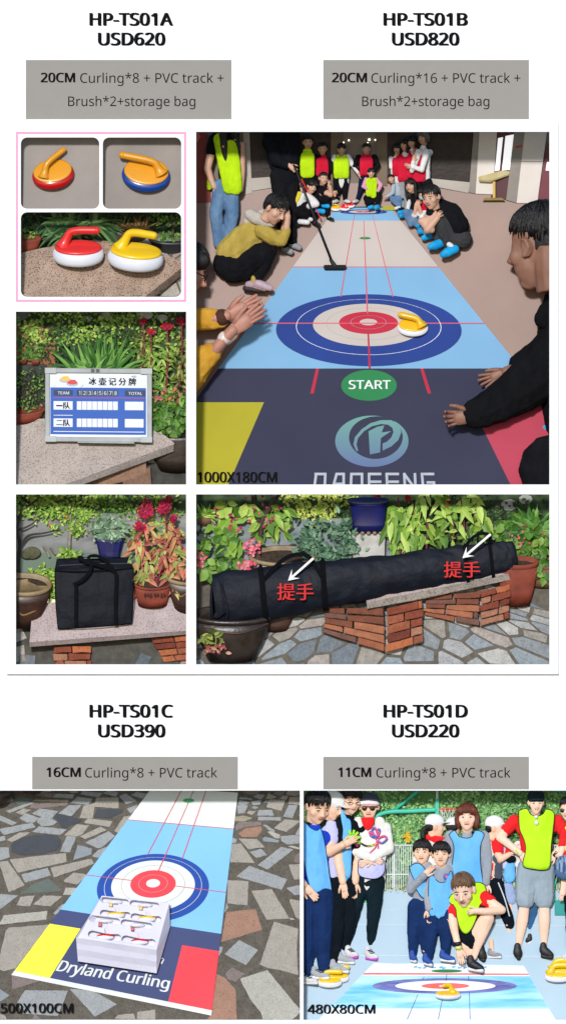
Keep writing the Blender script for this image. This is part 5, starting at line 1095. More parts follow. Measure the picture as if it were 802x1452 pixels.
b = MB(); b.curve([(27, 826, 52), (25, 796, 52), (28, 772, 52), (24, 750, 53), (30, 725, 54), (36, 700, 55)], 3.4, 1.4, n=6); b.curve([(27, 776, 52), (40, 760, 52), (62, 756, 53), (86, 751, 55)], 2.2, .8); b.curve([(25, 752, 53), (44, 744, 54), (56, 732, 56)], 1.6, .7); b.curve([(26, 735, 53), (14, 720, 54)], 1.4, .8); b.curve([(30, 724, 53), (48, 712, 55), (60, 700, 56)], 1.2, .6)
b.build('trunk', bark, t, smooth=True)
b = MB(); cloud(b, (52, 716, 54), (40, 20, 6), 260, 7, 3.4, clumps=18); b.build('crown', leaf_light, t)
t = thing('thin_tree', 'thin pale trunk standing in the pond behind the square bag', 'tree', (99, 792, 62)); b = MB(); b.curve([(99, 796, 62), (98, 770, 62), (100, 745, 63), (98, 715, 64)], 2.8, 2.2); b.build('trunk', mat('pale_bark', '#a0988a', .85, '#6f685d', 10, bump=.4), t, smooth=True)
b = MB(); cloud(b, (98, 735, 61), (26, 22, 5), 240, 7, 3.4, clumps=14); b.build('crown', leaf_light, t)
t = thing('pond_rock', 'rounded rock with white stems at the edge of the green pond', 'rock', (50, 792, 60)); b = MB(); b.ell((45, 784, 61), (13, 9, 5), seg=14); b.ell((38, 788, 60), (8, 5, 4)); b.build('rock', mat('pond_rock', '#6d6a50', .9, '#474630', 8, bump=.8), t, smooth=True)
b = MB(); b.curve([(61, 774, 58), (66, 780, 57), (70, 790, 58)], 2.2, 1.6); b.curve([(70, 775, 58), (76, 782, 57), (79, 786, 58)], 1.8, 1.4); b.build('stems', mat('pale_bark', '#a0988a'), t)
t = pot('large brown pot with painted dragon pattern and tan rim at the left edge', 34, 884, 40, 38, 62, pot_brown, 22, .35, .55, rim_tan)
b = MB(); b.curve([(24, 856, 25), (34, 851, 23), (44, 858, 24), (54, 852, 27)], 1.4, 1.0, kd=.5); b.curve([(24, 862, 26), (32, 872, 27), (46, 868, 26), (58, 862, 30)], 1.6, .9, kd=.5); b.build('painted_dragon', mat('tan_glaze', '#86683a', .5), t)
t = pot('large brown glazed pot with pale pattern at the right edge', 268, 866, 42, 32, 54, pot_brown, 20, .35, .6, rim_tan)
b = MB(); b.curve([(250, 838, 30), (256, 846, 28), (264, 842, 26)], 1.4, 1.0, kd=.5); b.build('painted_pattern', mat('tan_glaze', '#86683a'), t)
t = pot('red brown pot of orange leaved cockscombs right of the square bag', 216, 857, 38, 25.5, 32, pot_terra, 18, .35, .8)
b = MB()
for k, (xx, hh_) in enumerate(((205, 6), (209, 4), (213, 6.5), (219, 6), (223, 4), (228, 6.5), (232, 5))): b.plate([(xx, 841), (xx+1.6, 841), (xx+1.3+(k % 2), 841+hh_), (xx-.3+(k % 2), 841+hh_)], 24-abs(xx-217)*-.05, .6); b.plate([(xx-1, 843+(k % 3)), (xx+2.4, 843+(k % 3)), (xx+2.4, 844+(k % 3)), (xx-1, 844+(k % 3))], 23.7-abs(xx-217)*-.05, .6)
b.build('pot_marks', mat('pot_marks', '#3d1a14', .8), t)
for i, (x, y0, r, h) in enumerate(((205, 721, 15, 15), (234, 716, 12, 13), (198, 745, 8, 8), (246, 735, 5, 5))):
    t = thing('cockscomb_plant', ['cockscomb with the largest crimson crest, above the red brown pot', 'cockscomb with a second crimson crest at the upper right', 'cockscomb with a small crimson crest below the largest one', 'thin cockscomb with a tiny crest at the right edge'][i], 'flower', (216+i*5, 828, 40), 'cockscombs in the red brown pot')
    b = MB(); b.curve([(213+i*6, 828, 40), (x+3, 790, 38), (x, y0+4, 38)], 1.6, 1.4); b.build('stem', mat('red_stem', '#7d2338'), t, smooth=True)
    b = MB()
    rq = random.Random(i)
    for k in range(14): cloud(b, (x+rq.uniform(-1, 1)*r*.7, y0+rq.uniform(-1, 1)*h*.7, 36+rq.uniform(-3, 3)), (r*.35, r*.35, 3), 26, 3, 2.4, hollow=0)
    b.build('crest', mat('crimson_crest', '#a8123f', .75, island=['#74082a', '#b4143f', '#d33a62']), t)
    b = MB(); cloud(b, (x+4, (y0+828)/2+8, 36), (20, 42, 5), 60, 17, 6.5, droop=.6, hollow=0); b.build('leaves', leaf_rust, t)
t = thing('blue_pot', 'cobalt blue pot with a leafy succulent on the wall behind the square bag', 'potted plant', (155, 792, 52))
b = MB(); b.lathe([(0, 0), (14, 0), (16, 12), (19.5, 26), (21.5, 27), (21.5, 30), (18.5, 30), (17, 26), (0, 26)], (155, 792, 56), 10, .4, seg=10); b.build('body', pot_blue, t)
b = MB(); cloud(b, (155, 750, 50), (24, 15, 6), 220, 11, 5, hollow=.05); b.build('foliage', mat('grey_green_leaves', '#7d9a7c', .45, island=['#4a6a4a', '#83a07f', '#b3c6a4'], scale=3), t)
t = thing('ground_plant', 'bright green leaves sprouting behind the left side of the square bag', 'plant', (92, 800, 48)); b = MB(); cloud(b, (99, 788, 46), (14, 7, 3), 60, 10, 4.5); cloud(b, (70, 830, 50), (12, 24, 4), 110, 9, 4.5); cloud(b, (56, 812, 50), (16, 8, 3), 40, 8, 4); b.build('foliage', leaf_light, t)
# ================================================================ long roll bag on bench and pot
compartment(ROLL, 5, .6)
random.seed(31)
gd = lambda y: 70-(y-800)*.19
ground('ground', [(270, 800, 70), (790, 800, 70), (790, 950, 41.5), (270, 950, 41.5)], mortar, 3)
VX, VY = 560, 770
def fnr(X, Z):       # X metres sideways, Z distance
    y = VY+120/Z; return (VX+X*(y-VY)*1.5, y, gd(y)-.9)
pave_b = mat('blue_grey_paving', '#9a9c9c', .7, island=['#a6a5a3', '#8f979c', '#a89c94', '#70787e', '#b5b2ac', '#8a8f92', '#9a9389'], scale=12, speck=((.68, .68, .68), (1.25, 1.24, 1.22), 45), bump=.08)
b = MB()
for c in crazy(-1.6, .62, 1.5, 2.9, 300, .011, 12):
    c = [(x*1.0, z) for x, z in c]; pts = [fnr(*p) for p in c]
    if max(p[0] for p in pts) < 268 or min(p[0] for p in pts) > 790: continue
    b.slab(pts, [(x, y, d+.8) for x, y, d in pts])
b.build('paving', pave_b, kind='structure')
t = thing('granite_bench', 'long granite bench slab on two brick piers under the long black roll bag', 'bench', (640, 862, 30))
b = MB(); b.slab([(517, 846, 34), (600, 822, 44), (730, 804, 50), (737, 810, 44), (600, 838, 28), (520, 854.5, 21.5)], [(517, 850, 40), (600, 826, 50), (730, 808, 56), (737, 814, 50), (600, 842, 34), (520, 858.5, 27.5)]); b.build('slab', gr3, t)
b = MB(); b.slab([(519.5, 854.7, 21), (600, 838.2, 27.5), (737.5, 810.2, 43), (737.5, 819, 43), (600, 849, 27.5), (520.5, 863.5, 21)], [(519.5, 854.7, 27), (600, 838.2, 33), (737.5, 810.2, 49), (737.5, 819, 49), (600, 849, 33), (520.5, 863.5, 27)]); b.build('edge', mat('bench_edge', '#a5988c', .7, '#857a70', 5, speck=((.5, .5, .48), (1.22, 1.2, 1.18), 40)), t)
for i, (fr_, sd_, dd) in enumerate(((((547, 862), (599, 851), (600, 911), (547, 926)), ((459, 862), (546.5, 862), (546.5, 926), (459, 898)), 25), (((681, 838), (723, 828), (723, 877), (681, 889)), ((603, 846), (680.5, 838), (680.5, 889), (600, 873)), 36))):
    t = thing('brick_pier', ['near pier of orange bricks under the long roll bag bench', 'farther pier of orange bricks under the right end of the long bench'][i], 'bricks', (fr_[0][0], fr_[2][1], dd))
    b = MB(); brickface(b, fr_, dd, dd+3, 5, 1.1, 15+i); b.build('near_face', brick_m, t, bevel=1.1)
    b = MB(); brickface(b, sd_, dd+9, dd+.5, 5, 1.7, 25+i); b.build('side_face', mat('dull_side_bricks', '#94583f', .9, island=['#94583f', '#7a4836', '#a4674a', '#735045'], scale=10, bump=.5, bscale=25), t, bevel=1.1)  # side face takes a darker, greyer brick mix than the near face
# the roll
nv3 = mat('roll_nylon', '#141924', .6, '#0e121b', 5, bump=.5, bscale=9, spec=.2)
rl = thing('roll_bag', 'very long black cylindrical carry bag lying on the pot and the granite bench', 'bag', (500, 880, 30))
ax = [(304, 852, 26, 38), (322, 850, 24, 41), (367, 844, 23, 39.5), (420, 835.5, 22, 37), (451, 831, 22, 35.5), (490, 825.5, 22.5, 33.5), (529, 820, 24, 31.5), (575, 812.5, 26, 29), (621, 805, 29, 27), (655, 800, 32, 26), (688, 795, 36, 25), (714, 790, 39, 23), (726, 788, 40, 21), (732, 788, 41, 14)]
def axp(t_):
    t_ = max(0, min(len(ax)-1.001, t_)); i = int(t_); f = t_-i; return tuple(a*(1-f)+b_*f for a, b_ in zip(ax[i], ax[i+1]))
b = MB(); vs = []; fs = []; NR, NS = 220, 44
for i in range(NR+1):
    c = axp((len(ax)-1)*i/NR); c2 = axp((len(ax)-1)*i/NR+.08); sl = math.atan2(c2[1]-c[1], c2[0]-c[0]) if i < NR-4 else -.15
    for j in range(NS):
        a = 2*math.pi*j/NS; w = noise.noise(Vector((i*.05, math.cos(a)*2.0+i*.02, math.sin(a)*2.0)))*2.4+noise.noise(Vector((i*.16, math.cos(a)*1.5+i*.10, math.sin(a)*1.5)))*1.8+abs(noise.noise(Vector((i*.09+math.cos(a)*1.6, math.sin(a)*3.2, i*.03))))*2.6-.8
        r = c[3]+w; u = r*math.cos(a); h = r*math.sin(a)
        sq = 1.0 if h < 0 else .96
        vs.append((c[0]-math.sin(sl)*h*sq*1.0, c[1]+math.cos(sl)*h*sq, c[2]+u*.5+6))
for i in range(NR):
    for j in range(NS): fs.append((i*NS+j, i*NS+(j+1) % NS, (i+1)*NS+(j+1) % NS, (i+1)*NS+j))
fs.append(tuple(NR*NS+j for j in range(NS)))
b.add(vs, fs); b.build('body', nv3, rl, smooth=True)
b = MB(); vs = []; fs = []
for k, (rr, dx) in enumerate(((1.0, 0), (.97, -3), (.85, -5), (.6, -5.5), (.3, -3.5), (0.02, -3))):
    for j in range(44):
        a = 2*math.pi*j/44; w = 1+.06*math.sin(a*3+1)*(1 if 0 < k < 5 else 0); vs.append((302+dx+1.2*rr*math.cos(a)*6*w+6, 853+36*rr*math.sin(a)*w, 32+18*rr*math.cos(a)-dx*.2))
for k in range(5):
    for j in range(44): fs.append((k*44+j, k*44+(j+1) % 44, (k+1)*44+(j+1) % 44, (k+1)*44+j))
b.add(vs, fs); b.build('end_panel', nv3, rl, smooth=True)
b = MB(); b.curve([(308, 817, 22), (316, 840, 9), (322, 862, 7.5), (321, 880, 12), (314, 891, 20)], 1.6, 1.4, n=8, kd=.7); b.curve([(300, 830, 22), (312, 838, 13), (318, 845, 9)], 1.2, .6); b.curve([(319, 868, 8), (308, 876, 14), (300, 872, 22)], 1.2, .6); b.build('end_folds', nv3, rl, smooth=True)
b = MB()
def band(b, x, w, x2):
    pts = []
    for k in range(13):
        a = R(-95+175*k/12); i0 = [i for i in range(len(ax)-1) if ax[i][0] <= x <= ax[i+1][0]][0]; f = (x-ax[i0][0])/(ax[i0+1][0]-ax[i0][0]); c = tuple(p*(1-f)+q*f for p, q in zip(ax[i0], ax[i0+1]))
        pts.append((x+(x2-x)*k/12, c[1]+(c[3]+1.2)*math.sin(a), c[2]+6-(c[3]+1.6)*.5*math.cos(a)-1.0))
    strap(b, pts, w, 3)
band(b, 367, 8, 378); b.build('webbing_band', nv2, rl); b = MB(); band(b, 455, 8, 462); b.build('webbing_band', nv2, rl)
b = MB(); strap(b, [(374, 823, 12), (388, 806, 10), (406, 791, 14), (424, 786, 17), (438, 790, 17), (449, 806, 12), (456, 818, 8)], 6); b.build('handle', nv2, rl)
b = MB(); strap(b, [(657, 778, 30), (668, 764, 28), (680, 757, 28), (692, 758, 29), (695, 770, 28)], 4.5); b.build('handle', nv2, rl)
b = MB(); band(b, 657, 5, 664); b.build('webbing_band', nv2, rl); b = MB(); band(b, 692, 5, 700); b.build('webbing_band', nv2, rl)
rw = mat('red_lettering', '#d41414', .6)
def lab(s, x0, y0, x1, y1, d, lbl):
    b = MB()
    for dx in (-.4, 0, .4): text(b, s, 0, 0, 1, 1, 0, font='cjk', fn=lambda u, v: (x0+dx+(x1-x0)*u, y0+(y1-y0)*v, d-dx*.05))
    return b.build('lettering', rw, rl, label=lbl)
lab('提手', 393, 827, 444, 851, 4.4, 'red lettering near the left handle'); lab('提手', 629, 796, 680, 819, 16.4, 'red lettering near the right handle')
aw = mat('white_arrow', '#f2f2ee', .6)
def arrow(tx, ty, hx, hy, d0, lbl):
    b = MB(); dx, dy = hx-tx, hy-ty; L = math.hypot(dx, dy); ux, uy = dx/L, dy/L; nx, ny = -uy, ux
    q = [(tx+nx*1.6, ty+ny*1.6), (hx-ux*9+nx*1.6, hy-uy*9+ny*1.6), (hx-ux*15+nx*8.5, hy-uy*15+ny*8.5), (hx, hy), (hx-ux*15-nx*8.5, hy-uy*15-ny*8.5), (hx-ux*9-nx*1.6, hy-uy*9-ny*1.6), (tx-nx*1.6, ty-ny*1.6)]
    q.insert(3, (hx, hy)) if False else None
    b.plate(q, d0, .6); return b.build('white_arrow', aw, None, label=lbl, cat='arrow')
arrow(444, 791.5, 408, 823.5, 3.8, 'slanting white arrow pointing at the left red writing on the roll bag')
arrow(695, 757.5, 655, 791.5, 14.5, 'slanting white arrow pointing at the right red writing on the roll bag')
# behind: wall, pots, plants
t = thing('garden_wall', 'pale grey garden wall behind the long roll bag', 'wall', (470, 800, 74)); b = MB(); b.rect(268, 735, 580, 812, 76, 3); b.build('wall', mat('grey_garden_wall', '#969da3', .85, '#6f777c', 2, bump=.15, stretch=(1, 1, 3)), t)
t = thing('thicket', 'mixed green thicket along the top behind the long roll bag', 'shrubs', (520, 780, 76)); b = MB(); b.rect(268, 690, 790, 745, 80, 2); b.rect(560, 740, 790, 815, 79, 2); b.build('leaf_backdrop', bk1, t)
b = MB(); cloud(b, (450, 712, 72), (46, 24, 4), 420, 7, 4, clumps=26); b.build('yellow_green_foliage', mat('yellow_green_leaves', '#b3c04a', .5, island=['#7f9c34', '#b4c24c', '#dcdc74']), t)
b = MB(); cloud(b, (470, 735, 74), (50, 26, 3), 330, 7, 3.4, clumps=22); cloud(b, (650, 730, 74), (70, 36, 3), 480, 7, 3.6, clumps=28); cloud(b, (300, 760, 74), (30, 30, 3), 180, 8, 4, clumps=12); cloud(b, (750, 740, 72), (30, 40, 3), 240, 8, 4, clumps=14); b.build('dark_foliage', leaf_dark, t)
b = MB()
for x, y, r in ((722, 716, 12), (745, 708, 10), (703, 722, 7)): b.plate(arc(x, y, r, r*.7, n=9), 77, 1)
b.build('bright_gap', mat('pale_far_wall', '#b9b8b0'), t)
t = thing('plant_pot', 'grassy plant in a clay pot on the wall at the far left', 'potted plant', (290, 745, 66)); b = MB(); b.lathe([(0, 0), (8, 0), (10, 12), (0, 12)], (290, 744, 70), 8, .4); b.build('body', mat('old_clay', '#7c5a42', .8), t, smooth=True)
b = MB(); blades(b, (290, 734, 68), 60, 22, 2.6, -175, -5, .6, 5, 8); b.build('foliage', leaf_light, t)
t = thing('small_tree', 'forked dark trunked tree in the big tan rimmed pot behind the roll bag', 'tree', (365, 795, 56)); b = MB(); b.curve([(366, 800, 56), (366, 775, 56), (369, 748, 56), (363, 728, 57), (358, 695, 58)], 5, 3.4); b.curve([(368, 752, 56), (374, 735, 56), (384, 715, 57), (392, 695, 58)], 4.4, 3.0); b.build('trunk', bark, t, smooth=True)
t = pot('big tan rimmed pot behind the left part of the roll bag', 400, 840, 58, 46, 56, pot_brown, 16, .3, .6, rim_tan)
t = thing('leafy_plant', 'plant with large light green leaves around the forked tree', 'plant', (330, 800, 60)); b = MB(); random.seed(5); cloud(b, (338, 742, 54), (42, 30, 6), 44, 24, 14, droop=.3, hollow=0); cloud(b, (392, 738, 60), (30, 26, 5), 40, 20, 9, droop=.4, hollow=0); b.build('foliage', leaf_light, t)
b = MB(); cloud(b, (350, 730, 50), (50, 28, 5), 36, 6, 4); b.build('blossoms', leaf_pink, t)
t = thing('begonia', 'begonia with round leaves and pink blossoms at the left end of the roll bag', 'plant', (310, 822, 52)); b = MB(); cloud(b, (306, 790, 48), (34, 26, 6), 80, 17, 14, droop=.2, hollow=0); b.build('foliage', leaf_mid, t)
b = MB(); cloud(b, (358, 775, 42), (12, 14, 3), 40, 6, 5, hollow=0); cloud(b, (350, 803, 42), (14, 5, 3), 34, 6, 5, hollow=0); cloud(b, (284, 795, 42), (8, 14, 3), 34, 6, 4, hollow=0); b.build('blossoms', mat('rose_blossom', '#dc6272', .6, island=['#c8405a', '#e0707c', '#f0a0a4']), t)
t = thing('leafy_shrub', 'dense round grey green shrub right of the tan rimmed pot', 'shrub', (462, 800, 52)); b = MB(); cloud(b, (464, 769, 50), (42, 28, 8), 420, 11, 5, hollow=0, clumps=40); b.build('foliage', mat('deep_grey_green', '#4d7458', .45, island=['#2c4a34', '#507658', '#84a280'], scale=3), t)
t = thing('stone_block', 'white stone block carrying the cobalt blue pot', 'block', (518, 800, 50)); b = MB(); b.slab([(499, 757, 54), (546, 757, 54), (544, 830, 54), (502, 830, 54)], [(499, 757, 62), (546, 757, 62), (544, 830, 62), (502, 830, 62)]); b.build('block', mat('white_rough_stone', '#c9c5be', .8, '#a8a49c', 5, bump=.4), t, bevel=1)
t = thing('blue_pot', 'cobalt blue footed pot standing on the white stone block', 'plant pot', (522, 757, 50)); b = MB(); b.lathe([(0, 1), (22, 1), (23, 12), (25.5, 40), (28.5, 42), (28.5, 48), (25, 48), (24, 42), (0, 42)], (522, 755, 56), 5, .35, seg=48); b.build('body', pot_blue, t, smooth=True)
b = MB()
for k in range(5): b.ell((505+k*8.6, 756, 47+abs(k-2)*.8), (3.2, 2.4, 2), seg=10, rings=6)
b.build('feet', mat('tan_foot', '#8d7458', .6), t, smooth=True)
b = MB(); b.lathe([(24.5, 39.8), (26.3, 40.8), (26.8, 42)], (522, 755, 56), 5, .37, seg=48); b.build('band', mat('pale_blue_band', '#3a46a0', .3), t)
t = thing('leafy_plant', 'bushy plant with drooping light green leaves right of the blue pot', 'plant', (620, 800, 60))
b = MB(); random.seed(15); cloud(b, (618, 733, 54), (72, 38, 8), 150, 23, 10, droop=.8, hollow=0); cloud(b, (575, 762, 58), (26, 22, 5), 90, 11, 5, droop=.4, hollow=0); b.build('foliage', leaf_light, t)
b = MB()
for x in (566, 585, 603, 640, 655): b.curve([(x, 790, 60), (x+3, 750, 58), (x-2, 705, 58)], 1.4, 1, n=4)
b.build('stems', mat('red_stem', '#7d2338'), t)
for x, y in ((577, 706), (631, 715), (536, 702)): b = MB(); cloud(b, (x, y, 46), (4, 4, 2), 26, 4, 3, hollow=0); b.build('crest', leaf_red, t)
t = thing('strap_leaf_plant', 'spiky strap leaf plant at the upper right behind the begonia', 'plant', (756, 760, 62)); b = MB(); blades(b, (760, 758, 62), 60, 52, 6, -170, -10, .4, 12, 10); b.build('foliage', leaf_blade, t)
pot('low clay pot half hidden at the right edge behind the terracotta pot', 772, 830, 66, 30, 34, mat('old_clay', '#7c5a42'), 14, .3, .7)
t = pot('terracotta pot of begonias at the right end of the roll bag', 733, 857, 52, 29, 64, pot_terra, 14, .3, .62)
b = MB(); b.plate([(737, 826), (741, 824), (741, 834), (737, 836)], 44, .4); b.plate([(743, 824), (747, 822), (747, 832), (743, 834)], 44.3, .4); b.build('pot_mark', mat('pot_marks', '#3d1a14'), t)
t = thing('begonia', 'begonia with broad green leaves above the terracotta pot at the right', 'plant', (738, 800, 44)); b = MB(); cloud(b, (740, 764, 62), (38, 32, 5), 170, 15, 12, droop=.2, hollow=0); cloud(b, (762, 805, 58), (18, 14, 5), 40, 14, 11, droop=.4, hollow=0); b.build('foliage', leaf_mid, t)
b = MB(); cloud(b, (744, 758, 54), (26, 20, 3), 24, 5, 4, hollow=0); b.build('blossoms', mat('salmon_blossom', '#c9604c'), t)
t = pot('low dark round pot under the left end of the roll bag', 328, 934, 34, 55, 66, pot_dark, 12, .4, .62)
b = MB(); b.curve([(290, 888, 12), (315, 896, 8), (345, 897, 8), (380, 884, 16)], 1.2, 1.2, n=14, kd=.6); b.build('rope_band', pot_brown, t)
t = thing('small_plant', 'small drooping reddish plant leaning on the low dark pot', 'plant', (305, 930, 20)); b = MB(); b.curve([(298, 888, 14), (306, 905, 11), (304, 922, 11)], 1, .8); b.curve([(300, 893, 14), (318, 912, 11)], .9, .6); cloud(b, (300, 903, 10), (16, 8, 2), 14, 14, 7, hollow=0); b.build('foliage', leaf_olive, t)
b = MB(); cloud(b, (306, 922, 10), (16, 7, 2), 24, 9, 5, hollow=0); b.build('red_leaves', mat('reddish_leaves', '#a8584a', .6, island=['#8c3a34', '#b4685a', '#c99a84']), t)
pot('small dark pot behind the low dark pot, under the roll bag', 388, 892, 54, 30, 30, pot_brown, 14, .3, .7)
# ================================================================ mat on crazy paving with a foam box
compartment(BL, 4)
random.seed(41)
pd = lambda y: 22+(1446-y)*.085
ground('ground', [(-30, 1100, pd(1100)), (432, 1100, pd(1100)), (432, 1455, pd(1455)), (-30, 1455, pd(1455))], mat('gritty_mortar', '#6e685e', .95, '#5c564d', 9, bump=.45, bscale=22, speck=((.7, .7, .7), (1.25, 1.22, 1.18), 34)), 4)
stones_t = """d 268,125 300,125 425,155 415,165 335,200 320,198|d 55,290 75,265 120,248 180,236 240,232 295,240 317,262 312,295 280,318 230,332 165,340 100,338 62,322|k 485,145 500,102 635,104 632,118 570,148
g 5,205 165,172 185,195 20,235|g 195,150 245,138 295,168 275,185 215,192 190,170|g 165,220 200,190 345,207 310,235|p 330,237 395,180 460,186 425,232 400,243|p 410,243 520,192 552,210 440,258|g 440,275 560,215 595,240 525,300 505,305
g 310,322 345,240 392,245 362,325|b 378,365 400,288 475,305 472,335|p 50,362 340,328 343,375 90,430|g 110,440 245,405 262,445 130,482|p 262,405 470,358 486,385 278,455|p 330,470 380,430 455,440 400,492 335,480|p 5,375 40,370 128,495 45,532|e 105,540 165,492 250,460 318,520 300,528
g 5,540 95,548 10,620 0,620|p 85,600 105,555 180,548 155,605|p 172,595 225,548 322,552 262,605|w 5,700 20,650 245,628 240,672|g 275,640 320,595 345,590 320,625 285,648|w 325,545 340,508 398,510 370,545
p 5,930 10,860 30,730 45,715 255,698 130,860 80,925 20,940|m 60,960 110,960 205,990 65,1035|g 90,1100 130,1038 352,1040 300,1170 120,1160|g 360,1030 480,1040 605,1110 490,1175|b 0,1025 50,1065 0,1105|p 590,1185 610,1165 690,1158 700,1188|p 708,1188 710,1150 802,1138 802,1188|m 165,1188 180,1160 210,1185|p 0,1155 28,1170 35,1188 0,1188
g 270,40 290,22 382,25 375,48|y 165,60 185,52 355,55 350,66|m 150,95 165,75 350,68 345,82 190,100|p 80,120 120,98 160,105 110,132|g 28,112 150,68 180,70 50,122|g 365,70 400,38 478,50 455,80|p 490,90 495,42 612,42 612,98|p 410,148 430,85 492,68 478,150|g 300,125 355,82 420,80 370,138|g 100,150 128,122 205,148 175,172 140,172|g 165,125 205,98 300,112 270,148 225,148|g 415,25 425,8 530,18 510,40|g 530,20 560,5 612,12 600,38|g 615,35 650,20 710,62 650,76|g 675,30 705,12 760,22 735,48|p 590,215 640,140 672,135 660,175 610,225|g 655,100 710,78 700,105 675,125|p 432,172 455,150 580,165 565,195|p 35,262 100,222 155,222 130,240 60,272|g 0,245 25,240 28,262 0,270|g 0,300 45,300 50,350 0,372|g 475,345 505,315 555,295 530,330 510,355|g 5,160 10,135 88,172 60,186|e 65,55 110,38 165,50 140,75 95,80|m 180,30 210,18 290,22 260,42|g 350,10 395,6 405,18 370,20|g 20,50 60,40 70,60 30,72|g 210,8 260,4 262,14 215,18"""
stones_r = """g 245,550 325,482 565,568 530,635|g 378,478 528,362 605,380 440,507|p 205,460 215,345 275,342 362,465|g 330,395 400,375 440,415 370,432|p 258,310 375,315 425,365 320,378|b 410,310 425,298 515,320 510,336 415,328|g 524,295 600,288 655,300 650,340 565,348 528,325|o 258,280 300,245 400,233 408,255 375,300 280,300|y 238,170 290,165 350,180 300,202 235,203|p 482,245 550,188 648,200 560,270|g 615,290 650,222 655,295|w 440,268 460,262 520,285 518,310 490,308|g 410,225 430,222 492,262 480,270 445,255
g 375,165 385,130 470,130 482,165|g 380,195 382,173 525,175 525,198|g 540,170 575,98 630,102 600,182|p 435,112 450,65 555,65 530,135|p 572,90 580,50 655,45 655,100|m 475,28 500,12 555,12 530,42|p 555,35 570,8 655,8 655,30 620,42|g 350,45 380,30 425,35 400,65|g 255,95 262,68 330,82 300,100|g 255,155 250,100 318,98 298,150|p 310,150 320,135 368,138 345,162|b 340,118 355,105 385,112 365,124|b 415,85 430,68 452,72 440,86|p 188,720 190,572 320,580 315,732|p 338,640 468,630 580,815 435,822|w 575,812 600,812 615,822 590,824|g 560,622 655,600 655,665 610,668|p 578,700 590,692 655,705 655,828 620,808|p 575,475 655,470 655,568 610,570 598,540|m 608,460 610,430 655,385 655,465|b 635,360 655,342 655,365|g 168,780 182,715 195,745|o 150,965 180,775 365,755 408,885|g 170,1040 262,950 382,1015 305,1110|p 392,1105 482,835 635,880 625,1010 635,1172 520,1140 450,1130|w 268,1195 440,1140 655,1400 600,1452 410,1452 400,1410 330,1320|o 120,1165 175,1190 240,1265 248,1452 60,1452 90,1420|m 175,1160 220,1125 300,1165 240,1215 190,1200|g 130,1055 138,992 160,995 150,1030|p 635,1190 655,1180 655,1215|w 570,360 590,355 645,368 640,380|p 430,60 445,22 500,50 470,58|p 515,60 540,38 570,42 560,65|g 335,75 400,68 395,95 350,100|m 290,20 320,8 400,10 380,30 330,35|p 640,160 655,152 655,205|m 235,235 260,205 400,205 405,225 300,240 240,262|g 255,60 270,48 345,58 340,68|g 205,340 210,300 250,315 240,340"""
cols = {'d': '#4a4e55', 'k': '#4a4e55', 'g': '#a4a7a9', 'p': '#aca59b', 'b': '#929ba1', 'e': '#68726c', 'w': '#b8b5ab', 'm': '#8a7c79', 'y': '#a8a08a', 'o': '#ab8470'}
gran = {k: mat('paving_'+n, c, .8, None, 9, speck=((.70, .69, .68), (1.2, 1.19, 1.18), 55) if k not in 'dkbe' else ((.85, .85, .85), (1.1, 1.1, 1.1), 60), bump=.15, bscale=30) for (k, c), n in zip(cols.items(), ('dark_slate', 'blue_slate', 'grey_granite', 'pink_granite', 'bluish_stone', 'green_slate', 'white_granite', 'mauve_stone', 'buff_stone', 'orange_granite'))}
b = MB(); keys = list(cols); rn = random.Random(4)
for src, ox, oy, sc in ((stones_t, 0, 1120, 802/220), (stones_r, 280, 1120, 668/150)):
    for item in src.replace('\n', '|').split('|'):
        k, *pp = item.split(); pts = [tuple(float(q) for q in s.split(',')) for s in pp]; pts = [(ox+x/sc, oy+y/sc) for x, y in pts]
        if ox == 0: pts = [(x-(3 if x < 3 else 0), y) for x, y in pts]
        fine = []
        for p, q in zip(pts, pts[1:]+pts[:1]):
            L = math.hypot(q[0]-p[0], q[1]-p[1]); n_ = max(1, int(L/4)); fine += [(p[0]+(q[0]-p[0])*i/n_+(rn.uniform(-.35, .35) if i else 0), p[1]+(q[1]-p[1])*i/n_+(rn.uniform(-.35, .35) if i else 0)) for i in range(n_)]
        o_ = rn.uniform(.5, 1.1); b.slab([(x, y, pd(y)-o_) for x, y in fine], [(x, y, pd(y)+.5) for x, y in fine], keys.index(k))
b.build('paving', [gran[k] for k in keys], kind='structure')
Hb = __import__('mathutils').Matrix(((246.593459, 330.773865, 16.0), (-120.008757, 845.165775, 1383.0), (-0.123227, 0.915878, 1.0)))
def Bm(u, v, off=0.0):
    q = Hb @ Vector((u, v, 1)); x, y = q.x/q.z, q.y/q.z; return (x, y, pd(y)-off)
s_lb = mat('sky_blue_vinyl', '#86c4f4', .5, '#7cbcf0', 1, **vin); s_cr = mat('ivory_vinyl', '#e3e6e2', .5, '#dbdfda', 1, **vin); s_nv = mat('slate_blue_vinyl', '#3f4a78', .5, '#3a446f', 1, **vin); s_rb = mat('royal_blue_vinyl', '#114aa6', .5, None, 1, **vin)
s_rd = mat('scarlet_vinyl', '#f04450', .5, '#e83e4a', 1, **vin); s_ye = mat('lemon_vinyl', '#f2ec48', .5, '#ebe540', 1, **vin); s_gr = mat('mint_green_vinyl', '#48b070', .5, None, 1, **vin); s_wh = mat('white_vinyl', '#e8ebea', .5, None, 1, **vin)
S2 = [s_lb, s_cr, s_nv, s_rb, s_rd, s_ye, s_gr, s_wh, v_wl, v_gl, v_rl]
mt = thing('curling_mat', 'printed curling mat lying on crazy paving under the white foam box', 'curling mat', (200, 1440, 22))
def bs(b, u0, u1, v0, v1, mi, off): b.face([Bm(u0, v0, off), Bm(u1, v0, off), Bm(u1, v1, off), Bm(u0, v1, off)], mi)
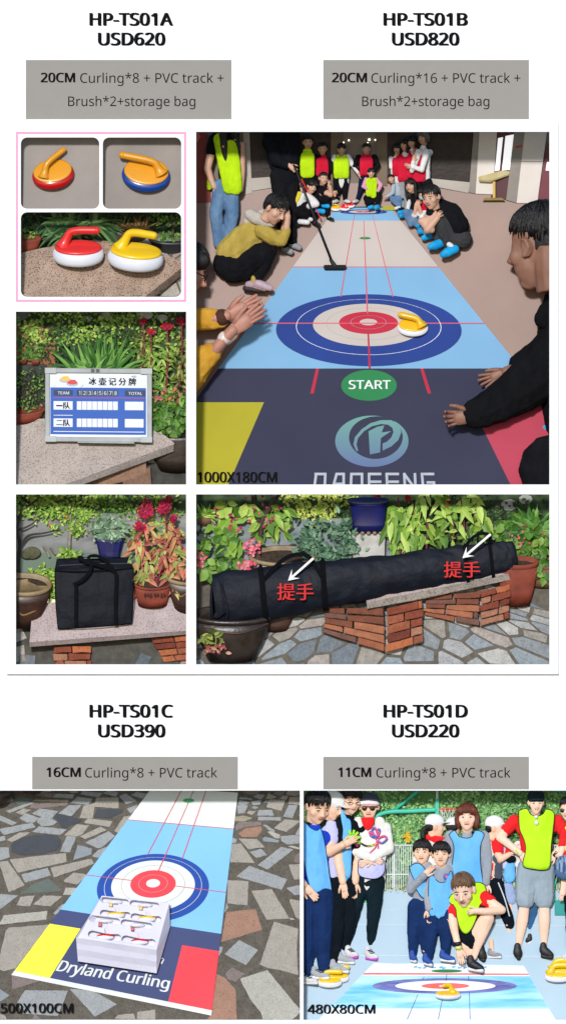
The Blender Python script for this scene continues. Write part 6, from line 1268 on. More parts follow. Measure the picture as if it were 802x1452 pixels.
b = MB(); f0 = [Bm(0, 0, 1.6), Bm(1, 0, 1.6), Bm(1, 1.5, 1.6), Bm(0, 1.5, 1.6)]; b.slab(f0, [(x, y, d+1.2) for x, y, d in f0], 7)
bs(b, 0, 1, .276, 1.0, 0, 1.9); bs(b, 0, 1, 1.0, 1.5, 1, 1.9); bs(b, 0, 1, .014, .276, 2, 1.9); b.build('sheet', S2, mt)
b = MB()
for r0, r1, mi, off in ((.74, 1.0, 3, 2.2), (.40, .75, 1, 2.25), (.12, .41, 4, 2.3), (0, .125, 1, 2.35)):
    vs = []; fs = []
    for i in range(72):
        a = 2*math.pi*i/72; vs += [Bm(.5+.385*r1*math.cos(a), .487+.2135*r1*math.sin(a), off), Bm(.5+.385*r0*math.cos(a), .487+.2135*r0*math.sin(a), off)]
    for i in range(72): j = (i+1) % 72; fs.append((2*i, 2*j, 2*j+1, 2*i+1))
    b.add(vs, fs, mi)
for r, mi in ((.87, 8), (.57, 9), (.26, 9)):
    vs = []; fs = []
    for i in range(72):
        a = 2*math.pi*i/72; vs += [Bm(.5+.385*(r+.004)*math.cos(a), .487+.2135*(r+.004)*math.sin(a), 2.5), Bm(.5+.385*(r-.004)*math.cos(a), .487+.2135*(r-.004)*math.sin(a), 2.5)]
    for i in range(72): j = (i+1) % 72; fs.append((2*i, 2*j, 2*j+1, 2*i+1))
    b.add(vs, fs, mi)
b.build('target_rings', S2, mt)
b = MB(); bs(b, 0, .115, .485, .489, 10, 2.6); bs(b, .12, .38, .485, .489, 10, 2.6); bs(b, .62, 1, .485, .489, 10, 2.6); bs(b, 0, 1, .997, 1.004, 10, 2.3)
for u, v0 in ((.36, .68), (.5, .575), (.64, .68)): bs(b, u-.004, u+.004, v0, 1.5, 10, 2.65)
b.build('red_lines', S2, mt)
b = MB(); bs(b, 0, .2, .014, .205, 5, 2.2); b.build('yellow_corner', S2, mt)
b = MB(); bs(b, .8, 1, .014, .205, 4, 2.2); b.build('red_corner', S2, mt)
b = MB(); b.face([(x, y, pd(y)-2.7) for x, y in arc(267.3, 1135.6, 7.8, 3.1)], 6); b.build('green_dot', S2, mt)
b = MB(); ml = mat('mat_lettering', '#e4e6e2')
for dx in (0, .0022, .0044): text(b, 'Dryland Curling', 0, 0, 1, 1, 0, fn=lambda u, v: Bm(.205+dx+.578*u, (.0785+.006*u)*(1-v)+(.027+.012*u)*v, 2.4+dx*5))
b.build('lettering', ml, mt, label='white lettering Dryland Curling')
b = MB(); b.face([(228, 1366, pd(1366)-2.4), (232, 1360, pd(1360)-2.4), (233, 1361, pd(1361)-2.4), (229.5, 1368, pd(1368)-2.4)]); b.face([(226, 1358, pd(1358)-2.4), (231, 1359, pd(1359)-2.4), (231, 1360.4, pd(1360)-2.4), (226, 1359.4, pd(1359)-2.4)]); b.build('lettering', ml, mt, label='corner of a white character showing beside the foam box')
b = MB()
for dx in (-.5, 0, .5, 1.0): text(b, '500X100CM', 1.5, 1423, 104, 1437, 0, fn=lambda u, v: (1.5+dx+102*u, 1423+dx*.3+13.5*v, 17.5-dx*.02))
b.build('size_lettering', ink, None, label='black size lettering across the paving at the lower left', cat='lettering')
# foam box: top sheet really pierced by the wells, with stones sitting inside
fm = mat('white_foam', '#dcdaea', .7, '#d2d0e2', 3, bump=.12, bscale=12)
fb = thing('foam_box', 'white foam box with eight wells standing on the navy end of the mat', 'foam box', (170, 1380, 20))
TL, TR, BRr, BLl = (144.5, 1270.5), (240, 1281), (222, 1347), (108, 1329.5)
def top2(u, v):
    x = (TL[0]*(1-u)+TR[0]*u)*(1-v)+(BLl[0]*(1-u)+BRr[0]*u)*v; y = (TL[1]*(1-u)+TR[1]*u)*(1-v)+(BLl[1]*(1-u)+BRr[1]*u)*v; return x, y
def td(y): return 6+(1347-y)*.16
def i2(zx, zy): return (95+zx/5.0125, 1260+zy/5.0125)
wells = []
def capsule(x0, y0, x1, y1, r, n=8):
    a = math.atan2(y1-y0, x1-x0); sq = .85; o = []
    for k in range(n+1): t_ = a-math.pi/2+math.pi*k/n; o.append((x1+r*math.cos(t_), y1+r*math.sin(t_)*sq))
    for k in range(n+1): t_ = a+math.pi/2+math.pi*k/n; o.append((x0+r*math.cos(t_), y0+r*math.sin(t_)*sq))
    return o
sets = [((262, 83), (415, 98), (262, 175), (425, 190), 0), ((470, 105), (630, 122), (480, 200), (645, 220), 0), ((185, 215), (350, 235), (180, 325), (355, 350), 1), ((410, 243), (580, 268), (418, 360), (600, 385), 1)]
holes = []; frames_ = []
for a, c, e, f, k in sets:
    # one stepped well per stone: back slot, a channel with a notch for the handle end, front slot
    a2, c2, e2, f2 = i2(*a), i2(*c), i2(*e), i2(*f); r = 5.0 if k == 0 else 5.6
    U = capsule(*a2, *c2, r); L_ = capsule(*e2, *f2, r*1.1); n_ = len(U)//2
    mx = lambda p, q, t_: (p[0]*(1-t_)+q[0]*t_, p[1]*(1-t_)+q[1]*t_)
    ub, lb = lambda t_: tuple(map(sum, zip(mx(a2, c2, t_), (0, r*.6)))), lambda t_: tuple(map(sum, zip(mx(e2, f2, t_), (0, -r*.66))))
    p1, p2 = ub(.66), lb(.74); p3, p4, p5, p6 = lb(.52), mx(ub(.46), lb(.5), .52), mx(ub(.22), lb(.26), .50), ub(.24)
    # U runs right end (first half) then left end; L_ the same
    hole = U[n_:][-1:]+U[:n_]+[p1, p2]+L_[:n_]+L_[n_:]+[p3, p4, p5, p6]+U[n_:-1]
    hole = U[n_:]+U[:n_]+[p1, p2]+L_[:n_]+L_[n_:]+[p3, p4, p5, p6]
    holes.append(hole); frames_.append((a2, c2, e2, f2, p4, p5, p6, ub(.46), p1, p2, p3, r, k))
ft = cut_sheet([TL, TR, BRr, BLl], holes, 0, 8)
ft.v = [(x, y, td(y)+d*1.0) for x, y, d in ft.v]
ft.build('top_sheet', fm, fb)
bt = (110.5, 1363.5), (222, 1380.5), (241, 1315)
b = MB(); vs = []; fs = []; N = 24
def wavy(i, k, y): return y+noise.noise(Vector((i*.22, k*3.1, 0)))*1.6*(1 if 0 < k < 3 else 0)
rows = []
for k in range(5):
    v = k/4
    for i in range(N+1):
        u = i/N; x = (BLl[0]*(1-u)+BRr[0]*u)*(1-v)+(bt[0][0]*(1-u)+bt[1][0]*u)*v; y = (BLl[1]*(1-u)+BRr[1]*u)*(1-v)+(bt[0][1]*(1-u)+bt[1][1]*u)*v
        dd = 6+v*12+(0 if k != 2 else -.5)+(.7 if k in (1, 3) else 0); vs.append((x, wavy(i, k, y), dd))
for k in range(4):
    for i in range(N): q = k*(N+1)+i; fs.append((q, q+1, q+N+2, q+N+1))
b.add(vs, fs); b.face([BRr+(6,), TR+(td(1281),), (241, 1315, 26), (222, 1380.5, 18)]); b.face([BLl+(6,), TL+(td(1270.5),), (146, 1303, 30), (110.5, 1363.5, 18)])
b.build('sides', fm, fb, smooth=False)
b = MB(); b.face([TL+(td(1270)+9,), TR+(td(1281)+9,), BRr+(td(1347)+9,), BLl+(td(1329)+9,)]); b.build('well_floor', mat('foam_in_wells', '#dbd9e8', .8), fb)
for idx, (a2, c2, e2, f2, p4, p5, p6, ub4, p1, p2, p3, r, k) in enumerate(frames_):
    m_ = (r_pl if k else y2_pl); nm = ('red' if k else 'yellow'); side_ = ('left' if idx % 2 == 0 else 'right')
    t = thing('curling_stone', '%s topped small stone sunk in the %s %s well of the foam box' % (nm, 'front' if k else 'back', side_), 'curling stone', ((e2[0]+f2[0])/2, e2[1], 12))
    mx_, my_ = (a2[0]+c2[0])/2, (a2[1]+c2[1])/2; nx_, ny_ = (e2[0]+f2[0])/2, (e2[1]+f2[1])/2
    b = MB(); b.ell((mx_+1, my_+1.6, td(my_)+8), (11, 3.4, 5), seg=24); b.build('back_ring', w_pl, t, smooth=True); b = MB(); b.ell((nx_+1, ny_+2.2, td(ny_)+4.5), (12.5, 3.8, 3.2), seg=24); b.build('base_ring', w_pl, t, smooth=True)
    b = MB(); b.ell((nx_+1.6, ny_+.3, td(ny_)+5.2), (12.6, 3.5, 3.2), seg=24); b.build('cap', m_, t, smooth=True)
    hx_, hy_ = (p5[0]+p6[0])/2+2.6, (p5[1]+p6[1])/2+.4
    b = MB(); b.slab([(hx_-2.8, hy_-2.4, td(hy_)+2.5), (hx_+2.4, hy_-1.8, td(hy_)+2.5), (hx_+1.4, hy_+2.6, td(hy_)+2), (hx_-2.6, hy_+1.8, td(hy_)+2)], [(hx_-2.8, hy_-2.4, td(hy_)+7), (hx_+2.4, hy_-1.8, td(hy_)+7), (hx_+1.4, hy_+2.6, td(hy_)+7), (hx_-2.6, hy_+1.8, td(hy_)+7)]); b.build('handle', m_, t, bevel=.5)
t = thing('dark_pot', 'dark shape of a pot at the top left corner of the paving', 'plant pot', (10, 1140, 44)); b = MB(); b.lathe([(0, -2), (14, 0), (22, 10), (24, 22), (0, 24)], (-4, 1138, 40), 20, .4); b.lathe([(0, -2), (12, 0), (18, 8), (19, 16), (0, 18)], (46, 1122, 42), 20, .4); b.build('body', pot_dark, t, smooth=True)
# ================================================================ people round a small mat on an outdoor court
compartment(BR, 3, .55)
random.seed(51)
cd = lambda y: 36+(1446-y)*.17
court = mat('court_paint', '#b4cad9', .7, '#abc3d4', 1.2, bump=.05, spec=.2)
ground('ground', [(420, 1262, cd(1262)), (845, 1262, cd(1262)), (845, 1456, cd(1456)), (420, 1456, cd(1456))], court, 4)
b = MB(); wlm = mat('court_line', '#cfdbe2', .7)
for y, h in ((1354.5, 1.3), (1311, 1.0), (1290, .6)): b.face([(420, y, cd(y)-.8), (845, y+2, cd(y)-.8), (845, y+2+h, cd(y)-.8), (420, y+h, cd(y)-.8)])
b.build('court_lines', wlm, kind='structure')
b = MB(); cloud(b, (640, 1263, 68), (220, 3, 1.5), 1100, 4.5, 1.4); b.build('grass', leaf_olive, kind='stuff'); b = MB(); b.rect(420, 1255, 845, 1276, 70, 2); b.build('verge', mat('grassy_verge', '#8a9a58', .9, '#6f7f44', 8), kind='structure')
# trees behind: five crowns of their own
b = MB(); b.rect(420, 1110, 845, 1262, 84, 3); b.build('far_green', mat('far_green_hill', '#6a965a', .95, '#527d48', 4, bump=.4), kind='structure')
tl = [('broad dark tree behind the men at the left of the court', 455, 1165, 46, 48, leaf_dark), ('bright bushy tree behind the woman with the visor', 545, 1165, 44, 46, leaf_mid), ('pale tree behind the teal basketball stand', 600, 1178, 40, 36, leaf_light),
      ('dense green tree behind the woman with auburn hair', 665, 1160, 46, 48, leaf_mid), ('dark green tree left of the tall man in the dark cap', 712, 1158, 40, 46, leaf_dark), ('dense tree behind the right edge of the court', 790, 1170, 40, 56, leaf_mid)]
tc_ = mat('court_leaves', '#3f7f33', .5, island=['#5a8f52', '#7cb068', '#a6cf86', '#8cbc74'], scale=3); tc2 = mat('court_leaves_deep', '#2c5f2a', .5, island=['#457a46', '#64995a', '#8ab872', '#72a664'], scale=3)  # haze is put into the leaf colours: lighter, softer greens
for i, (lb, x, y, rx, ry, m) in enumerate(tl):
    t = thing('tree', lb, 'tree', (x, 1262, 80), 'trees behind the court')
    b = MB(); b.curve([(x, 1264, 80), (x+2, 1230, 80), (x-1, y, 80)], 3, 2); b.build('trunk', bark, t, smooth=True)
    b = MB(); cloud(b, (x, y, 76), (rx, ry, 6), 1700, 5.8, 3.2, clumps=60, hollow=0); cloud(b, (x, 1225, 76), (rx, 34, 4), 420, 7, 4, hollow=0); b.build('crown', tc2 if m is leaf_dark else tc_, t)
for lb, pp in (('yellow flowers in front of the trees, just left of the ponytail', ((577, 1186), (579, 1190), (574, 1188))), ('smaller yellow flowers above the fence beside the white jacket', ((547, 1193), (550, 1196)))):
    b = MB()
    for x, y in pp: cloud(b, (x, y, 66), (4, 4, 1), 16, 4, 3, hollow=0)
    b.build('yellow_flowers', mat('yellow_flowers', '#e0b62c', .6), None, label=lb, cat='flowers')
t = thing('fence', 'white metal railing fence between the court and the trees', 'fence', (600, 1272, 70)); wf = mat('white_railing', '#d8dfe0', .5)
for y in (1198.5, 1240): b = MB(); b.rect(420, y, 845, y+1.6, 68.5, 1); b.build('rail', wf, t)
for k in range(8): b = MB(); b.rect(439+k*41+36, 1197, 439+k*41+39, 1268, 68, 1.4); b.build('post', wf, t)
b = MB()
for k in range(128): x = 424+k*3.2; b.rect(x, 1199, x+1.1, 1266, 69, .8)
b.build('bars', wf, t, kind='stuff')
t = thing('basketball_stand', 'teal basketball stand with an orange hoop and net above the boys', 'basketball stand', (618, 1262, 64)); tq = mat('teal_paint', '#3fc4a4', .45, '#36b497', 3)
b = MB(); b.curve([(527, 1166, 64), (536, 1157, 64), (552, 1152, 64), (580, 1151, 64), (619, 1149, 64)], 3.2, 3.4, n=6, kd=.7); b.tube([(558, 1150, 65, 2.2), (596, 1120, 65, 2.2)]); b.build('beam', tq, t, smooth=True)
b = MB(); b.rect(617, 1133, 622, 1160, 62, 2); b.rect(618, 1112, 621, 1133, 62.2, 1.5, 1); b.build('backboard_edge', [tq, wf], t)
b = MB(); hp = arc(634, 1148.5, 12, 1.6, n=24); b.tube([(x, y, 62+(y-1148)*1.5, .9) for x, y in hp+hp[:1]], seg=6, caps=False); b.build('hoop', mat('orange_paint', '#e8642c', .5), t)
b = MB()
for k in range(10):
    a = 2*math.pi*k/10; b.tube([(634+11*math.cos(a), 1149+1.5*math.sin(a), 62+2*math.sin(a), .35), (634+7*math.cos(a+.3), 1157, 62+1.5*math.sin(a+.3), .3), (634+6*math.cos(a), 1164, 62+1.5*math.sin(a), .3)], seg=4)
    b.tube([(634+11*math.cos(a), 1149+1.5*math.sin(a), 62+2*math.sin(a), .35), (634+7*math.cos(a-.3), 1157, 62+1.5*math.sin(a-.3), .3), (634+6*math.cos(a), 1164, 62+1.5*math.sin(a), .3)], seg=4)
b.build('net', wf, t)
t = thing('ballast_box', 'teal weight box of a second stand at the right edge of the court', 'stand base', (800, 1298, 60)); b = MB(); b.slab([(786, 1280, 58), (796, 1273, 58), (815, 1273, 58), (815, 1299, 58), (786, 1299, 58)], [(786, 1280, 66), (796, 1273, 66), (815, 1273, 66), (815, 1299, 66), (786, 1299, 66)]); b.build('box', mat('deep_teal_paint', '#1f9a94', .5), t, bevel=.8)
b = MB(); b.curve([(787, 1278, 60), (785, 1262, 60), (789, 1246, 60)], 1.4, 1.4); b.build('tube', tq, t)
b = MB(); b.rect(782, 1116, 812, 1124, 64, 2); b.build('overhead_panel', mat('deep_teal_paint', '#1f9a94'), t)
b = MB(); b.rect(494, 1262, 521, 1283, 64, 3); b.build('teal_block', tq, None, label='teal block far behind the legs of the woman with the visor', cat='block')
# the mat
mt = thing('curling_mat', 'small glossy curling mat on the pale blue court in front of the kneeling man', 'curling mat', (635, 1446, 36))
g = dict(spec=.35, bump=.25, bscale=3, coat=.15)
c_lb = mat('streaked_blue_vinyl', '#4cb2ec', .3, '#a8dcf4', 1.6, contrast=1.6, stretch=(.4, 1, 3), **g); c_wh = mat('glossy_white_vinyl', '#e2e6f0', .3, '#d2daec', 1.5, **g); c_nv = mat('streaked_navy_vinyl', '#2d2a88', .3, '#5a60b0', 4, contrast=2, stretch=(.5, 1, 3), **g); c_rd = mat('glossy_red_vinyl', '#e8402c', .35, None, 2, **g)  # glossy vinyl; pale streaks are mixed into the blue and navy
S3 = [c_lb, c_wh, c_nv, c_rd, v_gr, mat('sky_print', '#4aa8e4', .5), mat('thin_black_line', '#22305c', .6)]
def C(x, y, o=0.0): return (x, y, cd(y)-o)
def le(y): return 531-(y-1365)*.975
def re_(y): return 742.5+(y-1370)*.585
def cz(y0, y1, mi, off, b): b.face([C(le(y0), y0, off), C(re_(y0), y0+1.0, off), C(re_(y1), y1+.6, off), C(le(y1), y1, off)], mi)
b = MB(); f0 = [C(le(1366), 1366, 1), C(560, 1367.5, 1), C(600, 1367, 1), C(742, 1370, 1), C(re_(1456), 1456, 1), C(le(1456), 1456, 1)]; b.slab(f0, [(x, y, d+.8) for x, y, d in f0], 1)
cz(1384, 1430.5, 0, 1.3, b); b.build('sheet', S3, mt)
b = MB(); cz(1380.3, 1382.6, 3, 1.5, b); b.build('red_line', S3, mt)
b = MB()
for (rx, ry, mi, off) in ((102.5, 11.0, 2, 1.7), (71, 7.6, 1, 1.9), (34, 4.2, 3, 2.1), (9, 1.4, 1, 2.3)): b.face([C(x, y, off) for x, y in arc(630 if rx > 90 else 631, 1398.8, rx, ry, n=64)], mi)
b.build('target_rings', S3, mt)
b = MB(); b.face([C(x, y, 1.7) for x, y in arc(633, 1377.6, 22, 2.3)], 4); b.build('green_mark', S3, mt)
b = MB()
for i, x in enumerate((586, 592, 599, 612, 622, 626, 640, 648, 656, 676, 684)): b.face([C(x, 1371+(i % 3), 1.6), C(x+5, 1370.6+(i % 2)*1.5, 1.6), C(x+6, 1372.3+(i % 2)*1.5, 1.6), C(x+1, 1373.2+(i % 3), 1.6)], 5)
b.build('blue_print', S3, mt)
b = MB()
for xa, ya, xb, yb in ((592, 1411, 577, 1446), (627, 1416, 621, 1446), (665, 1408, 666, 1446), (633, 1383, 632, 1392), (601, 1386, 598, 1390), (664, 1385, 664, 1390)): b.face([C(xa-.35, ya, 2.5), C(xa+.35, ya, 2.5), C(xb+.45, yb, 2.5), C(xb-.45, yb, 2.5)], 6)
b.build('thin_lines', S3, mt)
b = MB()
for dx in (-.5, 0, .5, 1.0): text(b, '480X80CM', 436, 1425, 532, 1438.5, 0, fn=lambda u, v: (436+dx+95*u, 1425+dx*.3+13*v, 33.5-dx*.02))
b.build('size_lettering', ink, None, label='black size lettering across the lower left corner of the court mat', cat='lettering')
yy = mat('sunny_yellow_plastic', '#fbc91c', .35, spec=.5, scale=2)
stone('yellow topped curling stone standing on the near rings of the court mat', 634.5, 1415.5, 34, 18.5, 10, yy, w_pl, 125, k=.5, hr=.42, hh=.9, hlen=.9, grip=.16)
stone('yellow topped stone in front of its twin at the left, by the grey shoes', 467, 1398, 36, 17.5, 14, yy, w_pl, 15, k=.4, hr=.52, hh=.75, hlen=1.3, grip=.2)
stone('yellow topped stone partly hidden behind its twin at the left', 478, 1391.5, 43, 17, 14, yy, w_pl, 15, k=.4, hr=.52, hh=.8, hlen=1.3, grip=.2)
stone('yellow topped stone in front of its twin at the right edge', 791, 1390, 37, 19.5, 14, yy, w_pl, 10, k=.4, hr=.5, hh=.75, hlen=1.3, grip=.2)
stone('yellow topped stone half hidden behind its twin at the right edge', 794, 1383, 44, 19, 14, yy, w_pl, 10, k=.4, hr=.5, hh=.8, hlen=1.3, grip=.2)
# ---------------------------------------------------------------- people on the court
bib_b = cloth('light_blue_bib', '#74bcf6', '#62b0f0', .7); bib_n = cloth('neon_bib', '#c4fa2c', '#b4f01c', .7); tee_r = cloth('red_tee', '#ec2c30', '#d82226'); grey_s = cloth('grey_shirt', '#a0a6b0', '#8f959f'); wj = cloth('white_jacket', '#e9e6e0', '#dcd9d3'); navy_t = cloth('navy_trousers', '#1a3464', '#142a54'); roy = cloth('royal_blue_polo', '#2048cc', '#1a3cb4'); blk = cloth('deep_black', '#101820', '#0b1118'); pip = (mat('black_piping', '#10141c', .8), .55); sho = cloth('grey_shorts', '#9eacb6', '#8f9da8')
fair = mat('fair_skin', '#f6d2ba', .5, '#efc4aa', 4, spec=.35); asian = mat('light_skin', '#f0c8ac', .5, '#e8ba9b', 4, spec=.35); violet = cloth('violet_white', '#ccccf2', '#b8b8ea'); hb = mat('light_brown_hair', '#7d6046', .5, '#5c4430', 20, bump=.5, bscale=40)
capw = cloth('white_cap', '#ecebea', '#dedddc'); capb = cloth('dark_cap', '#26343a', '#1d292e')
GB = 'people around the court mat'
# those behind first
t = person('person in white cap and white jacket with a ponytail, back turned, behind the two boys', (610, 1350, 60), [
    ('jacket', wj, [[.6, (616, 1200, 0, 18), (618, 1222, 0, 19), (618, 1250, 0, 18)], [(600, 1196, 0, 8), (592, 1216, 0, 8), (590, 1232, 0, 7)], [(636, 1192, 0, 7), (642, 1212, 0, 7)]]),
    ('collar', tee_r, [[.7, (607, 1188, -5, 5), (617, 1191, -8, 6), (626, 1190, -4, 4)]]), ('trousers', denim_c, [[.7, (612, 1260, 0, 12), (616, 1300, 0, 7), (620, 1335, 0, 5)]]), ('shoes', shoe_w, [[.8, (617, 1336, 0, 4.5), (624, 1338, 0, 4)]])],
    Head(617, 1173, 57, 31, 95, 0, 0), ('capped', None), group=GB, skin=asian, vox=1.3)
h_ = Head(617, 1173, 57, 31, 95, 0, 0); cap_on(h_, t, capw)
b = MB(); b.curve([(606, 1173, 54), (599, 1179, 52), (600, 1190, 51)], 3.5, 3.6, n=5); b.curve([(600, 1186, 51), (602, 1192, 51)], 3.5, 1); b.build('ponytail', hair_blk, t, smooth=True)
t = person('half hidden person in a white cap behind the auburn haired woman', (643, 1340, 68), [('shirt', wj, [[.6, (644, 1200, 0, 10), (646, 1230, 0, 10)]])], Head(643, 1175, 68, 27, 150, 10, 0), ('capped', None), group=GB, skin=asian, vox=1.4); cap_on(Head(643, 1175, 68, 27, 150, 10, 0), t, capw)
t = person('person in white cap and red sleeved vest turned right behind the kneeling man', (704, 1342, 60), [
    ('shirt', wj, [[.55, (697, 1196, 0, 10), (698, 1222, 0, 10), (700, 1245, 0, 10)]]), ('tee', tee_r, [[.7, (704, 1194, -4, 9), (706, 1206, -5, 8.5)], [.5, (698, 1187, -3, 6)], [.4, (698, 1225, -6, 3), (696, 1246, -6, 3)]]), ('panel', cloth('charcoal_panel', '#4a5260'), [[.45, (704, 1216, -3, 8), (705, 1242, -3, 7.5)]]),
    ('arms', None, [[(704, 1208, -5, 5), (710, 1219, -8, 5), (722, 1212, -9, 4)]]),
    ('trousers', blk, [[.7, (702, 1254, 0, 12), (708, 1278, 0, 11), (718, 1298, 0, 9), (722, 1312, 0, 8)], [.7, (698, 1260, 3, 9), (696, 1300, 3, 8), (697, 1330, 3, 4)]]), ('calf', None, [[(720, 1314, 0, 4), (722, 1328, 0, 3.4)]]),
    ('shoes', shoe_w, [[.8, (721, 1334, 0, 5), (729, 1334, 0, 5)]])],
    Head(702, 1175, 56, 31, 82, 0, 0), ('capped', None), hands=[(722, 1212, 50, 9, -25, dict(curl=40))], group=GB, skin=asian, vox=1.2); cap_on(Head(702, 1175, 56, 31, 82, 0, 0), t, capw)
b = MB(); b.curve([(706, 1252, 49), (715, 1275, 49), (722, 1300, 50)], .8, .8, kd=.6); b.build('stripe', wf, t)
shoe(t, 692, 1359, 50, 18, 11, 0, shoe_g, sole_w, shoe_w)
b = MB(); b.limb([(696, 1336, 52, 3.6), (697, 1349, 51, 3.2)]); b.build('ankle', asian, t)
t = person('half hidden person in light blue vest and pale shorts left of the tall man', (722, 1340, 66), [('shirt', violet, [[.6, (716, 1196, 0, 9), (717, 1225, 0, 10)]]), ('vest', bib_b, [[.5, (722, 1210, -2, 8), (722, 1245, -2, 9)]]), ('sleeve', tee_r, [[(722, 1206, -8, 6), (720, 1214, -8, 6)]]), ('sleeve_end', blk, [[(722, 1218, -10, 6.5), (727, 1219, -10, 5)]]), ('shorts', cloth('blue_grey_shorts', '#9fb0d6'), [[.7, (720, 1262, 0, 10), (723, 1276, 0, 10)]]), ('legs', None, [[(722, 1276, 0, 5), (726, 1310, 0, 4.4), (727, 1330, 0, 3)]])],
    None, None, group=GB, skin=asian, vox=1.2)
t = person('hidden person in jeans whose legs show between the legs of the tall man', (750, 1340, 62), [('shirt', wj, [[.5, (735, 1200, 4, 8), (736, 1225, 4, 8)]]), ('jeans', cloth('blue_jeans', '#3f6a94', '#2f557c'), [[.7, (756, 1245, 0, 12), (756, 1280, 0, 9), (750, 1325, 0, 5.5)], [.7, (742, 1260, 2, 9), (740, 1300, 2, 7), (739, 1334, 2, 4.5)]])], None, None, group=GB, vox=1.2)
shoe(t, 752, 1338, 56, -10, 11, -30, shoe_b, sole_w); shoe(t, 736, 1344, 58, 7, 8, 0, shoe_b, sole_w)
# left group
t, h4 = stand('woman with sunglasses, striped visor and white jacket holding braided toy ropes', 523, 1127, 58, 36, 1362, wj, cloth('black_leggings', '#12242c', '#0c1a21'), yaw=-4, pitch=6, hair=('capped', None), skin=asian, face=dict(shades=True, lipc=mat('red_lips', '#cc3a34', .4)), group=GB, shoes='own', shoecol=shoe_w,
      la=[(-.62, 1.35), (-.72, 2.2), (-.05, 2.45, -.6)], ra=[(.62, 1.35), (.80, 2.15), (.15, 2.5, -.6)], legs=[[(-.32, 3.3), (-.55, 4.4), (-.83, 5.95)], [(.22, 3.3), (.2, 4.5), (.06, 5.95)]], skirt=3.2, vox=1.4, foot=(0, 0))
b = MB(); b.limb([(508, 1166, 54, 8), (506, 1195, 52, 10), (511, 1218, 52, 9)], kd=.7); b.limb([(538, 1166, 54, 8), (543, 1195, 52, 10), (538, 1220, 52, 9)], kd=.7); b.limb([(512, 1222, 50, 6), (535, 1224, 50, 6)], kd=.6); b.build('jacket_fronts', wj, t, remesh=1.3, iters=3)
bib(t, [(511, 1160), (530, 1160), (528, 1172), (521, 1178), (515, 1172)], 46, 2, tee_r, None, 'red_top', 4, .2)
bib(t, [(508, 1220), (541, 1218), (545, 1236), (535, 1246), (520, 1246), (508, 1240)], 41, 4, violet, pip, 'white_vest', 5)
b = MB(); b.limb([(517, 1252, 54, 12), (533, 1252, 54, 12)], kd=.8); b.build('shorts', cloth('black_leggings', '#12242c'), t, remesh=1.4)
b = MB(); h4.ell(b, (0, .26, -.05), (.42, .32, .46), 20, 12); b.build('knit_cap', cloth('dark_knit', '#4a4c58'), t, smooth=True)
b = MB(); h4.tube(b, [(-.42, .12, .1, .06), (-.3, .2, .34, .07), (0, .24, .46, .08), (.3, .2, .34, .07), (.42, .12, .1, .06)], 8); b.build('visor_band', capw, t, smooth=True)
b = MB(); h4.ell(b, (.06, .13, .50), (.34, .04, .22), 20, 8); b.build('visor_brim', cloth('pink_brim', '#e8a6a4'), t, smooth=True)
for x, y, a in ((491, 1360, -5), (519, 1361, 10)): shoe(t, x, y, 50, 15, 15, a, shoe_w, mat('magenta_sole', '#c04ac0', .5), shoe_b)
b = MB(); rp = mat('braid_black_yellow', '#c8c83a', .6, '#23252c', 16, contrast=4); b.curve([(507, 1192, 42), (516, 1199, 41), (526, 1200, 41), (534, 1196, 41)], 1.4, 1.4, n=8); b.build('braided_rope', rp, None, smooth=True, label='yellow and black braided rope hanging across the white jacket', cat='rope')
bw_ = thing('rope_bow', 'pink and blue braided rope bow held in front of the white jacket', 'rope', (534, 1210, 42)); pb = mat('pink_braid', '#e0508c', .6, '#3a6ac0', 12, contrast=4)
b = MB()
for pts in ([(534, 1190, 42), (527, 1178, 41), (532, 1175, 41), (536, 1188, 41)], [(534, 1190, 42), (526, 1186, 41), (524, 1180, 41), (534, 1188, 41)], [(535, 1190, 42), (544, 1186, 41), (548, 1190, 41), (541, 1196, 41), (535, 1192, 41)], [(535, 1188, 42), (538, 1178, 41), (535, 1176, 41)]): b.curve(pts, 1.5, 1.5, n=6)
b.build('loops', pb, bw_, smooth=True); b = MB(); b.curve([(534, 1192, 41), (532, 1202, 41), (524, 1210, 41)], 1.2, 1.0); b.curve([(535, 1192, 41), (536, 1204, 41)], 1.2, 1.0); b.build('tails', mat('plain_pink', '#e0508c', .6), bw_, smooth=True)
toy = thing('hand_toy', 'neon green clapper toy shaped like a hand with a pink back', 'toy', (499, 1200, 40))
ng = mat('neon_green_plastic', '#a8f03c', .4); b = MB(); b.ell((499, 1190, 39.5), (8.5, 7.5, 1.8)); [b.tube([(499+5*math.cos(a), 1190+5*math.sin(a), 39.5, 2.2), (499+13*math.cos(a), 1190+13*math.sin(a), 39.5, 1.8)]) for a in (-1.9, -1.35, -.85, -.2, .55)]; b.build('front', ng, toy, smooth=True)
b = MB(); b.ell((497.5, 1190.5, 41.5), (8.5, 7.5, 1.5)); [b.tube([(498+5*math.cos(a), 1191+5*math.sin(a), 41.5, 2.1), (498+12.5*math.cos(a), 1192+12.5*math.sin(a), 41.5, 1.8)]) for a in (-2.1, -.5, .75, .3)]; b.build('back', mat('toy_pink', '#f04ca0', .4), toy, smooth=True)
b = MB(); b.ell((498, 1190, 37.6), (3, 3, .7)); b.build('dot', mat('toy_pink', '#f04ca0'), toy, smooth=True)
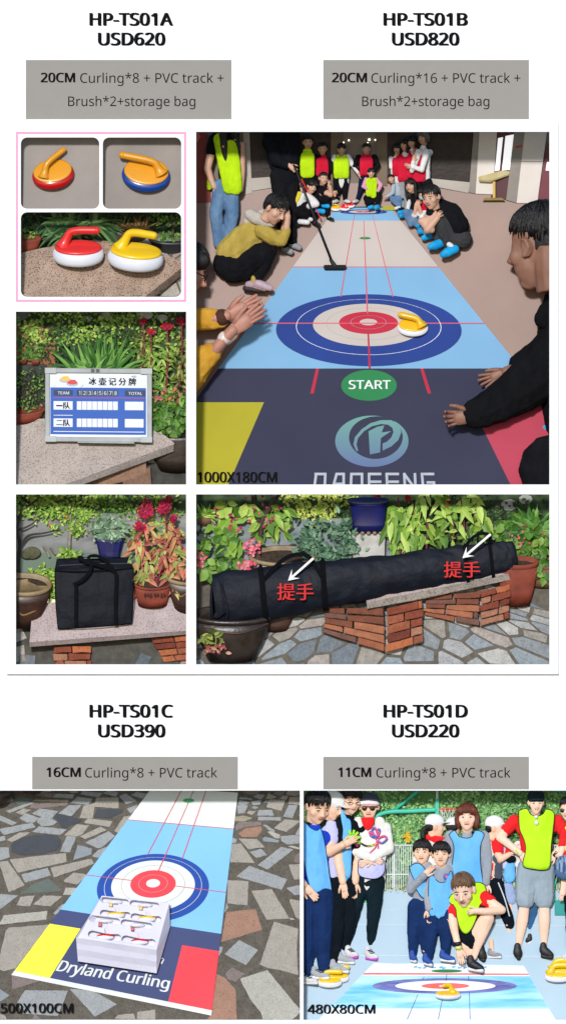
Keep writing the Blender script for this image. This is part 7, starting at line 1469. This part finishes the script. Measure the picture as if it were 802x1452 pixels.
t, h = stand('tall man with glasses in light blue vest and black polo, third from the left', 494, 1116, 55, 38, 1374, blk, blk, yaw=18, pitch=18, hair=('short', None), skin=asian, sleeve=.62, face=dict(glasses=True), group=GB, shoes='own', hx=.1,
      la=[(-.46, 1.48), (-.38, 2.75, -.3), (-.22, 3.55, -.5)], ra=[(.25, 1.5), (.35, 2.6), (.25, 3.55)], sw=.72, legs=[[(-.48, 3.7), (-.5, 5.0), (-.5, 6.25)], [(.05, 3.7), (.0, 5.0), (-.12, 6.0)]], vox=1.5, foot=(.1, .1))
bib(t, [(481, 1150), (486, 1149), (491, 1160), (497, 1166), (498, 1200), (497, 1240), (492, 1246), (484, 1240), (484, 1205), (486, 1180), (485, 1165)], 42, 4, bib_b, None, 'vest', 2)
b = MB(); b.limb([(500, 1160, 48, 6), (506, 1185, 46, 5), (514, 1204, 42, 4)]); b.build('forearm', asian, t, remesh=1.2) if False else None
b = MB(); b.lathe([(5.4, 0), (5.6, 1), (5.6, 2.6), (5.4, 3.4)], (487, 1249, 38), 10, .9); b.build('wristband', mat('cyan_band', '#4cc4e8', .5), t, smooth=True)
shoe(t, 468, 1378, 44, 26, 14, 8, mat('light_grey_shoe', '#a8acb0', .6), sole_w); shoe(t, 478, 1366, 50, 24, 13, 6, mat('light_grey_shoe', '#a8acb0'), sole_w)
t, h = stand('man in white cap pointing with a finger, second from the left on the court', 470, 1125, 50, 38, 1378, violet, blk, yaw=62, pitch=22, hair=('capped', None), skin=asian, sleeve=.4, group=GB, shoecol=mat('light_grey_shoe', '#a8acb0', .6), hx=.02,
      la=[(-.3, 1.5), (-.35, 2.3, -.3), (.25, 2.0, -.6)], ra=[(.1, 1.5), (-.1, 2.2, -.4), (.4, 1.95, -.7, (-8, dict(side=-1, curl=45)))], sw=.5, legs=[[(-.1, 3.5), (0, 5.0), (0, 6.3)], [(.2, 3.5), (.2, 5.0), (.1, 6.3)]], vox=1.5, foot=(.1, .1))
cap_on(h, t, capw)
t, h = stand('man in light blue vest and royal blue polo looking down, farthest left on the court', 446, 1121, 42, 47, 1390, roy, navy_t, yaw=30, pitch=24, hair=('short', None), skin=asian, sleeve=.3, group=GB, shoes='own', hx=.08,
      la=[(-.5, 1.5), (-.9, 2.3, .1), (-.35, 2.85, -.45, (5, dict(side=-1, curl=15, spread=8)))], ra=[(.42, 1.5), (.3, 2.4, .3), (.1, 2.6, .3)], sw=.62, legs=[[(-.2, 3.2), (-.2, 4.4), (-.25, 5.45)], [(.2, 3.2), (.22, 4.4), (.28, 5.35)]], skirt=3.3, vox=1.6, foot=(.0, .0))
bib(t, [(426, 1166), (432, 1166), (440, 1174), (449, 1178), (455, 1176), (461, 1200), (466, 1235), (470, 1267), (460, 1268), (444, 1267), (438, 1255), (432, 1230), (427, 1200)], 30, 8, bib_b, pip, 'vest', 8)
shoe(t, 442, 1388, 38, 24, 14, 4, mat('light_grey_shoe', '#a8acb0'), sole_w, shoe_b); shoe(t, 424, 1395, 34, 26, 13, 4, shoe_w, sole_w, shoe_b)
# woman in the middle
t, h = stand('woman with auburn bob in a light blue vest and grey sleeves behind the kneeling man', 662, 1141, 55, 37, 1350, grey_s, navy_t, yaw=-3, pitch=2, hair=('bob', hair_auburn), skin=fair, group=GB, shoes='own', sleeve=1.0, face=dict(lipc=mat('red_lips', '#cc3a34')), la=[(-.68, 1.25), (-.72, 2.1), (-.6, 3.0)], ra=[(.68, 1.25), (.78, 2.1), (.72, 3.0)], sw=.9, vox=1.4)
bib(t, [(636, 1184), (644, 1178), (650, 1186), (661, 1189), (670, 1186), (674, 1178), (686, 1183), (681, 1200), (681, 1225), (683, 1262), (660, 1266), (638, 1262), (641, 1225), (643, 1200)], 45, 8, bib_b, pip, 'vest', 9)
# boys
t, h = stand('left of the two boys, hand on his chest, in light blue bib', 598, 1192, 48, 34, 1362, grey_s, navy_t, yaw=-6, pitch=2, hair=('boy', None), skin=asian, group=GB, shoes='own', la=[(-.42, 1.15), (-.48, 2.05, -.2), (.05, 1.5, -.6, (-12, dict(side=-1, spread=12, curl=6)))], ra=[(.4, 1.15), (.4, 2.0), (.35, 2.7)], sw=.55, hands=True,
      legs=[[(-.2, 2.8), (-.35, 3.8), (-.38, 4.75)], [(.2, 2.8), (.15, 3.8), (.12, 4.6)]], skirt=2.9, vox=1.3, foot=(0, 0), shoecol=mat('blue_shoe', '#1d4a9c', .6))
bib(t, [(580, 1230), (588, 1225), (596, 1226), (603, 1236), (604, 1262), (601, 1274), (595, 1270), (590, 1262), (585, 1262), (587, 1250), (583, 1240)], 37, 4, bib_b, pip, 'bib', 12)
shoe(t, 583, 1364, 44, 6, 13, 20, mat('blue_shoe', '#1d4a9c'), sole_w)
t, h = stand('right of the two boys, with round blue badge and knotted light blue bib', 625, 1195, 44, 34, 1366, grey_s, navy_t, yaw=-4, pitch=2, hair=('boy', None), skin=asian, group=GB, shoes='own', la=[(-.45, 1.2), (-.58, 2.1), (-.52, 2.75)], ra=[(.42, 1.2), (.5, 2.1), (.42, 2.7)], sw=.62,
      legs=[[(-.25, 2.8), (-.42, 3.8), (-.5, 4.8)], [(.2, 2.8), (.18, 3.8), (.2, 4.7)]], skirt=2.9, vox=1.3, foot=(0, 0), shoecol=mat('blue_shoe', '#1d4a9c'))
bib(t, [(608, 1238), (611, 1236), (616, 1246), (624, 1252), (633, 1249), (638, 1236), (641, 1240), (643, 1262), (644, 1296), (632, 1299), (622, 1302), (608, 1297), (607, 1265)], 33, 5, bib_b, pip, 'bib', 14)
b = MB(); b.ell((632.5, 1244, 32.5), (4.6, 4.8, .8)); b.build('badge', mat('badge_blue', '#2a5ac8', .6), t); b = MB(); b.ell((632.5, 1243.5, 31.9), (2.4, 2.4, .7)); b.build('badge_centre', mat('badge_red', '#d86a6a', .6), t)
b = MB(); b.limb([(620, 1298, 31, 3), (622, 1301, 30.5, 2.6)]); b.build('bib_knot', bib_b, t, remesh=.7)
for x, y, a, L in ((601, 1368, 20, 11), (624, 1363, 10, 20)): shoe(t, x, y, 38, L, 13, a, mat('blue_shoe', '#1d4a9c'), sole_w)
# tall man
t, h = stand('tall smiling man in dark cap, neon vest and grey shorts, hands on hips', 759.5, 1122, 52, 33, 1358, tee_r, sho, yaw=6, pitch=8, hair=('capped', hb), skin=fair, sleeve=.55, shorts=True, group=GB, shoes='own', face=dict(smile=2),
      la=[(-.92, 1.3), (-1.55, 2.0), (-.68, 2.68, -.4, (-15, dict(side=1, curl=14, spread=7)))], ra=[(.92, 1.3), (1.35, 2.05), (.8, 2.72, -.4, (190, dict(side=-1, curl=14, spread=7)))], sw=1.0, legs=[[(-.36, 3.35), (-.5, 5.0), (-.76, 6.72)], [(.36, 3.35), (.36, 5.0), (.34, 6.72)]], skirt=3.4, vox=1.4, foot=(0, 0), hk=dict(wide=.9))
b = MB()
for lx in ((747, 746, 744), (770, 771, 772)): b.limb([(lx[0], 1236, 49, 14), (lx[1], 1255, 48, 14), (lx[2], 1272, 48, 13)], kd=.75)
b.limb([(750, 1238, 46, 13), (769, 1238, 46, 13)], kd=.7)
b.build('shorts_legs', sho, t, remesh=1.4, iters=3)
cap_on(h, t, capb)
bib(t, [(735, 1150), (746, 1147), (752, 1155), (761, 1158), (770, 1154), (774, 1148), (785, 1153), (784, 1175), (781, 1200), (780, 1226), (774, 1234), (756, 1233), (741, 1228), (745, 1205), (742, 1190), (736, 1175)], 36, 8, bib_n, pip, 'vest', 17)
b = MB(); b.ell((759.5, 1159, 26.5), (2.8, 2.4, .8)); b.ell((760, 1167, 26), (3, 3.4, .8)); b.build('hanging_glasses', wf, t, smooth=True)
b = MB(); b.lathe([(3.8, 0), (4.1, 1), (3.9, 2)], (732, 1209, 36), 0, .9, roll=60); b.build('wristband', ng, t, smooth=True)
b = MB(); b.lathe([(3.8, 0), (4.4, 1), (4.4, 4), (3.8, 5)], (789, 1213, 36), 0, .9, roll=-50); b.build('watch', shoe_b, t, smooth=True)
shoe(t, 733, 1359, 46, 4, 17, 60, shoe_b, shoe_b); shoe(t, 768, 1358, 46, 14, 17, 14, shoe_b, shoe_b)
# right edge
t = person('person cut by the right edge of the court, holding a striped cap', (806, 1362, 44), [('shirt', tee_r, [[.6, (808, 1180, 0, 14), (808, 1215, 0, 14), (810, 1240, 0, 14)], [(800, 1180, -4, 7), (797, 1198, -6, 6.5)]]), ('vest', bib_n, [[.5, (806, 1180, -6, 9), (808, 1200, -6, 10)]]), ('arms', None, [[(797, 1200, -7, 5), (794, 1212, -12, 4.4)], [(800, 1245, -4, 5), (797, 1268, -6, 4.4)]]), ('trousers', blk, [[.7, (810, 1250, 0, 14), (810, 1300, 0, 9), (808, 1345, 0, 6)]]), ('shoes', shoe_w, [[.8, (806, 1356, -2, 6), (800, 1358, -4, 5)]])],
    Head(806, 1148, 40, 34, -20, 5, 0), ('short', None), hands=[(795, 1208, 30, 12, 130, dict(curl=40)), (797, 1268, 38, 12, 100, dict(curl=40))], face=dict(shades=True), group=GB, skin=fair, vox=1.4)
t = thing('striped_cap', 'blue and white striped cap held at the right edge of the court', 'cap', (798, 1248, 28)); b = MB(); b.ell((800, 1230, 27), (15, 17, 8)); b.build('crown', mat('striped_blue', '#31527e', .8, '#8c9fba', 14, contrast=3, stretch=(3, 3, .3)), t, smooth=True); b = MB(); b.ell((796, 1240, 24), (12, 7, 4), rot=Matrix.Rotation(.5, 3, 'Z')); b.build('brim', mat('slate_brim', '#4a6890', .8), t, smooth=True)
# kneeling man
t = person('kneeling man in neon green vest, red tee and black shorts reaching down to the mat', (665, 1380, 42), [
    ('shirt', tee_r, [[.6, (662, 1280, 0, 21), (658, 1300, 0, 20)], [.8, (645, 1284, -4, 12), (640, 1296, -5, 11)], [.8, (682, 1272, -2, 12), (694, 1279, -5, 10)]]),
    ('arms', None, [[(639, 1296, -5, 8), (645, 1325, -9, 5.6), (650, 1346, -12, 4.8)], [(692, 1278, -5, 8), (711, 1291, -10, 6.5), (688, 1293, -17, 5.5), (674, 1292, -20, 4.8)]]),
    ('shorts', blk, [[.7, (662, 1325, 2, 14), (668, 1335, 0, 12)], [.7, (660, 1322, 3, 10), (690, 1308, 4, 10)]]),
    ('legs', None, [[.8, (670, 1330, 2, 9), (690, 1303, -9, 11), (684, 1322, -8, 8.5), (676, 1345, -5, 5.5), (672, 1358, -4, 4.4)], [.8, (660, 1342, 2, 8), (664, 1350, 4, 8)]])],
    Head(656.5, 1263, 27, 46, -14, 24, -4, wide=.92), ('crew', hb), skin=fair, group=GB, hands=[(650, 1345, 29, 25, 80, dict(side=-1, curl=22, spread=3, squash=.9, thumb=38)), (676, 1291, 21, 18, 165, dict(side=1, curl=55, spread=3))], face=dict(), vox=1.2)
bib(t, [(634, 1278), (641, 1268), (650, 1272), (655, 1284), (662, 1290), (670, 1284), (670, 1262), (668, 1253), (680, 1252), (688, 1258), (689, 1276), (680, 1284), (676, 1300), (668, 1318), (660, 1325), (652, 1318), (647, 1300), (645, 1288)], 33, 6, bib_n, pip, 'vest', 21, side=3)
b = MB(); b.lathe([(5, 0), (5.6, 1), (5.6, 4), (5, 5)], (648.5, 1341, 28), 10, .8, roll=-8); b.build('watch', shoe_b, t, smooth=True)
b = MB(); b.lathe([(5, 0), (5.5, .8), (5, 1.8)], (650, 1345.5, 28), 10, .8, roll=-8); b.build('wristband', ng, t, smooth=True)
shoe(t, 664, 1376, 34, 20, 17, 14, shoe_b, sole_w); shoe(t, 681, 1362, 50, 6, 18, 40, shoe_b, shoe_b)
finish_bodies()
trim_to_compartments()
